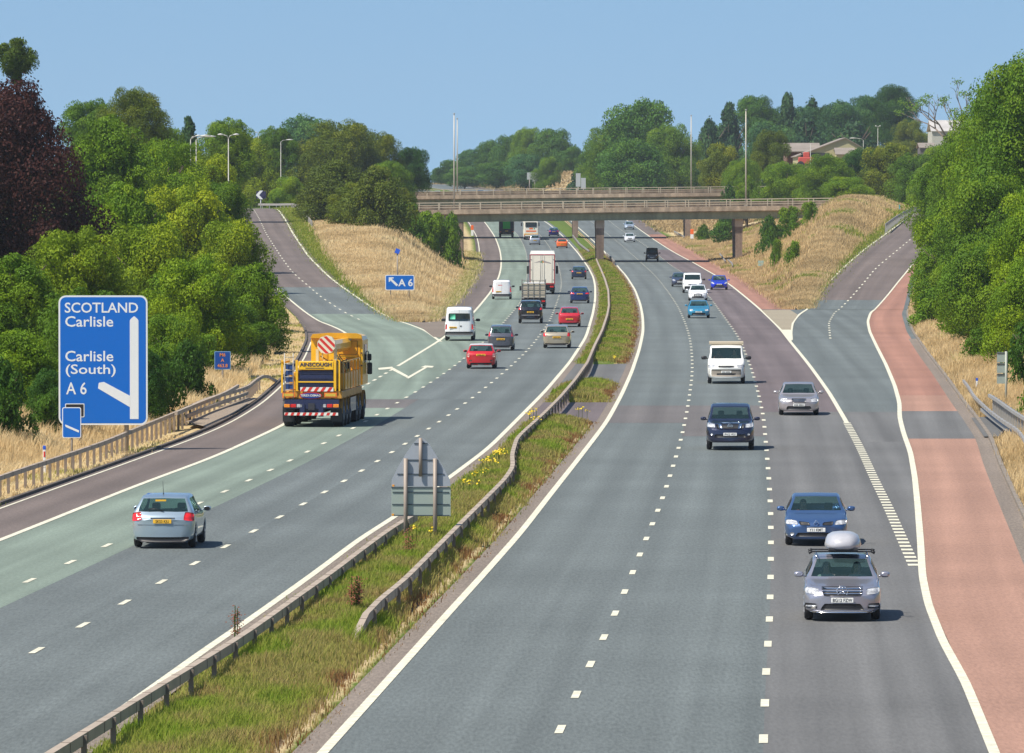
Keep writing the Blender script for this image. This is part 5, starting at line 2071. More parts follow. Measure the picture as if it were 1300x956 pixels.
def build_traffic():
    # ================= right carriageway, coming towards the camera
    silver = paint('silver_mauve', (0.36, 0.36, 0.42), .6, .30)
    r, B = make_car('estate', 'estate_car', 'car', 'silver estate car with a grey roof box, closest oncoming car in the inside lane', silver)
    hw = B.W / 2
    B.patch('grille', [(-.44, .60), (.44, .60), (.50, .80), (-.50, .80)], M_black, 1, .012, (12, 4), .12)
    bars(B, -.45, .45, (.645, .70, .755), .022, M_chrome, off=.026)
    star(r, B, .70, .125)
    B.patch('headlight', [(.56, .62), (.86, .66), (.86, .80), (.54, .76)], M_lamp, 1, .012, (7, 5), .4, both=True)
    B.patch('air_intake', [(-.52, .27), (.52, .27), (.42, .42), (-.42, .42)], M_black, 1, .010, (10, 3), .1)
    B.patch('daytime_light', [(.60, .355), (.84, .345), (.84, .385), (.60, .395)], M_lamp, 1, .016, (6, 1), both=True)
    B.patch('corner_intake', [(.58, .30), (.86, .30), (.87, .43), (.60, .42)], M_black, 1, .010, (6, 2), .3, both=True)
    B.patch('bumper_lip', [(-.80, .21), (.80, .21), (.82, .245), (-.82, .245)], M_chrome, 1, .02, (12, 1))
    plate(r, B, .50, 1, 'BG12 FZW')
    # shadowed bonnet scoop is a sunroof reflection in the photograph; the sunroof itself:
    # roof rails, bars, box
    for sg in (1, -1):
        mb = MB()
        x = sg * .60
        mb.tube([(x, .55, 1.40), (x, .40, 1.49), (x, -1.3, 1.49), (x, -1.5, 1.42)], .018, 6)
        mb.build('roof_rail', M_chrome, r)
    for y in (.25, -.75):
        mb = MB()
        mb.bbox(-.72, .72, y - .035, y + .035, 1.515, 1.545)
        mb.tube([(-.78, y, 1.50), (-.70, y, 1.535)], [.04, .035], 6)
        mb.tube([(.78, y, 1.50), (.70, y, 1.535)], [.04, .035], 6)
        mb.build('roof_bar', M_black, r)
    bx = empty('roof_box', (0, 0, 0), 0, 'silver grey roof box with a dark base on top of the closest oncoming estate car', 'roof box')
    n, mrows = 20, []
    v, f = [], []
    prof = [(0, .02, .92), (.0, .06, 1.0), (.03, .12, 1.0), (.06, .22, .95), (.10, .31, .84), (.14, .365, .62), (.16, .39, .25)]
    for ins, z, sc in prof:
        for k in range(28):
            a = 2 * math.pi * k / 28
            ca, sa = math.cos(a), math.sin(a)
            ex = .43 * sc * math.copysign(abs(ca) ** .55, ca)
            ey = (.92 * (1 - .25 * (1 - sc))) * sc ** .5 * math.copysign(abs(sa) ** .6, sa)
            if sa > 0:
                ex *= 1 - .18 * sa
            v.append((ex, ey - (.10 if z > .3 else 0), z))
    for a in range(len(prof) - 1):
        for k in range(28):
            f.append((a * 28 + k, a * 28 + (k + 1) % 28, (a + 1) * 28 + (k + 1) % 28, (a + 1) * 28 + k))
    f.append(tuple((len(prof) - 1) * 28 + k for k in range(28)))
    mb = MB().poly(v, f, 0, True)
    mb.build('lid', plain('box_grey', (0.40, 0.40, 0.43), .35, coat=.4), bx)
    mb = MB()
    mb.rbox(-.35, .35, -.85, .85, -.03, .03, .02)
    mb.build('base', M_black, bx)
    place(r, B, 1069, 787, c_rb.shift(1.7), False)
    M = Matrix.LocRotScale(r.location, r.rotation_euler, None)
    bx.location = M @ Vector((-.03, -.25, 1.585))
    bx.rotation_euler = r.rotation_euler
    seat_in(r, B, .36, 'person with short greying hair and a pale shirt driving the closest oncoming silver estate', ('pale', (.45, .45, .42)), ('grey', (.16, .13, .11)))
    seat_in(r, B, -.36, 'person with dark hair in the passenger seat of the closest oncoming silver estate', ('blush', (.5, .42, .38)), ('dark', (.05, .03, .02)))

    blue = paint('steel_blue', (0.055, 0.115, 0.26), .5, .28)
    r, B = make_car('coupe', 'coupe_car', 'car', 'metallic blue coupe just behind the silver estate with the roof box', blue)
    B.patch('headlight', [(.50, .60), (.86, .62), (.84, .75), (.56, .72)], M_lamp, 1, .012, (7, 4), .3, both=True)
    B.patch('grille', [(.16, .59), (.46, .59), (.50, .70), (.20, .67)], M_black, 1, .012, (6, 3), .3, both=True)
    diamond(r, B, .635)
    B.patch('air_intake', [(-.60, .27), (.60, .27), (.52, .38), (-.52, .38)], M_black, 1, .010, (10, 3), .1)
    B.patch('fog_light', [(.62, .30), (.74, .30), (.74, .39), (.62, .39)], M_lamp, 1, .014, (4, 3), 1, both=True)
    plate(r, B, .46, 1, 'Y11 KMT')
    place(r, B, 1036, 692, c_rb.shift(1.7), False)
    seat_in(r, B, .36, 'person in a red top driving the metallic blue coupe', ('red', (.35, .05, .05)), ('brown', (.06, .04, .03)))

    navy = paint('dark_navy', (0.018, 0.022, 0.055), .4, .25)
    r, B = make_car('suv', 'offroad_car', 'car', 'dark navy off road car with a chrome grille in the middle oncoming lane', navy)
    B.patch('headlight', [(.58, .88), (.88, .90), (.87, 1.08), (.60, 1.04)], M_lamp, 1, .012, (6, 5), .25, both=True)
    B.patch('grille', [(-.52, .84), (.52, .84), (.58, 1.05), (-.58, 1.05)], M_black, 1, .010, (12, 4), .1)
    B.patch('grille_strut', [(.30, .84), (.40, .84), (.48, 1.06), (.36, 1.06)], M_chrome, 1, .028, (2, 4), both=True)
    B.patch('grille_strut', [(-.36, 1.03), (.36, 1.03), (.40, 1.07), (-.40, 1.07)], M_chrome, 1, .028, (8, 1))
    k = MB()
    loc, _ = B.hit(0, .94, 1)
    k.tube([(.085 * math.cos(i * .4), loc.y + .03, .94 + .085 * math.sin(i * .4)) for i in range(17)], .012, 5)
    k.bbox(-.11, .11, loc.y + .02, loc.y + .045, .92, .96)
    k.build('emblem', M_chrome, r)
    B.patch('air_intake', [(-.60, .50), (.60, .50), (.60, .62), (-.60, .62)], M_black, 1, .010, (10, 3), .1)
    B.patch('fog_light', [(.66, .58), (.76, .58), (.76, .66), (.66, .66)], M_lamp, 1, .014, (4, 3), 1, both=True)
    plate(r, B, .62, 1, 'PN12 VKX')
    place(r, B, 927, 571, c_ra.shift(1.7), False)

    beige = paint('champagne', (0.46, 0.42, 0.42), .55, .3)
    r, B = make_car('saloon', 'saloon_car', 'car', 'pale champagne saloon alone in the inside lane beside the navy off road car', beige)
    std_front(B, head=[(.52, .60), (.84, .62), (.80, .78), (.50, .76)], grille=[(-.30, .60), (.30, .60), (.34, .76), (-.34, .76)], plate_z=.47)
    bars(B, -.30, .30, (.63, .67, .71), .014, M_chrome)
    place(r, B, 1014, 527, c_rb.shift(1.7), False)

    vw = paint('van_white', (0.74, 0.74, 0.70), 0, .35)
    r, B = make_car('bigvan', 'pickup_van', 'van', 'white and beige cab van with a boarded roof edge coming up the middle lane', vw, mirror=M_black, ms=1.35, over=dict(H=2.02, top=[(0, .85), (.012, .98), (.04, 1.08), (.135, 1.26), (.145, 1.28), (.25, 1.90), (.33, 2.0), (.9, 2.02), (.985, 2.0), (1, 1.9)]))
    std_front(B, head=[(.52, .86), (.86, .86), (.82, 1.0), (.50, .98)], grille=[(-.42, .86), (.42, .86), (.42, .95), (-.42, .95)], plate_z=.62, intake=[(-.5, .46), (.5, .46), (.5, .55), (-.5, .55)])
    B.patch('bumper', [(-.9, .38), (.9, .38), (.9, .76), (-.9, .76)], plain('bumper_grey', (.26, .23, .19), .7), 1, .006, (14, 3), .1)
    mb = MB()
    mb.bbox(-.90, .90, -2.4, .75, 2.02, 2.13)
    mb.build('roof_board', plain('beige_board', (.42, .36, .26), .8), r)
    place(r, B, 922, 487, c_ra.shift(1.7), False)
    for sx, lb, sh in ((.42, 'driving', ('rust', (.40, .12, .08))), (-.42, 'in the passenger seat of', ('ochre', (.35, .22, .12)))):
        w = Matrix.LocRotScale(r.location, r.rotation_euler, None) @ Vector((sx, 1.0, .88))
        person(f'person in a {sh[0]} shirt {lb} the white and beige cab van', w, r.rotation_euler.z, sh, ('brown', (.06, .04, .03)))

    tq = paint('turquoise', (0.03, 0.24, 0.40), .3, .3)
    r, B = make_car('coupe', 'roadster_car', 'car', 'turquoise blue low car in the middle oncoming lane', tq)
    std_front(B, head=[(.48, .58), (.76, .60), (.72, .74), (.46, .70)], grille=[(-.3, .38), (.3, .38), (.34, .44), (-.34, .44)], plate_z=.50)
    place(r, B, 887, 404, c_ra.shift(1.7), False)

    w2 = paint('bright_white', (0.80, 0.81, 0.83), 0, .3)
    r, B = make_car('hatch', 'hatchback_car', 'car', 'white hatchback with a tall dark grille right behind the turquoise car', w2)
    std_front(B, head=[(.50, .62), (.84, .64), (.82, .76), (.46, .74)], grille=[(-.34, .36), (.34, .36), (.40, .74), (-.40, .74)], plate_z=.50)
    rings(r, B, .67)
    place(r, B, 886, 382, c_ra.shift(1.75), False)

    r, B = make_car('bigvan', 'panel_van', 'van', 'white van directly behind the white hatchback in the middle oncoming lane', paint('van_white2', (0.76, 0.77, 0.77), 0, .35), mirror=M_black, ms=1.3, over=dict(H=2.0, top=[(0, .85), (.012, .98), (.04, 1.08), (.135, 1.26), (.145, 1.28), (.25, 1.86), (.33, 2.0), (.9, 2.0), (.985, 1.97), (1, 1.85)]))
    std_front(B, head=[(.56, .84), (.86, .86), (.82, 1.0), (.54, .98)], grille=[(-.42, .80), (.42, .80), (.42, .92), (-.42, .92)], plate_z=.56, intake=[(-.8, .34), (.8, .34), (.8, .68), (-.8, .68)])
    place(r, B, 879, 372, c_ra.shift(1.6), False)

    r, B = make_car('hatch', 'hatchback_car', 'car', 'slate grey hatchback half hidden on the left behind the oncoming white van', paint('slate', (0.06, 0.075, 0.13), .4, .3))
    std_front(B)
    place(r, B, 863, 364, c_ra.shift(.7), False)

    r, B = make_car('hatch', 'hatchback_car', 'car', 'vivid royal blue hatchback in the inside lane opposite the white van', paint('royal', (0.008, 0.03, 0.50), .2, .25))
    std_front(B, head=[(.46, .60), (.82, .68), (.80, .86), (.58, .74)], grille=[(-.42, .36), (.42, .36), (.36, .56), (-.36, .56)], plate_z=.56)
    place(r, B, 913, 368, c_rb.shift(1.6), False)

    r, B = make_car('jeep', 'offroad_car', 'car', 'boxy black off road car alone near the shadow of the first bridge', paint('black', (0.008, 0.009, 0.012), .2, .3), mirror=M_black, ms=1.2)
    B.patch('headlight', [(.46, .86), (.68, .86), (.68, 1.02), (.46, 1.02)], M_lamp, 1, .014, (6, 6), 1, both=True)
    B.patch('grille', [(-.42, .78), (.42, .78), (.42, 1.02), (-.42, 1.02)], plain('dull_grey', (.08, .08, .08), .6), 1, .010, (6, 3))
    plate(r, B, .62, 1)
    place(r, B, 828, 332.5, c_ra.shift(1.5), False)

    r, B = make_car('hatch', 'hatchback_car', 'car', 'white car on the second bridge shadow in the middle oncoming lane', paint('white3', (0.7, 0.72, 0.76), 0, .3))
    std_front(B)
    place(r, B, 799.5, 307.5, c_ra.shift(1.9), False)
    r, B = make_car('hatch', 'hatchback_car', 'car', 'silver blue car farthest oncoming just under the first bridge', paint('silverblue', (0.42, 0.50, 0.60), .4, .3))
    std_front(B)
    place(r, B, 799, 291.5, c_ra.shift(2.1), False)

    # ================= left carriageway, driving away
    r, B = make_car('hatch', 'hatchback_car', 'car', 'pale silver blue hatchback in the left foreground, seen from behind', paint('ice_blue', (0.36, 0.45, 0.52), .55, .28), over=dict(L=4.18, H=1.50))
    std_rear(B, lamps=[(.58, .80), (.87, .76), (.85, 1.0), (.62, 1.03)], plate_z=.76, text='SK53 KJU')
    bars(B, -.34, .34, (.845,), .022, plain('trim_dark', (.08, .10, .12), .4), 'boot_handle', -1, .02)  # plain dark grey strip for the handle, same material as the seam below
    bars(B, -.70, .70, (.655,), .014, plain('trim_dark', (.08, .10, .12), .4), 'bumper_seam', -1, .008)
    mb = MB()
    mb.tube([(-.08, -.95, 1.47), (-.08, -1.0, 1.54), (-.08, -1.16, 1.86)], [.02, .008, .004], 6)
    mb.build('aerial', M_black, r)
    i0 = [i for i, t in enumerate(B.ts) if abs(t - B.rear[0]) < 1e-6][0]
    p = B.G[i0][B.M - 1]
    mb = MB()
    mb.bbox(-.24, .06, p.y - .075, p.y - .07, p.z - .09, p.z - .04)
    mb.build('window_sticker', M_yplate, r)
    place(r, B, 210, 695, c_l12.shift(1.6), True)

    r, B = make_car('bigvan', 'minibus', 'van', 'white high roof minibus with a green sticker in its rear window', paint('van_white3', (0.80, 0.81, 0.82), 0, .35), mirror=M_black, ms=1.4, over=dict(H=2.35))
    B.patch('rear_window', [(-.74, 1.34), (.74, 1.34), (.72, 1.86), (-.72, 1.86)], plain('dark_window', (.01, .02, .025), .08, coat=1), -1, .012, (10, 4), .1)
    B.patch('window_sticker', [(-.62, 1.46), (-.26, 1.46), (-.26, 1.80), (-.62, 1.80)], plain('sticker_green', (.10, .50, .32), .6), -1, .018, (2, 2))
    B.patch('tail_light', [(.84, .78), (.94, .78), (.92, 1.12), (.83, 1.12)], M_red, -1, .014, (3, 4), both=True)
    B.patch('bumper', [(-.92, .40), (.92, .40), (.92, .62), (-.92, .62)], plain('bumper_dark', (.05, .05, .055), .7), -1, .05, (12, 2))
    B.patch('door_seam', [(-.008, .62), (.008, .62), (.008, 2.1), (-.008, 2.1)], plain('seam', (.25, .25, .26), .6), -1, .004, (1, 8))
    B.patch('door_handle', [(.05, .96), (.17, .96), (.17, 1.03), (.05, 1.03)], M_black, -1, .02, (2, 1))
    plate(r, B, .90, -1, x=-.42)
    place(r, B, 583.5, 432.5, c_ml_line.shift(1.9), True)

    r, B = make_car('van', 'panel_van', 'van', 'small white panel van without rear windows, ahead of the minibus', paint('van_white4', (0.80, 0.79, 0.80), 0, .35), mirror=M_black, ms=1.2)
    B.patch('tail_light', [(.78, .70), (.88, .70), (.87, 1.2), (.80, 1.2)], M_red, -1, .014, (3, 4), both=True)
    B.patch('door_seam', [(-.008, .5), (.008, .5), (.008, 1.65), (-.008, 1.65)], plain('seam', (.25, .25, .26), .6), -1, .004, (1, 8))
    B.patch('bumper', [(-.86, .26), (.86, .26), (.86, .50), (-.86, .50)], plain('bumper_dark', (.05, .05, .055), .7), -1, .03, (12, 2))
    B.patch('lettering', [(-.35, 1.30), (.05, 1.30), (.05, 1.36), (-.35, 1.36)], M_red, -1, .008, (4, 1))
    plate(r, B, .72, -1, x=-.30)
    place(r, B, 637, 380, c_ml_line.shift(1.9), True)

    red = paint('red', (0.52, 0.012, 0.02), .1, .28)
    r, B = make_car('mini', 'convertible_car', 'car', 'small red convertible with a pale folding roof, nearest red car', red)
    lam = plain('dull_lens', (.45, .20, .18), .2, coat=1)
    B.patch('tail_light', [(.64, .66), (.78, .66), (.77, .90), (.66, .90)], lam, -1, .014, (4, 5), .5, both=True)
    B.patch('rear_bumper_valance', [(-.6, .20), (.6, .20), (.6, .34), (-.6, .34)], M_black, -1, .015, (10, 2))
    B.patch('reflector', [(.50, .44), (.68, .44), (.68, .50), (.50, .50)], M_black, -1, .014, (3, 1), .6, both=True)
    plate(r, B, .78, -1)
    cells = B.strip_cells(B.M - 5, B.M + 3, .43, .86)
    v, f, _ = B.mesh('x', cells, None, None, inset=-.012)
    me = bpy.data.meshes.new('folding_roof')
    me.from_pydata([tuple(p) for p in v], [], f)
    link_mesh('folding_roof', me, plain('roof_cloth', (.42, .42, .45), .8), r)
    place(r, B, 611, 468, c_l12.shift(1.6), True)

    r, B = make_car('mini', 'city_car', 'car', 'grey hatchback just ahead of the red convertible', paint('grey', (0.10, 0.105, 0.13), .4, .3), over=dict(H=1.62, W=1.66, L=3.9, top=[(0, .62), (.012, .78), (.08, .92), (.22, 1.03), (.23, 1.05), (.38, 1.54), (.5, 1.62), (.8, 1.60), (.90, 1.54), (.965, 1.06), (.99, .98), (1, .88)], wind=(.24, .37), rear=(.905, .958), sg=[(.30, .458), (.482, .84)], pil=(.47, .60)))
    std_rear(B, lamps=[(.70, .90), (.86, .90), (.84, 1.2), (.72, 1.2)], plate_z=.72)
    place(r, B, 636, 445, c_l12.shift(1.9), True)

    r, B = make_car('hatch', 'hatchback_car', 'car', 'pale gold hatchback in the outer lane, last of the queue there', paint('gold', (0.46, 0.40, 0.30), .5, .3), over=dict(L=4.3, H=1.46))
    std_rear(B, lamps=[(.66, .78), (.86, .76), (.85, 1.0), (.70, 1.02)], plate_z=.70)
    place(r, B, 707, 442, c_lm_line.shift(-1.75), True)

    r, B = make_car('suv', 'offroad_car', 'car', 'black off road car with high red tail lights behind the flatbed truck', paint('black2', (0.012, 0.012, 0.02), .3, .25))
    std_rear(B, lamps=[(.66, 1.02), (.88, 1.06), (.88, 1.22), (.72, 1.24)], plate_z=.86, wiper=False)
    bars(B, -.7, .7, (.62,), .05, plain('dull_silver', (.25, .25, .27), .4), 'bumper_trim', -1, .02)
    place(r, B, 673.5, 410.5, c_l12.shift(2.2), True)

    r, B = make_car('mini', 'hatchback_car', 'car', 'rounded red hatchback in the outer lane behind the dark blue one', paint('red2', (0.50, 0.015, 0.03), .1, .3), over=dict(H=1.50, L=3.8, W=1.66, top=[(0, .62), (.012, .76), (.08, .86), (.24, .96), (.25, .98), (.42, 1.42), (.55, 1.50), (.76, 1.48), (.87, 1.42), (.965, 1.0), (.99, .92), (1, .8)], wind=(.26, .41), rear=(.875, .955)))
    std_rear(B, lamps=[(.72, .88), (.84, .88), (.82, 1.1), (.74, 1.12)], plate_z=.58)
    place(r, B, 723, 415, c_lm_line.shift(-1.75), True)

    r, B = make_car('hatch', 'hatchback_car', 'car', 'dark royal blue hatchback ahead of the rounded red one in the outer lane', paint('deepblue', (0.012, 0.035, 0.15), .4, .28), over=dict(L=4.3, H=1.43))
    std_rear(B, lamps=[(.46, .84), (.87, .84), (.84, .98), (.56, .96)], plate_z=.84)
    place(r, B, 736, 385, c_lm_line.shift(-1.8), True)

    r, B = make_car('hatch', 'hatchback_car', 'car', 'smaller dark blue hatchback leading the outer lane before the bridge shadow', paint('inkblue', (0.015, 0.03, 0.08), .4, .28), over=dict(L=4.0))
    std_rear(B, lamps=[(.66, .84), (.87, .84), (.84, 1.0), (.68, 1.0)], plate_z=.74)
    place(r, B, 735, 354.5, c_lm_line.shift(-1.8), True)

    r, B = make_car('hatch', 'hatchback_car', 'car', 'orange hatchback in the outer lane between the two bridge shadows', paint('orange', (0.78, 0.14, 0.015), .1, .3), over=dict(L=4.0, H=1.42))
    std_rear(B, lamps=[(.60, .84), (.8, .84), (.78, .94), (.62, .94)], plate_z=.6, wiper=False)
    place(r, B, 713.5, 315, c_lm_line.shift(-1.9), True)

    r, B = make_car('hatch', 'hatchback_car', 'car', 'deep violet blue hatchback in the outer lane under the first bridge', paint('violet', (0.02, 0.02, 0.16), .4, .28), over=dict(L=4.3))
    std_rear(B, lamps=[(.50, .84), (.87, .84), (.84, .96), (.56, .96)], plate_z=.8)
    place(r, B, 703, 300, c_lm_line.shift(-2), True)

    r, B = make_car('hatch', 'people_carrier', 'car', 'silver people carrier right behind the cream coach', paint('silver2', (0.34, 0.38, 0.44), .4, .3), over=dict(H=1.66, top=[(0, .62), (.012, .80), (.08, .92), (.22, 1.03), (.23, 1.05), (.38, 1.58), (.5, 1.66), (.8, 1.64), (.90, 1.58), (.965, 1.06), (.99, .98), (1, .88)], wind=(.24, .37), rear=(.905, .958)))
    std_rear(B, lamps=[(.74, .96), (.88, .96), (.86, 1.2), (.76, 1.2)], plate_z=.74)
    place(r, B, 679, 311, c_l23.shift(-1.7), True)

    # cars on the rising road beyond the bridges
    sp = [(555, 237.4, 'white', (0.7, .75, .8), 'white car at the far left of the road beyond the bridges'),
          (608.5, 237.6, 'blue', (.03, .07, .22), 'dark blue car left of the white one beyond the bridges'),
          (616.5, 237.8, 'white', (.75, .78, .82), 'white car between two blue cars beyond the bridges'),
          (627.5, 237.8, 'blue', (.03, .09, .30), 'blue car right of the white one beyond the bridges'),
          (649.5, 238.3, 'blue', (.05, .12, .30), 'blue car left of a pair near the brown bank beyond the bridges'),
          (657, 238.8, 'grey', (.14, .26, .40), 'pale blue car right of a pair near the brown bank beyond the bridges')]
    for i, (px, py, nm, col, lab) in enumerate(sp):
        r, B = make_car('hatch', 'hatchback_car', 'car', lab, paint('far_' + nm + str(i), col, .2, .35))
        std_front(B)
        D = 1790.0
        x = (px - CX) / F * D
        z = float(z_main(D))
        r.location = (x, D, max(z, gz(x, D)) + .02)
        r.rotation_euler = (0, 0, math.pi - .25)
    build_trucks()


def trailer_wheels(root, xs, ys, r, w=.30, rim=None):
    for y in ys:
        for x in xs:
            mb = MB()
            mb.tube([(-w / 2, 0, 0), (-w / 2 + .03, 0, 0), (w / 2 - .03, 0, 0), (w / 2, 0, 0)], [r * .9, r, r, r * .9], 20)
            o = mb.build('wheel', M_tyre, root)
            o.location = (x, y, r)
            mb = MB()
            sg = 1 if x > 0 else -1
            mb.cyl((sg * (w / 2 + .005), 0, 0), r * .52, .03, 'x', 14)
            mb.cyl((sg * (w / 2 + .03), 0, 0), r * .2, .06, 'x', 10)
            mb.build('rim', rim or M_steel, o)


class Box_:
    def __init__(s, L, wheels):
        s.L, s.wheels = L, wheels


def build_trucks():
    # ---- box lorry
    r = empty('box_lorry', (0, 0, 0), 0, 'tall white box lorry with a red framed tail and two rear doors', 'lorry')
    wht = plain('lorry_white', (.72, .70, .64), .5, coat=.3, var=.04)
    dred = plain('lorry_red', (.38, .035, .04), .4, coat=.4)
    mb = MB()
    mb.bbox(-1.24, 1.24, -5.0, 4.0, 1.05, 3.95)
    mb.build('cargo_box', wht, r)
    mb = MB()
    for x in (-1.21, 1.21):
        mb.bbox(x - .032, x + .032, -5.06, -4.98, 1.0, 3.95)
    mb.bbox(-1.165, 1.165, -5.06, -4.98, 3.86, 3.95)
    mb.bbox(-1.165, 1.165, -5.06, -4.98, .98, 1.09)
    mb.build('door_frame', dred, r)
    for sg in (-1, 1):
        mb = MB()
        mb.bbox(sg * .02, sg * 1.15, -5.045, -5.005, 1.11, 3.84)
        d = mb.build('rear_door', plain('door_white', (.78, .72, .60), .5, var=.05), r)
        mb = MB()
        for x in (.18, .95):
            mb.tube([(sg * x, -5.065, 1.15), (sg * x, -5.065, 3.8)], .016, 6)
        for z in (1.4, 2.4, 3.4):
            mb.bbox(sg * 1.04, sg * 1.15, -5.07, -5.045, z, z + .06)
        mb.build('lock_bar', M_steel, d)
    # folding emblem on the doors: a low arch of three colours
    mb = MB()
    for k, (x0, x1, z0, z1) in enumerate([(-.85, 0, 3.1, 3.38), (.0, .85, 3.38, 3.1)]):
        mb.poly([(x0, -5.052, z0), (x1, -5.052, z1), (x1, -5.052, z1 - .09 - .1 * (k == 0)), (x0, -5.052, z0 - .0 if k == 0 else z0 - .19)], [(0, 1, 2, 3)], 0)
    mb.poly([(-.28, -5.054, 3.12), (0, -5.054, 3.3), (0, -5.054, 3.12)], [(0, 1, 2)], 1)
    mb.poly([(.28, -5.054, 3.12), (0, -5.054, 3.3), (0, -5.054, 3.12)], [(0, 1, 2)], 2)
    mb.build('emblem', [plain('emblem_grey', (.35, .30, .28), .6), plain('emblem_green', (.1, .3, .12), .6), plain('emblem_orange', (.6, .25, .05), .6)], r)
    mb = MB()
    mb.rbox(-1.2, 1.2, 3.95, 6.2, .55, 2.9, .12)
    mb.build('cab', wht, r)
    mb = MB()
    mb.prism([(-1.22, 3.955), (1.22, 3.955), (1.16, 4.22), (-1.16, 4.22)], 1.8, 5.6)
    mb.build('roof_fairing', plain('fairing', (.75, .74, .70), .4, coat=.5), r)
    mb = MB()
    mb.bbox(-.45, .45, -4.9, 5.8, .75, 1.03)
    mb.bbox(-1.1, 1.1, -5.0, -4.9, .42, .62)
    mb.bbox(-1.2, 1.2, -4.9, -4.7, .62, .95)
    mb.build('chassis', M_black, r)
    for sg in (-1, 1):
        mb = MB()
        mb.bbox(sg * .75, sg * 1.12, -5.04, -4.98, .68, .84)
        mb.build('tail_light', M_red, r)
        mb = MB()
        mb.bbox(sg * .72, sg * 1.18, -4.6, -4.56, .25, .95)
        mb.build('mudflap', M_black, r)
        mb = MB()
        mb.tube([(sg * 1.2, 5.6, 2.7), (sg * 1.42, 5.6, 2.65)], .02, 6)
        mb.rbox(sg * 1.45 - .12, sg * 1.45 + .12, 5.5, 5.6, 1.9, 2.7, .05)
        mb.build('wing_mirror', M_black, r)
    trailer_wheels(r, (-1.05, 1.05), (-3.6, -2.5, 5.0), .5)
    mb = MB()
    mb.rbox(-.26, .26, -5.03, -5.01, .70, .82, .01)
    mb.build('number_plate', M_yplate, r)
    place(r, Box_(10, (.1, .86)), 688.5, 373.5, c_l12.shift(1.75), True)

    # ---- flatbed with a mesh cage
    r = empty('flatbed_truck', (0, 0, 0), 0, 'flatbed truck with a tan netted cage between the black off road car and lorry', 'truck')
    tan = plain('cage_tan', (.44, .39, .30), .8, var=.12, scale=2)
    gry = plain('cage_frame', (.22, .21, .19), .6)
    mb = MB()
    mb.bbox(-.98, .98, -2.6, 1.2, .95, 2.15)
    mb.build('load', tan, r)
    mb = MB()
    for x in (-1.0, -.5, 0, .5, 1.0):
        mb.bbox(x - .025, x + .025, -2.66, -2.62, .85, 2.45)
    for z in (.95, 1.35, 1.75, 2.15, 2.42):
        mb.bbox(-1.02, 1.02, -2.685, -2.662, z, z + .05)
    for x in (-1.02, 1.02):
        for y in (-2.6, -1.6, -.6, .4, 1.2):
            mb.bbox(x - .02, x + .02, y - .03, y + .03, .85, 2.47)
        mb.bbox(x - .02, x + .02, -2.6, 1.2, 2.48, 2.53)
    mb.build('cage_frame', gry, r)
    mb = MB()
    mb.bbox(-1.05, 1.05, -2.7, 1.3, .75, .86)
    mb.bbox(-.4, .4, -2.6, 2.6, .5, .74)
    mb.bbox(-.95, .95, -2.72, -2.66, .42, .56)
    mb.build('chassis', M_black, r)
    mb = MB()
    mb.rbox(-.95, .95, 1.35, 3.0, .5, 2.2, .12)
    mb.build('cab', plain('cab_white', (.6, .6, .6), .4, coat=.5), r)
    for sg in (-1, 1):
        mb = MB()
        mb.bbox(sg * .70, sg * 1.0, -2.74, -2.70, .60, .72)
        mb.build('tail_light', M_red, r)
        mb = MB()
        mb.tube([(sg * .95, 2.6, 1.9), (sg * 1.15, 2.6, 1.9)], .015, 6)
        mb.rbox(sg * 1.2 - .09, sg * 1.2 + .09, 2.55, 2.62, 1.5, 1.9, .03)
        mb.build('wing_mirror', M_black, r)
    mb = MB()
    mb.rbox(-.26, .26, -2.76, -2.74, .58, .69, .01)
    mb.build('number_plate', M_yplate, r)
    trailer_wheels(r, (-.88, .88), (-1.6, 2.1), .38, .25)
    place(r, Box_(5.7, (.1, .80)), 677.5, 392, c_l12.shift(1.9), True)
    # second loaded truck seen in the gap
    # ---- coach
    r = empty('coach', (0, 0, 0), 0, 'cream coach with orange lettering bands under the first bridge', 'coach')
    crm = plain('coach_cream', (.74, .70, .60), .4, coat=.5, var=.03)
    mb = MB()
    mb.rbox(-1.25, 1.25, -6, 6, .38, 3.35, .22)
    mb.build('body', crm, r)
    mb = MB()
    mb.rbox(-.95, .95, -6.03, -5.99, 2.15, 2.95, .12)
    mb.build('rear_window', plain('dark_window', (.01, .02, .025), .08, coat=1), r)
    mb = MB()
    mb.bbox(-.85, .85, -6.02, -5.995, 1.36, 1.58)
    mb.build('lettering', plain('coach_orange', (.75, .16, .03), .5), r)
    mb = MB()
    mb.bbox(-.30, .30, -6.02, -5.995, 1.78, 2.02)
    mb.build('lettering', MATS['coach_orange'], r)
    mb = MB()
    mb.bbox(-1.2, 1.2, -6.022, -5.995, .88, 1.06)
    mb.build('stripe', plain('coach_gold', (.75, .42, .05), .5), r)
    mb = MB()
    mb.bbox(.45, .62, -6.02, -5.995, 1.78, 1.98)
    mb.build('badge', plain('coach_green', (.05, .30, .12), .5), r)
    mb = MB()
    mb.bbox(-1.15, 1.15, -6.03, -5.99, .40, .62)
    mb.build('bumper', M_black, r)
    for sg in (-1, 1):
        mb = MB()
        mb.bbox(sg * 1.05, sg * 1.18, -6.03, -5.99, .66, .86)
        mb.build('tail_light', M_red, r)
        mb = MB()
        mb.bbox(sg * 1.245, sg * 1.262, -5.5, 5.5, 1.7, 2.8)
        mb.build('side_window', MATS['dark_window'], r)
        mb = MB()
        mb.tube([(sg * 1.2, 6, 2.9), (sg * 1.45, 6.1, 2.7)], .02, 6)
        mb.rbox(sg * 1.47 - .10, sg * 1.47 + .10, 6.05, 6.15, 2.1, 2.7, .04)
        mb.build('wing_mirror', M_black, r)
    trailer_wheels(r, (-1.05, 1.05), (-3.6, 3.8), .5)
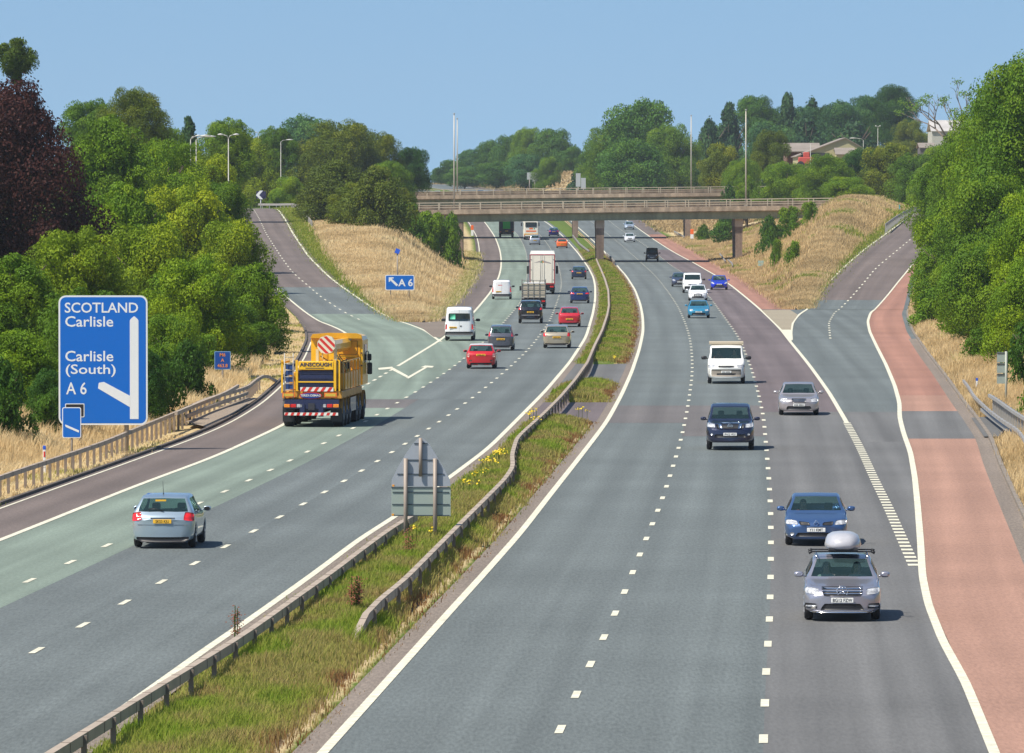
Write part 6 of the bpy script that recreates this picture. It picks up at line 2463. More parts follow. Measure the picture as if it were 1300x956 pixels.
    place(r, Box_(12, (.1, .80)), 674, 304.3, c_l12.shift(1.8), True)

    # ---- green sheeted lorry
    r = empty('skip_lorry', (0, 0, 0), 0, 'dark lorry carrying a bright green load under the first bridge', 'lorry')
    mb = MB()
    mb.bbox(-.62, .62, -3.9, 2.0, 1.55, 3.05)
    for x in (-.4, -.13, .13, .4):
        mb.bbox(x - .03, x + .03, -3.93, -3.9, 1.6, 3.0)
    mb.build('load', plain('bright_green', (.01, .48, .03), .5), r)
    mb = MB()
    for sg in (-1, 1):
        mb.bbox(sg * .66, sg * 1.22, -4, 2.2, 1.2, 3.1)
    mb.bbox(-1.22, 1.22, -4.02, 2.2, .95, 1.5)
    mb.build('bin_sides', plain('bin_dark', (.015, .018, .035), .6), r)
    mb = MB()
    for sg in (-1, 1):
        mb.bbox(sg * 1.24, sg * 1.30, -4.02, -3.9, 1.0, 3.1)
    mb.bbox(-1.2, 1.2, -4.05, -4.02, 1.50, 1.54)
    mb.build('frame', plain('brown_red', (.25, .07, .05), .6), r)
    mb = MB()
    mb.bbox(-.5, .5, -3.9, 4, .6, .94)
    mb.bbox(-1.1, 1.1, -4.05, -3.95, .4, .56)
    mb.build('chassis', M_black, r)
    mb = MB()
    mb.rbox(-1.2, 1.2, 2.4, 4.4, .5, 2.9, .12)
    mb.build('cab', plain('cab_dark', (.05, .06, .10), .4, coat=.5), r)
    mb = MB()
    mb.rbox(-.26, .26, -4.07, -4.05, 1.12, 1.26, .01)
    mb.build('number_plate', M_yplate, r)
    for sg in (-1, 1):
        mb = MB()
        mb.bbox(sg * .9, sg * 1.2, -4.06, -4.02, .98, 1.12)
        mb.build('tail_light', M_red, r)
    trailer_wheels(r, (-1.05, 1.05), (-2.9, -1.6, 3.3), .5)
    place(r, Box_(8.2, (.1, .85)), 643, 302, c_ml_line.shift(1.9), True)
    crane()


def crane():
    r = empty('mobile_crane', (0, 0, 0), 0, 'big yellow and navy mobile crane truck driving away in the inside lane', 'crane')
    Y, N, K = M_yellow, M_navy, M_black
    redw = plain('stripe_red', (.60, .03, .02), .5)
    whi = plain('stripe_white', (.75, .74, .68), .5)
    # chassis
    mb = MB()
    mb.bbox(-.55, .55, -6.0, 6.2, .62, 1.15)
    mb.bbox(-1.16, 1.16, -6.15, -5.7, .78, 1.18)
    mb.bbox(-.50, -.30, -6.2, -5.9, .45, 1.0)
    mb.bbox(.30, .50, -6.2, -5.9, .45, 1.0)
    mb.build('chassis', N, r)
    mb = MB()
    mb.rbox(-1.28, 1.28, -5.9, 3.7, 1.20, 1.52, .04)
    mb.build('deck', plain('deck_yellow', (.55, .26, .03), .5, var=.2, scale=2), r)
    # wheels: six axles, twin rear
    for y in (-5.05, -3.55, -2.05, 1.2, 2.75, 4.9):
        trailer_wheels(r, (-1.06, 1.06), (y,), .58, .42, rim=plain('hub_navy', (.10, .12, .16), .5))
        for sg in (-1, 1):
            mb = MB()
            n = 8
            pts = []
            for k in range(n + 1):
                a = math.pi * k / n
                pts.append((y + .68 * math.cos(a), .58 + .68 * math.sin(a)))
            for k in range(n):
                (y0, z0), (y1, z1) = pts[k], pts[k + 1]
                mb.poly([(sg * .84, y0, z0), (sg * 1.29, y0, z0), (sg * 1.29, y1, z1), (sg * .84, y1, z1), (sg * .84, y0, z0 + .03), (sg * 1.29, y0, z0 + .03), (sg * 1.29, y1, z1 + .03), (sg * .84, y1, z1 + .03)], [(0, 1, 2, 3), (4, 5, 6, 7), (0, 1, 5, 4), (1, 2, 6, 5), (3, 2, 6, 7), (0, 3, 7, 4)])
            mb.build('mudguard', plain('mudguard_ochre', (.35, .18, .03), .6) if sg > 0 else K, r)
    for sg in (-1, 1):
        mb = MB()
        mb.bbox(sg * .78, sg * 1.27, -5.86, -5.82, .22, .80)
        mb.build('mudflap', K, r)
    # bumper bar with red and white stripes
    def striped(x0, x1, z0, z1, y, n, slant, name):
        mb = MB()
        mb.bbox(x0, x1, y, y + .05, z0, z1, 1)
        w = (x1 - x0) / n
        for k in range(0, n, 2):
            a, b = x0 + k * w, x0 + (k + 1) * w
            s = slant
            mb.poly([(max(a, x0), y - .004, z0), (min(b, x1), y - .004, z0), (min(max(b + s, x0), x1), y - .004, z1), (min(max(a + s, x0), x1), y - .004, z1)], [(0, 1, 2, 3)], 0)
        return mb.build(name, [redw, whi], r)
    striped(-1.16, 1.14, .50, .62, -6.24, 18, .05, 'bumper_bar')
    striped(-.50, .92, 1.52, 1.70, -6.02, 10, .12, 'chevron_board')
    # lamp clusters
    for sg, cs in ((-1, (M_amber, M_red, M_lamp)), (1, (M_amber, M_red, M_lamp))):
        for k, m in enumerate(cs):
            mb = MB()
            xc = sg * (1.05 - k * .27)
            mb.rbox(xc - .12, xc + .12, -6.20, -6.15, .84, .98, .02)
            mb.build('tail_light', m, r)
    mb = MB()
    mb.bbox(-.15, .13, -6.20, -6.16, .74, 1.02)
    mb.build('number_plate', plain('dull_dark', (.03, .03, .04), .6), r)
    # oval badge
    k = 28
    mb = MB()
    def ov(a, b, y, mi):
        P = [(a * math.cos(2 * math.pi * i / k) * (1.0) - .05, y, 1.34 + b * math.copysign(abs(math.sin(2 * math.pi * i / k)) ** .8, math.sin(2 * math.pi * i / k))) for i in range(k)]
        mb.poly(P + [(p[0], y + .02, p[2]) for p in P], [tuple(range(k))] + [(i, (i + 1) % k, k + (i + 1) % k, k + i) for i in range(k)], mi)
    ov(.48, .145, -6.06, 0)
    ov(.44, .115, -6.075, 1)
    o = mb.build('badge', [redw, plain('badge_blue', (.01, .04, .22), .4)], r)
    text_mesh('TEREX-DEMAG', .13, whi, 'lettering', o, (-.05, -6.082, 1.345), off=.002)
    for x in (-1.0, .80):
        mb = MB()
        mb.bbox(x - .27, x + .27, -6.06, -6.03, 1.27, 1.47, 0)
        mb.bbox(x - .22, x + .22, -6.066, -6.06, 1.31, 1.43, 1)
        mb.build('marker_plate', [plain('marker_orange', (.75, .16, .02), .5), plain('marker_yellow', (.60, .42, .05), .5)], r)
    # counterweight frame
    mb = MB()
    for x, w in ((-.66, .10), (.98, .10), (1.17, .06)):
        mb.bbox(x - w / 2, x + w / 2, -5.98, -5.86, 1.53, 2.86)
    mb.bbox(-.61, .93, -5.97, -5.93, 1.90, 1.95)
    mb.build('frame_posts', Y, r)
    mb = MB()
    mb.rbox(-.60, .92, -5.92, -4.8, 1.55, 2.42, .05)
    for z in (1.78, 2.06, 2.28):
        mb.bbox(-.58, .90, -5.945, -5.921, z, z + .03)
    mb.build('counterweight', N, r)
    mb = MB()
    mb.rbox(-.58, .92, -5.99, -4.9, 2.44, 2.80, .03)
    pb = mb.build('name_board', Y, r)
    text_mesh('AINSCOUGH', .215, M_navy, 'lettering', pb, (.17, -6.0, 2.66), sx=1.08, off=.006)
    mb = MB()
    mb.bbox(-.28, .52, -5.998, -5.992, 2.50, 2.53)
    mb.build('small_print', M_navy, pb)
    # superstructure behind
    mb = MB()
    mb.rbox(-.55, .95, -4.75, -1.2, 1.55, 2.7, .06)
    mb.rbox(-1.1, -.6, -4.6, -2.0, 1.55, 2.3, .05)
    mb.build('winch_housing', plain('housing_yellow', (.62, .30, .015), .5, coat=.2, var=.15, scale=1.5), r)
    # ladder and left post
    mb = MB()
    for x in (-1.17, -.80):
        mb.tube([(x, -6.05, 1.2), (x, -6.02, 3.15)], .022, 6)
    for kk in range(7):
        mb.tube([(-1.17, -6.04, 1.3 + kk * .28), (-.80, -6.04, 1.3 + kk * .28)], .016, 6)
    mb.build('ladder', M_steel, r)
    mb = MB()
    for z in (1.62, 1.92, 2.22, 2.46):
        mb.bbox(-1.14, -.83, -5.9, -5.7, z, z + .20)
    mb.build('tool_boxes', plain('tool_blue', (.02, .06, .20), .5), r)
    mb = MB()
    mb.bbox(-1.32, -1.25, -6.0, -5.9, 1.45, 2.86)
    mb.bbox(-1.32, -1.25, -6.0, -3.0, 2.70, 2.78)
    mb.build('handrail', Y, r)
    # boom with striped head
    mb = MB()
    P = [(.28 * math.cos(math.pi * (i + .5) / 4), .30 * math.sin(math.pi * (i + .5) / 4)) for i in range(8)]
    y0, y1 = -5.3, 6.8
    mb.poly([(x + .55, y0, z + 3.38) for x, z in P] + [(x + .55, y1, z + 3.30) for x, z in P], [tuple(range(8))] + [(i, (i + 1) % 8, 8 + (i + 1) % 8, 8 + i) for i in range(8)])
    mb.build('boom', Y, r)
    mb = MB()
    R = .40
    P = [(R * math.cos(math.pi * (i + .5) / 5), R * math.sin(math.pi * (i + .5) / 5)) for i in range(10)]
    mb.poly([(x + .58, -5.62, z + 3.50) for x, z in P] + [(x + .58, -5.3, z + 3.50) for x, z in P], [tuple(range(10)), tuple(range(10, 20))] + [(i, (i + 1) % 10, 10 + (i + 1) % 10, 10 + i) for i in range(10)], 1)
    for off in (-.28, -.06, .16):
        # diagonal red bands clipped to the disc
        pts = []
        for s0, s1 in (((off), -1), ((off), 1), ((off + .11), 1), ((off + .11), -1)):
            d = math.sqrt(max(0, (R * .93) ** 2 - s0 ** 2))
            pts.append((s0 * .7071 + s1 * d * .7071, s0 * .7071 - s1 * d * .7071))
        mb.poly([(.58 + a, -5.626, 3.5 + b) for a, b in pts], [(0, 1, 2, 3)], 0)
    mb.build('boom_head', [redw, plain('head_cream', (.72, .66, .50), .5)], r)
    mb = MB()
    for x in (.18, .95):
        mb.bbox(x - .06, x + .06, -5.5, -5.3, 2.80, 3.3)
    mb.tube([(.40, -5.45, 2.8), (.40, -5.45, 3.2)], .03, 6)
    mb.build('boom_rest', plain('rest_cream', (.6, .5, .30), .5), r)
    # crane operator cab and road cab
    mb = MB()
    out = [(-.30, 1.53), (1.30, 1.53), (1.30, 3.50), (1.22, 3.67), (1.0, 3.74), (-.2, 3.76), (-.85, 3.70), (-.98, 3.56), (-.98, 2.5)]
    mb.prism(out, 3.8, 6.4)
    c = mb.build('road_cab', Y, r)
    mb = MB()
    mb.prism([(-1.0, 3.60), (1.30, 3.58), (1.25, 3.74), (1.02, 3.81), (-.2, 3.83), (-.9, 3.77)], 3.6, 3.8)
    mb.build('cab_visor', plain('visor_ochre', (.62, .32, .01), .5), r)
    for a, b_, c_, d_ in ((.22, 1.05, 2.9, 3.45), (.30, .95, 1.8, 2.7), (-.75, -.2, 3.0, 3.4), (-.75, -.25, 2.6, 2.95), (1.08, 1.2, 2.0, 3.3)):
        mb = MB()
        mb.bbox(a, b_, 3.77, 3.80, c_, d_)
        mb.build('cab_panel', plain('panel_yellow', (.74, .36, .01), .4, coat=.4), r)
    mb = MB()
    for a, b_, c_, d_ in ((.20, 1.07, 3.46, 3.475), (.20, 1.07, 2.87, 2.885), (.20, .215, 2.9, 3.46), (1.06, 1.075, 2.9, 3.46), (1.22, 1.29, 2.35, 2.42), (1.22, 1.29, 2.9, 2.97), (.28, .97, 2.71, 2.73), (-.8, -.6, 2.48, 2.54)):
        mb.bbox(a, b_, 3.755, 3.77, c_, d_)
    mb.build('hinges_and_seams', plain('seam_brown', (.10, .05, .02), .7), r)
    mb = MB()
    mb.cyl((.72, 3.76, 3.56), .08, .04, 'y', 14)
    mb.build('work_lamp', M_lamp, r)
    mb = MB()
    mb.bbox(1.305, 1.32, 4.6, 5.8, 2.5, 3.3)
    mb.build('side_window', plain('dark_window', (.01, .02, .025), .08, coat=1), r)
    rr = random.Random(3)
    mc = [plain('kit_yellow', (.66, .32, .012), .5), plain('kit_dark', (.04, .035, .03), .6), plain('kit_cream', (.60, .50, .32), .6), plain('kit_ochre', (.38, .19, .02), .6)]
    mb = MB()
    for k in range(70):
        x = rr.uniform(.05, 1.2) if rr.random() < .75 else rr.uniform(-1.1, -.4)
        y = rr.uniform(-4.6, 3.4)
        zz = rr.uniform(1.6, 2.75)
        mb.box((x, y, zz), (rr.uniform(.06, .22), rr.uniform(.1, .6), rr.uniform(.08, .45)), rr.choice([0, 0, 1, 2, 3]))
    for k in range(9):
        x = rr.uniform(.2, 1.15)
        mb.tube([(x, -5.0, rr.uniform(2.5, 3.1)), (x + .15, -3.2, rr.uniform(2.3, 2.9)), (x, -1, 2.2)], .022, 5, rr.choice([1, 2]))
    mb.build('hoses_and_fittings', mc, r)
    # side clutter along the right
    mb = MB()
    for y in (-4.2, -2.9, -1.6, -.3, 1.0, 2.3):
        mb.bbox(1.05, 1.27, y, y + .9, 1.55, 2.25)
    mb.build('outrigger_box', plain('outrigger_yellow', (.70, .33, .012), .45, coat=.3, var=.15, scale=2), r)
    mb = MB()
    for y in (-4.8, -3.3, -1.8, -.2, 1.4, 3.0):
        mb.tube([(1.24, y, 1.5), (1.24, y, 2.75)], .02, 6)
    mb.tube([(1.24, -4.8, 2.75), (1.24, 3.0, 2.75)], .02, 6)
    mb.tube([(.9, -5.2, 3.2), (1.18, -4.0, 2.6), (1.2, -2.5, 2.2)], .03, 6)
    mb.build('handrail', plain('rail_cream', (.55, .40, .15), .5), r)
    mb = MB()
    mb.tube([(1.25, 5.9, 3.0), (1.38, 5.9, 2.95), (1.42, 5.9, 2.2)], .025, 6)
    mb.rbox(1.34, 1.52, 5.7, 5.85, 2.56, 2.86, .05)
    mb.rbox(1.33, 1.55, 5.7, 5.85, 1.95, 2.48, .06)
    mb.build('wing_mirror', K, r)
    mb = MB()
    mb.bbox(1.29, 1.31, -2.2, .4, .55, 1.15)
    mb.build('side_panel', plain('side_navy', (.02, .03, .09), .4, coat=.5), r)
    place(r, Box_(12.4, (.1, .905)), 403, 541.5, c_l12.shift(-1.9), True)
    r.rotation_euler.z -= .028
# ================================================================== bridges, barriers, signs, lamps, farm
def beam_along(mb, pts, w, h, mi=0):
    """box section following points (top centre line)"""
    b = len(mb.v)
    P = [Vector(p) for p in pts]
    for i, p in enumerate(P):
        d = (P[min(i + 1, len(P) - 1)] - P[max(i - 1, 0)])
        n = Vector((-d.y, d.x, 0)).normalized() * (w / 2)
        mb.v += [tuple(p - n), tuple(p + n), tuple(p + n - Vector((0, 0, h))), tuple(p - n - Vector((0, 0, h)))]
    for i in range(len(P) - 1):
        for k in range(4):
            mb.f.append([b + 4 * i + k, b + 4 * i + (k + 1) % 4, b + 4 * i + 4 + (k + 1) % 4, b + 4 * i + 4 + k])
            mb.m.append(mi)
            mb.sm.append(False)
    for q in (0, 4 * (len(P) - 1)):
        mb.f.append([b + q, b + q + 1, b + q + 2, b + q + 3])
        mb.m.append(mi)
        mb.sm.append(False)


def w_beam(mb, pts, h=.31, t=.05):
    """corrugated rail: profile in (offset, z below the top)"""
    prof = [(0, 0), (t, -.05), (t, -.11), (0, -.155), (t, -.20), (t, -.26), (0, -h)]
    b = len(mb.v)
    P = [Vector(p) for p in pts]
    n_ = len(prof)
    for i, p in enumerate(P):
        d = (P[min(i + 1, len(P) - 1)] - P[max(i - 1, 0)])
        n = Vector((-d.y, d.x, 0)).normalized()
        for o, z in prof:
            mb.v.append(tuple(p + n * (o - t) + Vector((0, 0, z))))
    for i in range(len(P) - 1):
        for k in range(n_ - 1):
            mb.f.append([b + n_ * i + k, b + n_ * i + k + 1, b + n_ * (i + 1) + k + 1, b + n_ * (i + 1) + k])
            mb.m.append(0)
            mb.sm.append(False)


def resample(pts, step):
    P = [Vector(p) for p in pts]
    out = [P[0]]
    acc = 0
    for a, b in zip(P[:-1], P[1:]):
        L = (b - a).length
        d = step - acc
        while d <= L:
            out.append(a.lerp(b, d / L))
            d += step
        acc = L - (d - step)
    return out


def barrier(name, label, rails, step, matr, matp, side=0.0, post=(.10, .08), maxposts=100, kind='box', rail=(.10, .20), extra=None, posts_on=None):
    """rails: list of lists of world points along the rail tops"""
    root = empty(name, rails[0][0], 0, label, 'crash barrier')
    o = Vector(rails[0][0])
    for r in rails:
        mb = MB()
        pts = [Vector(p) - o for p in r]
        if kind == 'w':
            w_beam(mb, pts)
        else:
            beam_along(mb, pts, *rail)
            if r is rails[0]:
                for q in resample(pts, 2.4)[:110]:
                    mb.box((q.x, q.y, q.z - rail[1] / 2), (rail[0] + .014, .05, rail[1] + .014), 1)
        mb.build('rail', [matr, M_railpost], root)
    src = posts_on or rails[0]
    ps = resample(src, step)
    far = MB()
    proto = {}
    for i, p in enumerate(ps):
        g = gz(p.x, p.y)
        h = p.z - g - .02 + .15
        c = (p.x - o.x + side, p.y - o.y, g - .15 - o.z + h / 2)
        if i < maxposts:
            mb = MB()
            mb.box((0, 0, 0), (post[0], post[1], h))
            q = mb.build('post', matp, root)
            q.location = c
        else:
            far.box(c, (post[0], post[1], h))
    if far.v:
        q = far.build('distant_posts', matp, root)
        q['kind'] = 'stuff'
    return root


def curve_rail(pts, zf, h, step=4.0):
    """pixels of a rail top at height h above the surface -> smooth world points"""
    w = sorted([tuple(reversed(unproj(px, py, zf, h))) for px, py in pts])
    D = np.array([a for a, b in w])
    X = np.array([b for a, b in w])
    n = max(2, int((D[-1] - D[0]) / step) + 1)
    d = np.linspace(D[0], D[-1], n)
    x = np.interp(d, D, X)
    if n > 5:
        xs = x.copy()
        for i in range(1, n - 1):
            xs[i] = .25 * x[i - 1] + .5 * x[i] + .25 * x[i + 1]
        x = xs
    return [Vector((a, b, float(zf(b)) + h)) for a, b in zip(x, d)]


def build_barriers():
    # central reservation, near left rail
    p = [(527, 652), (497.7, 669), (475.8, 684.8), (453.8, 701), (431.8, 718), (409.9, 734), (380.6, 754.3), (354.9, 772.7), (329.3, 791), (300, 811), (205, 868), (60, 957)]
    a = curve_rail(p, z_main, .62)
    barrier('crash_barrier', 'weathered box rail barrier in the median that ends beneath the triangular sign back', [a], 4.2, M_rail, M_railpost, rail=(.16, .20), side=.09)
    # the right one with its kink and long run to the bridge pier
    p = [(470.3, 772.7), (479.4, 761.7), (494, 750.7), (512.4, 736), (534.4, 714), (556.3, 692), (578.3, 670), (600.3, 648), (618.6, 629.9), (640.5, 607.9), (651.4, 592), (650, 576), (656, 556), (667, 545), (689, 525.6), (711, 503.6), (729.9, 481.6), (745.6, 459.7), (755, 437.7), (764.4, 418.8), (770.7, 400), (773, 388), (772.2, 368), (768.2, 354.3), (762.5, 340.5), (757, 328)]
    b = curve_rail(p, z_main, .64, 3.0)
    e = b[0]
    end = [Vector((e.x - .42, e.y - 6.5, .14)), Vector((e.x - .30, e.y - 4.5, .22)), Vector((e.x - .08, e.y - 1.0, .60))]
    barrier('crash_barrier', 'long kinked median barrier whose bent end slopes into the grass', [end + b], 4.4, M_rail, M_railpost, rail=(.15, .20), side=.09, posts_on=b)
    # under and beyond the bridges
    p = [(748, 318), (741, 313), (735, 308), (727, 298)]
    barrier('crash_barrier', 'short median barrier section between the two bridge piers', [curve_rail(p, z_main, .65)], 8, M_steel, M_railpost, rail=(.15, .2))
    p = [(780, 331), (776, 326), (770, 321)]
    barrier('crash_barrier', 'short pale barrier piece on the right side of the median pier', [curve_rail(p, z_main, .65)], 8, M_steel, M_railpost, rail=(.15, .2))
    # left verge
    p = [(-40, 618), (0, 603.6), (47, 588), (91, 573.8), (131.8, 560), (172.6, 543), (207, 529), (238.5, 516), (262, 505), (290, 497), (314, 490.7), (326, 480), (334, 476)]
    a = curve_rail(p, z_main, .72)
    e = a[-1]
    end = [Vector((e.x + .10, e.y + 4, .60)), Vector((e.x + .22, e.y + 9, .30)), Vector((e.x + .3, e.y + 13, .08))]
    p2 = [(229, 522.5), (262, 509), (290, 498), (307, 488)]
    up = curve_rail(p2, z_main, 1.02)
    low = curve_rail([(236, 527), (262, 516), (290, 506), (314, 497)], z_main, .42)
    up = [Vector((v.x - .18, v.y, v.z)) for v in up]
    barrier('crash_barrier', 'weathered double height barrier on the left verge before the exit slip', [a + end, up, low], 2.4, M_rail, M_railpost, side=-.10, rail=(.12, .15), posts_on=a)
    mb = MB()
    # right verge
    p = [(1223, 482), (1229, 489), (1236, 501.5), (1246, 511), (1258, 522), (1275, 534), (1293, 545), (1300, 556), (1335, 610), (1400, 720)]
    a = curve_rail(p, z_main, .74)
    p = [(1251, 500), (1262, 507), (1280, 520), (1296, 530), (1320, 545), (1370, 590)]
    up = [Vector((v.x + .16, v.y, v.z)) for v in curve_rail(p, z_main, 1.10)]
    p = [(1246, 518), (1258, 528), (1275, 541), (1293, 553)]
    low = curve_rail(p, z_main, .42)
    barrier('crash_barrier', 'bright galvanised double barrier on the right verge beside the red hard shoulder', [a, up, low], 2.4, M_steel, M_steel, side=.12, rail=(.10, .13), posts_on=up)
    # tops of the slips
    zl = lambda D: z_slip_left(D)
    p = [(396, 291), (391, 283), (384, 272), (376, 265.5), (370, 263), (352, 261.5), (328, 261)]
    pts = [at(px, py, D) for (px, py), D in zip(p, (850, 880, 930, 985, 1010, 1022, 1030))]
    pts = [Vector((v.x, v.y, max(v.z, gz(v.x, v.y) + .8))) for v in pts]
    barrier('crash_barrier', 'grey barrier curling round the head of the exit slip', [pts], 3.2, M_steel, M_steel, rail=(.08, .3))
    p = [(1124, 284), (1135, 276), (1148, 268), (1160, 262.5), (1171, 259.5), (1190, 257)]
    pts = [at(px, py, D) for (px, py), D in zip(p, (830, 860, 900, 950, 990, 1020))]
    barrier('crash_barrier', 'grey barrier along the bend at the top of the entry slip', [pts], 3.2, M_steel, M_steel, rail=(.08, .3))
    for lab, p, h in (('short pale barrier end at the foot of the right pier', [(914, 321.5), (917, 325.5), (921, 331)], .6), ('short pale barrier lying beyond the right pier shadow', [(924, 329), (929, 333), (930, 337)], .55), ('small barrier section at the far bridge right pier', [(856, 293), (862, 296.5), (869, 300)], .6)):
        barrier('crash_barrier', lab, [curve_rail(p, z_main, h)], 6, M_steel, M_railpost, rail=(.15, .2))


def bridge(name, label, D, x0, x1, ztop, slope, depth, piers, zg, post_step, girder=True, concrete=None):
    """ztop(x): level of the road on the bridge"""
    r = empty(name, (0, D, 0), 0, label, 'bridge')
    conc = stained('bridge_concrete', (0.31, 0.24, 0.17))
    gird = stained('bridge_girder', (0.25, 0.255, 0.16), amt=.2)
    rail = plain('parapet_rail', (0.44, 0.38, 0.28), .6, metal=.1, var=.1)
    pier = stained('pier_concrete', (0.235, 0.170, 0.13))
    xm = (x0 + x1) / 2
    z = lambda x: ztop + slope * (x - xm)

    def slab(a, b, y0, y1, t, u, mi, mb, n=14):
        for k in range(n):
            xa, xb = lerp(a, b, k / n), lerp(a, b, (k + 1) / n)
            mb.poly([(xa, y0, z(xa) + t), (xb, y0, z(xb) + t), (xb, y1, z(xb) + t), (xa, y1, z(xa) + t), (xa, y0, z(xa) + u), (xb, y0, z(xb) + u), (xb, y1, z(xb) + u), (xa, y1, z(xa) + u)], [(0, 1, 2, 3), (7, 6, 5, 4), (0, 4, 5, 1), (2, 6, 7, 3)], mi)
    h = depth / 2
    mb = MB()
    slab(x0, x1, -h + .3, h - .3, -.35, -.75, 0, mb)
    mb.build('deck', conc, r)
    for y0, y1 in ((-h, -h + .5), (h - .5, h)):
        mb = MB()
        slab(x0, x1, y0, y1, .0, -.62, 0, mb)
        mb.build('edge_beam', conc, r)
    for k in range(5):
        y = -h + .75 + k * (depth - 1.5) / 4
        mb = MB()
        slab(x0, x1, y - .12, y + .12, -.62 if k in (0, 4) else -.75, -1.68, 0, mb)
        slab(x0, x1, y - .3, y + .3, -1.68, -1.74, 0, mb)
        mb.build('girder', gird, r)
    for sg in (-1, 1):
        y = sg * (h - .25)
        mb = MB()
        for zz, t in ((1.02, .10), (.66, .06), (.34, .06)):
            slab(x0, x1, y - .04, y + .04, zz, zz - t, 0, mb)
        mb.build('parapet_rail', rail, r)
        if sg > 0:
            mb = MB()
            slab(x0, x1, y + .10, y + .22, .62, .0, 0, mb)
            mb.build('parapet_plinth', conc, r)
        n = int((x1 - x0) / post_step)
        for k in range(n + 1):
            x = x0 + k * (x1 - x0) / n
            mb = MB()
            mb.bbox(-.055, .055, -.05, .05, 0, 1.0)
            q = mb.build('parapet_post', rail, r)
            q.location = (x, y, z(x) + .0)
    for px, w, cap in piers:
        xg = px
        zb = gz(px, D) - D * 0
        mb = MB()
        tw = w * .5
        top = z(px) - 1.74
        bot = zg - 1.0
        y0, y1 = -h + 1.2, h - 1.2
        mb.poly([(px - tw * 1.08, y0, top - 1.1), (px + tw * 1.08, y0, top - 1.1), (px + tw * .9, y0, bot), (px - tw * .9, y0, bot),
                 (px - tw * 1.08, y1, top - 1.1), (px + tw * 1.08, y1, top - 1.1), (px + tw * .9, y1, bot), (px - tw * .9, y1, bot)],
                [(0, 1, 2, 3), (7, 6, 5, 4), (0, 3, 7, 4), (1, 5, 6, 2), (0, 4, 5, 1), (3, 2, 6, 7)])
        p = mb.build('pier', pier, r)
        mb = MB()
        mb.bbox(px - tw * 1.15, px + tw * 1.15, y0 - .05, y1 + .05, top - 1.1, top)
        mb.build('pier_cap', plain('cap_concrete', (.40, .32, .25), .9, var=.1, scale=.5), p)
    return r, z


def build_bridges():
    zg = float(z_main(985))
    D = 985.0
    mpx = lambda px, D=D: (px - CX) / F * D
    r, z = bridge('road_bridge', 'nearer grey concrete road bridge with thin rail parapet over the motorway', D, mpx(505), mpx(1082), 7.95, .012, 17, [(mpx(761), 1.05, 1), (mpx(936), .95, 1)], zg, 2.85)
    # abutment at the left
    mb = MB()
    mb.bbox(mpx(560), mpx(588), -8, 8, zg - .5, z(mpx(575)) - 1.74)
    mb.build('abutment', plain('abutment_concrete', (.22, .16, .12), .9, var=.2, scale=.5), r)
    D2 = 1195.0
    mp2 = lambda px: (px - CX) / F * D2
    r2, z2 = bridge('road_bridge', 'farther concrete road bridge, its parapet just above the nearer one', D2, mp2(500), mp2(985), 9.85, .010, 15, [(mp2(730), .95, 1), (mp2(872), .95, 1)], float(z_main(D2)), 2.73)
    mb = MB()
    mb.bbox(mp2(540), mp2(575), -7, 7, float(z_main(D2)) - .5, z2(mp2(560)) - 1.74)
    mb.build('abutment', MATS['abutment_concrete'], r2)
    # carriageway surface on both decks
    # lighting masts
    for lab, px, top, D_, zb in (('tall slim lighting mast on the nearer bridge, left one of the close pair', 576.5, 145, 978, 7.9), ('tall slim lighting mast on the farther bridge, right one of the close pair', 580.5, 151, 1189, 9.7),
                                 ('tall slim mast behind the farther bridge beside the dome shaped trees', 877.5, 147, 1189, 9.9), ('tall slim mast standing right on the nearer bridge', 947, 140, 978, 8.2)):
        q = at(px, top, D_)
        t = empty('lighting_mast', (q.x, D_, zb), 0, lab, 'mast')
        H = q.z - zb
        mb = MB()
        mb.tube([(0, 0, 0), (0, 0, H * .5), (0, 0, H)], [.12, .09, .065], 8)
        mb.build('pole', plain('mast_metal', (.50, .46, .38), .5, metal=.2), t)
        mb = MB()
        mb.tube([(0, 0, H), (0, 0, H + .15)], [.14, .10], 8)
        mb.tube([(0, -.9, H + .05), (0, .9, H + .05)], [.06, .06], 6)
        mb.build('lamp_head', M_steel, t)
        mb = MB()
        mb.bbox(-.25, .25, -.25, .25, -.05, .12)
        mb.build('base', M_conc, t)


def lamp_post(label, px, top, D, zb, arms, mat=None):
    q = at(px, top, D)
    t = empty('street_lamp', (q.x, D, zb), 0, label, 'street lamp')
    H = q.z - zb
    m = mat or plain('lamp_metal', (.36, .35, .32), .5, metal=.2)
    mb = MB()
    mb.tube([(0, 0, 0), (0, 0, 1.2), (0, 0, 1.25), (0, 0, H - .3)], [.09, .09, .06, .045], 8)
    mb.build('pole', m, t)
    for a in arms:
        mb = MB()
        mb.tube([(0, 0, H - .35), (a * .15, 0, H - .1), (a * .5, 0, H)], [.05, .045, .04], 6)
        mb.build('arm', m, t)
        mb = MB()
        mb.tube([(a * .45, 0, H), (a * .75, 0, H + .03), (a * 1.0, 0, H + .01)], [.05, .09, .04], 8)
        mb.build('lamp_head', plain('lamp_white', (.55, .55, .52), .4), t)
    return t


def round_plate(mb, w, h, y0, y1, r, mi=0, cx=0, cz=0, n=5):
    P = []
    for sx, sz, a0 in ((1, 1, 0), (-1, 1, 90), (-1, -1, 180), (1, -1, 270)):
        for k in range(n + 1):
            a = math.radians(a0 + 90 * k / n)
            P.append((cx + sx * (w / 2 - r) + r * math.cos(a), cz + sz * (h / 2 - r) + r * math.sin(a)))
    mb.prism(P, y0, y1, mi)


def sign_root(name, label, px, pyb, D):
    q = at(px, pyb, D)
    z0 = gz(q.x, D)
    return empty(name, (q.x, D, z0), 0, label, 'sign'), q.z - z0


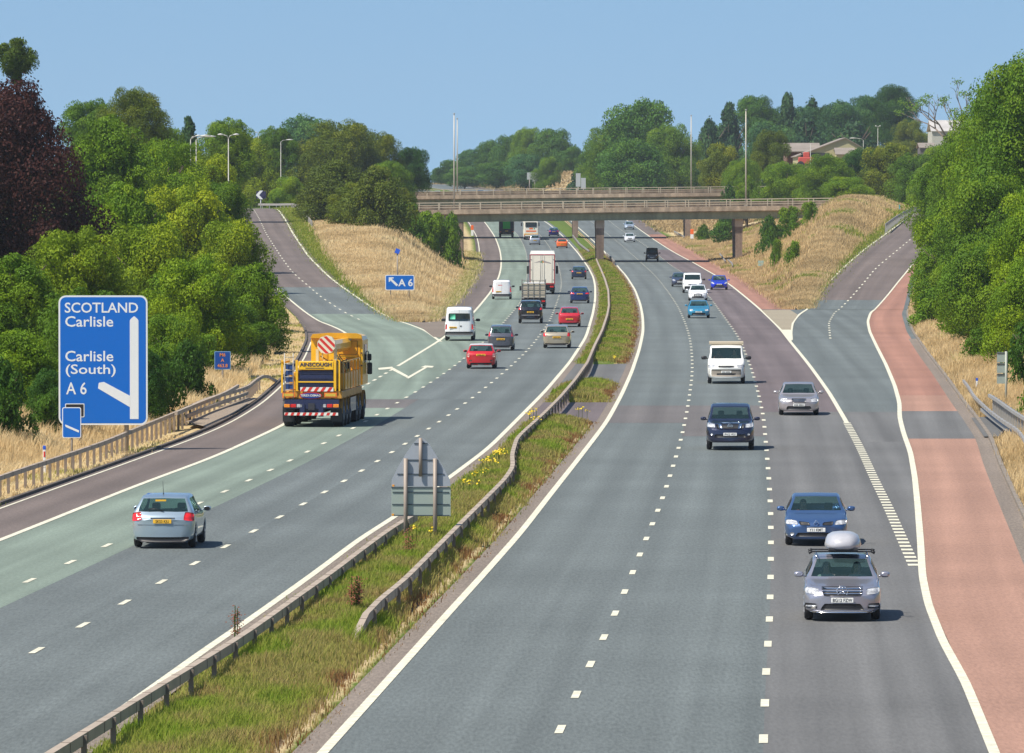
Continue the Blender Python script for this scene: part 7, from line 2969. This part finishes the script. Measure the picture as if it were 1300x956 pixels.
def build_signs():
    S, Wt, Bl = M_steel, M_signwhite, M_signblue
    postm = plain('sign_post', (.30, .26, .22), .6, metal=.2)
    # ---- big direction sign
    D = 272.0
    s = F / D
    q = at(131, 539.5, D)
    z0 = gz(q.x, D)
    r = empty('direction_sign', (q.x, D, q.z), 0, 'big blue motorway sign reading SCOTLAND Carlisle and A 6 with white arrows', 'road sign')
    w, h = 113 / s, 164.5 / s
    X = lambda px: (px - 131) / s
    Z = lambda py: (539.5 - py) / s
    mb = MB()
    round_plate(mb, w, h, .0, .05, .28, 0, 0, h / 2)
    round_plate(mb, w - .13, h - .13, -.004, 0, .22, 1, 0, h / 2)
    panel = mb.build('panel', [Wt, Bl], r)
    ar = MB()
    y = (-.010, -.004)

    def pg(pts, mi=0):
        ar.prism([(X(a), Z(b)) for a, b in pts], y[0], y[1], mi)
    pg([(165, 532), (165, 407), (166, 405), (170, 401.5), (171, 401.5), (175, 405), (176, 407), (176, 532)])
    pg([(125.5, 486), (132, 484.8), (165.2, 502.5), (165.2, 517), (124.5, 493)])
    ar.build('arrow', Wt, panel)

    def tx(body, px, py, hpx, wpx):
        o = text_mesh(body, hpx / s * 1.38, Wt, 'lettering', panel, (0, -.006, 0), depth=.003, align='LEFT', off=.006)
        xs = [v.co.x for v in o.data.vertices]
        ys = [v.co.y for v in o.data.vertices]
        k = (wpx / s) / (max(xs) - min(xs))
        hh = hpx / s / (max(ys) - min(ys)) if True else 1
        x0, ym = min(xs), (max(ys) + min(ys)) / 2
        for v in o.data.vertices:
            v.co.x = (v.co.x - x0) * k
            v.co.y = (v.co.y - ym) * hh
        o.location = (X(px), -.006, Z(py))
    tx('SCOTLAND', 82.5, 390.5, 13, 93)
    tx('Carlisle', 83, 408, 13.5, 61)
    tx('Carlisle', 83, 452, 13.5, 61)
    tx('(South)', 83.5, 470.5, 16, 63.5)
    tx('A 6', 84, 493, 15.5, 26)
    mb = MB()
    round_plate(mb, 24.5 / s, 17.5 / s, -.012, -.004, .04, 0, X(95), Z(521))
    round_plate(mb, 22.5 / s, 15.5 / s, -.014, -.0122, .03, 1, X(95), Z(521))
    mb.build('junction_panel', [Wt, plain('panel_black', (.015, .012, .015), .5)], panel)
    for x in (-.9, .9):
        mb = MB()
        mb.tube([(x, .16, -3), (x, .16, h - .3)], .09, 10)
        mb.build('post', postm, r)
    for zz in (.6, 1.9, 3.2, 4.6):
        mb = MB()
        mb.bbox(-w / 2 + .1, w / 2 - .1, .052, .10, zz, zz + .05)
        mb.build('brace', S, r)
    # ---- countdown marker in front of it
    D = 257.0
    s = F / D
    q = at(91, 556, D)
    r = empty('countdown_marker', (q.x, D, gz(q.x, D)), 0, 'small blue countdown marker with one slanting white bar before the big sign', 'road sign')
    zb = q.z - gz(q.x, D)
    mb = MB()
    w, h = 24 / s, 39 / s
    round_plate(mb, w, h, 0, .03, .07, 0, 0, zb + h / 2)
    round_plate(mb, w - .06, h - .06, -.004, 0, .05, 1, 0, zb + h / 2)
    p = mb.build('panel', [Wt, Bl], r)
    mb = MB()
    mb.prism([(-8.5 / s, zb + 16.5 / s), (-7.5 / s, zb + 14 / s), (9 / s, zb + 6.8 / s), (9.5 / s, zb + 9.5 / s), (-7.7 / s, zb + 17 / s)], -.010, -.004)
    mb.build('bar', Wt, p)
    mb = MB()
    mb.tube([(0, .06, -.3), (0, .06, zb + h - .1)], .04, 8)
    mb.build('post', postm, r)
    # ---- location sign
    D = 362.0
    s = F / D
    q = at(282.5, 469, D)
    z0 = gz(q.x, D)
    zb = q.z - z0
    r = empty('location_sign', (q.x, D, z0), 0, 'small dark blue location sign with orange characters behind the left barrier', 'road sign')
    w, h = 20.5 / s, 23 / s
    mb = MB()
    round_plate(mb, w, h, 0, .03, .04, 0, 0, zb + h / 2)
    round_plate(mb, w - .07, h - .07, -.004, 0, .03, 1, 0, zb + h / 2)
    p = mb.build('panel', [plain('edge_blue', (.15, .3, .5), .5), plain('loc_blue', (.0, .05, .26), .4)], r)
    org = plain('loc_orange', (.65, .22, .05), .5)
    for b_, z_ in (('M6', .80), ('A', .50), ('463.8', .20)):
        text_mesh(b_, .24, org, 'lettering', p, (0, -.008, zb + h * z_), off=.004)
    mb = MB()
    mb.tube([(0, .06, -.3), (0, .06, zb + h - .1)], .05, 8)
    mb.build('post', postm, r)
    # ---- A6 exit sign
    D = 605.0
    s = F / D
    q = at(507.5, 368.5, D)
    z0 = gz(q.x, D)
    zb = q.z - z0
    r = empty('exit_sign', (q.x, D, z0), 0, 'blue A 6 sign with a white arrow standing in the dry grass wedge', 'road sign')
    w, h = 37 / s, 19.5 / s
    mb = MB()
    round_plate(mb, w, h, 0, .04, .12, 0, 0, zb + h / 2)
    round_plate(mb, w - .13, h - .13, -.006, 0, .09, 1, 0, zb + h / 2)
    p = mb.build('panel', [Wt, Bl], r)
    o = text_mesh('A 6', .85, Wt, 'lettering', p, (.52, -.010, zb + h * .47), off=.02)
    mb = MB()
    P = [(-.98, .98), (-.98, .62), (-.88, .66), (-.86, .80), (-.28, .28), (-.16, .42), (-.72, .92), (-.60, .98), (-.62, 1.06)]
    P = [(-.95, 1.12), (-.95, .72), (-.84, .74), (-.82, .86), (-.28, .34), (-.14, .48), (-.70, 1.0), (-.54, 1.02), (-.52, 1.12)]
    mb.prism([(a, zb + b) for a, b in P], -.014, -.006)
    mb.build('arrow', Wt, p)
    for x in (-.8, .8):
        mb = MB()
        mb.tube([(x, .08, -.5), (x, .08, zb + h - .1)], .05, 8)
        mb.build('post', postm, r)
    # ---- little blue plate on a pole behind
    D = 640.0
    q = at(504.5, 319, D)
    z0 = gz(q.x, D)
    r = empty('camera_pole', (q.x, D, z0), 0, 'thin pole with a small tilted blue panel above the A 6 sign', 'pole')
    zb = q.z - z0
    mb = MB()
    mb.tube([(0, 0, -.3), (0, 0, zb - .15)], .06, 8)
    mb.build('pole', postm, r)
    mb = MB()
    mb.box((0, 0, zb), (.42, .05, .48), 0, Matrix.Rotation(.35, 3, 'Y') @ Matrix.Rotation(-.5, 3, 'X'))
    mb.build('panel', plain('solar_blue', (.02, .08, .42), .3), r)
    # ---- chevron
    D = 1038.0
    s = F / D
    q = at(331, 253, D)
    z0 = gz(q.x, D)
    zb = q.z - z0
    r = empty('chevron_sign', (q.x, D, z0), 0, 'black board with a white chevron pointing left at the head of the exit slip', 'road sign')
    w, h = 13 / s, 11 / s
    mb = MB()
    mb.prism([(w * .5, zb + h / 2), (0, zb - .05), (-w * .5, zb + h / 2), (0, zb + h + .05)], 0, .05, 0)
    mb.bbox(-w / 2 + .1, w / 2, .051, .08, zb + .1, zb + h - .1, 0)
    mb.build('board', plain('navy_board', (.02, .02, .07), .5), r)
    mb = MB()
    mb.prism([(-.72, zb + .62), (-.12, zb + 1.28), (.35, zb + 1.28), (-.22, zb + .62), (.35, zb), (-.12, zb)], -.02, -.002)
    mb.build('chevron', Wt, r)
    mb = MB()
    mb.tube([(0, .1, -.3), (0, .1, zb + .6)], .06, 8)
    mb.build('post', Wt, r)
    # ---- back of the sign in the median
    D = 197.0
    s = F / D
    x = (534 - CX) / F * D
    z0 = gz(x, D)
    r = empty('median_sign', (x, D, z0), -.06, 'grey back of a gabled sign on two posts in the central reservation', 'road sign')
    Zz = lambda py: CAMZ + (245 - py) / s - z0
    Xx = lambda px: (px - 534.5) / s
    mb = MB()
    mb.prism([(Xx(a), Zz(b)) for a, b in [(497, 617.5), (572.5, 617.5), (571.5, 609), (564, 595), (553.5, 577), (545, 564), (539, 557.5), (534.5, 555.5), (530, 557.5), (524, 564), (515, 577), (504.5, 595), (497.5, 609)]], .03, .06)
    mb.build('upper_panel', M_signgrey, r)
    mb = MB()
    mb.prism([(Xx(a), Zz(b)) for a, b in [(497, 655.5), (572.5, 655.5), (572.5, 619.5), (497, 619.5)]], .03, .06)
    mb.build('lower_panel', M_signgreen, r)
    for py, w in ((563, 17), (584, 44), (602, 60), (619, 75), (625, 72), (640.5, 73), (654.5, 73)):
        mb = MB()
        mb.bbox(-w / 2 / s, w / 2 / s, 0.008, .028, Zz(py) - .011, Zz(py) + .011)
        mb.build('brace', plain('brace_dark', (.06, .08, .10), .5, metal=.3), r)
    for px, pt in ((515.5, 582), (553, 582)):
        mb = MB()
        mb.tube([(Xx(px), -.06, -.4), (Xx(px), -.06, Zz(pt))], .057, 12)
        mb.build('post', plain('post_taupe', (.30, .25, .21), .6, metal=.2), r)
    mb = MB()
    mb.tube([(0, -.05, Zz(605)), (0, -.05, Zz(556))], .05, 12)
    mb.build('post', MATS['post_taupe'], r)
    for px, py in ((499.5, 617), (499, 654)):
        mb = MB()
        mb.bbox(Xx(px) - .03, Xx(px) + .03, .0, .03, Zz(py) - .02, Zz(py) + .03)
        mb.build('clip', plain('clip_orange', (.7, .3, .03), .5), r)
    # ---- back of the small sign at the right
    D = 330.0
    s = F / D
    x = (1277.5 - CX) / F * D
    z0 = gz(x, D)
    Zz = lambda py: CAMZ + (245 - py) / s - z0
    r = empty('verge_sign', (x, D, z0), 0, 'narrow grey green sign back on one post on the right verge', 'road sign')
    for a, b in ((447, 460), (461, 473.5), (474.5, 487)):
        mb = MB()
        mb.bbox(-11.5 / s, 2 / s, .05, .08, Zz(b), Zz(a))
        mb.bbox(-11.5 / s, 1 / s, .02, .05, Zz(a) - .06, Zz(a) - .02, 1)
        mb.build('panel', [M_signgreen, M_black], r)
    mb = MB()
    mb.tube([(0, 0, -.3), (0, 0, Zz(446))], .055, 10)
    mb.build('post', plain('post_green_grey', (.33, .35, .30), .6), r)
    # ---- marker posts
    rl = plain('reflector_blue', (.02, .10, .55), .3)
    for lab, px, py, D, hh in (('white marker post with red and blue reflectors behind the left barrier', 56, 566, 251, .95), ('white marker post with a blue cap by the right barrier start', 1240.5, 480, 350, .8)):
        x = (px - CX) / F * D
        z0 = gz(x, D)
        top = at(px, py, D).z
        r = empty('marker_post', (x, D, z0), 0, lab, 'marker post')
        mb = MB()
        mb.rbox(-.05, .05, -.03, .03, -.1, top - z0, .02)
        mb.build('post', Wt, r)
        mb = MB()
        mb.rbox(-.055, .055, -.036, .036, top - z0 - .14, top - z0 + .005, .02)
        mb.build('cap', rl, r)
        if px < 100:
            mb = MB()
            mb.bbox(-.03, .03, -.04, -.031, top - z0 - .40, top - z0 - .2)
            mb.build('reflector', M_red, r)
    for lab, px, py, D, w, h in (('orange and white marker box by the right pier of the far bridge', 878.5, 303, unproj(878.5, 303, z_main, .3)[1], 4, 12), ('orange topped white marker by the left hard shoulder under the bridge', 599.5, 297, unproj(599.5, 297, z_main, .3)[1], 3.2, 11)):
        s = F / D
        q = at(px, py, D)
        z0 = gz(q.x, D)
        H = max(at(px, py - h, D).z - z0, .8)
        r = empty('marker_box', (q.x, D, z0), 0, lab, 'marker')
        mb = MB()
        mb.rbox(-w / 2 / s, w / 2 / s, -.1, .1, -.1, H * .55, .02)
        mb.build('base', Wt, r)
        mb = MB()
        mb.rbox(-w / 2 / s * 1.05, w / 2 / s * 1.05, -.11, .11, H * .56, H, .04)
        mb.build('cap', plain('marker_orange2', (.80, .14, .02), .5), r)
    q = at(965.5, 329, 860)
    z0 = gz(q.x, 860)
    r = empty('small_sign', (q.x, 860, z0), 0, 'tiny pale green sign back on the dry bank behind the right pier', 'road sign')
    mb = MB()
    for dx in (-.30, .06):
        for dz in (.75, 1.1):
            mb.bbox(dx, dx + .32, 0, .03, dz, dz + .30)
    mb.build('panel', plain('pale_teal', (.30, .42, .38), .5), r)
    mb = MB()
    mb.tube([(.05, .05, -.2), (.05, .05, 1.2)], .04, 6)
    mb.build('post', postm, r)
    q = at(1142, 268, 955)
    z0 = gz(q.x, 955)
    r = empty('marker_post', (q.x, 955, z0), 0, 'tiny blue topped post by the barrier on the entry slip bend', 'marker post')
    mb = MB()
    mb.rbox(-.08, .08, -.05, .05, -.1, 1.0, .02)
    mb.build('post', plain('teal_post', (.05, .30, .38), .5), r)
    # ---- sign backs beyond the bridges
    for lab, px, D, a, b, c, d in (('wide pale grey sign back beyond the bridges left of the brown bank', 676, 1850, 669, 682, 219, 228), ('taller grey sign back beyond the bridges right of the brown bank', 739, 1500, 731, 737, 220, 237)):
        x = (px - CX) / F * D
        s = F / D
        z0 = gz(x, D)
        Zz = lambda py: CAMZ + (245 - py) / s - z0
        r = empty('gantry_sign', (x, D, z0), 0, lab, 'road sign')
        n = 2
        for k in range(n):
            mb = MB()
            xa = (a - px) / s + k * ((b - a) / s + .1) * (.5 if px < 700 else 1)
            xb = xa + (b - a) / s * (.5 if px < 700 else 1)
            mb.bbox(xa, xb, 0, .06, Zz(d) - (.5 * k), Zz(c) - (1.0 * k if px > 700 else 0))
            mb.build('panel', plain('pale_back', (.42, .44, .43), .5, metal=.1), r)
            mb = MB()
            mb.tube([((xa + xb) / 2, .12, -.5), ((xa + xb) / 2, .12, Zz(c) - 1)], .12, 8)
            mb.build('post', postm, r)
    # brown cutting face beyond
    # ---- street lamps round the roundabout
    for a in (('left street lamp of the overlapping pair above the trees', 242, 172.5, 660, (1, 1.9)), ('right street lamp of the overlapping pair above the trees', 249, 173.5, 670, (1.9,)), ('street lamp with two opposite arms above the trees', 290, 171, 650, (-1, 1)),
              ('small double street lamp on the skyline right of the tall double one', 328, 168, 1165, (-.6, .6)), ('street lamp with a single long arm beside the olive trees', 356.5, 177.5, 1080, (1.9,)), ('street lamp in front of the farm with one short arm', 1114.5, 160, 1215, (-.5, .5)),
              ('street lamp with a long arm over the farm roof', 1096, 175.5, 1225, (-2.4,))):
        x = (a[1] - CX) / F * a[3]
        lamp_post(a[0], a[1], a[2], a[3], gz(x, a[3]), a[4])
    mb = None
    lamp_post('plain pole in front of the open farm shed', 1029, 180, 1190, gz((1029 - CX) / F * 1190, 1190), ())
    build_farm()


def shed(name, label, px0, px1, D, z0, eave, ridge, depth, roofc, wallc, open_front=False, gable=True, shift=0):
    s = F / D
    x0, x1 = (px0 - CX) / s, (px1 - CX) / s
    cx, w = (x0 + x1) / 2, (x1 - x0)
    r = empty(name, (cx, D, z0), 0, label, 'farm building')
    mb = MB()
    hw = w / 2
    wt = .25
    if gable:
        out = [(-hw, 0), (hw, 0), (hw, eave), (shift, ridge), (-hw, eave)]
        mb.prism(out, depth - wt, depth)
        if not open_front:
            mb.prism(out, 0, wt)
        else:
            mb.prism([(-hw, eave * .62), (hw, eave * .62), (hw, eave), (shift, ridge), (-hw, eave)], 0, wt)
        mb.bbox(-hw, -hw + wt, wt, depth - wt, 0, eave)
        mb.bbox(hw - wt, hw, wt, depth - wt, 0, eave)
        mb.build('wall', wallc, r)
        mb = MB()
        t = .15
        for a, b in (((-hw - .4, eave - .25), (shift, ridge)), ((shift, ridge), (hw + .4, eave - .25))):
            mb.prism([(a[0], a[1] + .02), (b[0], b[1] + .02), (b[0], b[1] + .02 + t), (a[0], a[1] + .02 + t)], -.4, depth + .4)
        mb.build('roof', roofc, r)
    else:
        if not open_front:
            mb.bbox(-hw, hw, 0, wt, 0, eave)
        mb.bbox(-hw, hw, depth - wt, depth, 0, eave)
        mb.bbox(-hw, -hw + wt, wt, depth - wt, 0, eave)
        mb.bbox(hw - wt, hw, wt, depth - wt, 0, eave)
        mb.build('wall', wallc, r)
        mb = MB()
        mb.poly([(-hw - .3, -.4, eave), (hw + .3, -.4, eave), (hw + .3, depth / 2, ridge), (-hw - .3, depth / 2, ridge), (-hw - .3, -.4, eave + .15), (hw + .3, -.4, eave + .15), (hw + .3, depth / 2, ridge + .15), (-hw - .3, depth / 2, ridge + .15)], [(0, 1, 2, 3), (4, 5, 6, 7), (0, 1, 5, 4), (0, 4, 7, 3), (1, 2, 6, 5)])
        mb.poly([(-hw - .3, depth + .4, eave), (hw + .3, depth + .4, eave), (hw + .3, depth / 2 + .01, ridge), (-hw - .3, depth / 2 + .01, ridge), (-hw - .3, depth + .4, eave + .15), (hw + .3, depth + .4, eave + .15), (hw + .3, depth / 2 + .01, ridge + .15), (-hw - .3, depth / 2 + .01, ridge + .15)], [(0, 1, 2, 3), (4, 5, 6, 7), (0, 1, 5, 4), (0, 4, 7, 3), (1, 2, 6, 5)])
        mb.build('roof', roofc, r)
    return r


def build_farm():
    D = 1400.0
    s = F / D
    zz = lambda py, D=D: CAMZ + (245 - py) / (F / D)
    asb = plain('asbestos_roof', (.23, .195, .165), .9, var=.18, scale=.3)
    tanw = plain('shed_tan', (.36, .33, .18), .9, var=.12, scale=.3)
    base = zz(214)
    # long gabled shed (wide gable towards the road)
    shed('farm_shed', 'wide farm shed with a low tan gable above the entry slip trees', 1013, 1112, 1392, base, zz(198) - base, zz(176) - base, 26, asb, tanw, shift=1.6)
    mb = MB()
    mb.bbox(-7.2, -1.6, -.06, -.005, .6, 3.1)
    mb.build('doorway', M_dark, bpy.data.objects['farm_shed'])  # flat dark slab on the wall; the shade inside the opening is painted
    shed('farm_shed', 'open fronted farm shed with dark bays and red machinery inside', 998, 1040, 1425, base, zz(192) - base, zz(181) - base, 14, asb, plain('shed_red', (.20, .11, .08), .9, var=.2), open_front=True, gable=False)
    shed('farm_shed', 'small farm roof tucked against the right side of the wide shed', 1062, 1084, 1385, base, zz(197) - base, zz(189) - base, 10, asb, tanw, gable=False)
    x = (1024 - CX) / F * 1384
    t = empty('farm_machine', (x, 1384, base), 0, 'red farm machinery parked before the dark doorway of the tan shed', 'machinery')
    mb = MB()
    mb.rbox(-1.6, 1.4, 0, 3, .8, 2.2, .2)
    mb.rbox(-.6, .6, .5, 2.2, 2.2, 3.2, .15)
    mb.build('body', plain('machine_red', (.45, .07, .05), .5), t)
    for x_ in (-1.2, 1.1):
        mb = MB()
        mb.cyl((x_, 0, .7), .7, .4, 'y', 16)
        mb.build('wheel', M_tyre, t)
    x = (1037 - CX) / F * 1384
    t = empty('feed_bin', (x, 1384, base), 0, 'pale teal bin standing right of the red machinery', 'bin')
    mb = MB()
    mb.rbox(-.9, .9, 0, 1.4, .1, 1.6, .1)
    mb.bbox(-.95, .95, -.05, 1.45, 1.6, 1.7)
    mb.build('body', plain('bin_teal', (.18, .38, .34), .6), t)
    base = CAMZ + (245 - 190) / (F / 1560)
    shed('barn', 'white walled barn with a pale roof under the half dead tree', 1183, 1236, 1560, base, CAMZ + (245 - 167) / (F / 1560) - base, CAMZ + (245 - 153) / (F / 1560) - base, 16, plain('pale_roof', (.42, .40, .38), .8, var=.2, scale=.25), plain('barn_white', (.40, .40, .35), .9, var=.08), gable=False)
    shed('farm_shed', 'low brown roofed outbuilding left of the white barn', 1168, 1186, 1540, base - 3, CAMZ + (245 - 188) / (F / 1540) - base + 3, CAMZ + (245 - 182) / (F / 1540) - base + 3, 10, asb, plain('shed_dark', (.10, .09, .09), .9), gable=False)
build_light()
build_terrain()
build_roads()
build_grass()
build_trees()
build_traffic()
build_barriers()
build_bridges()
build_signs()
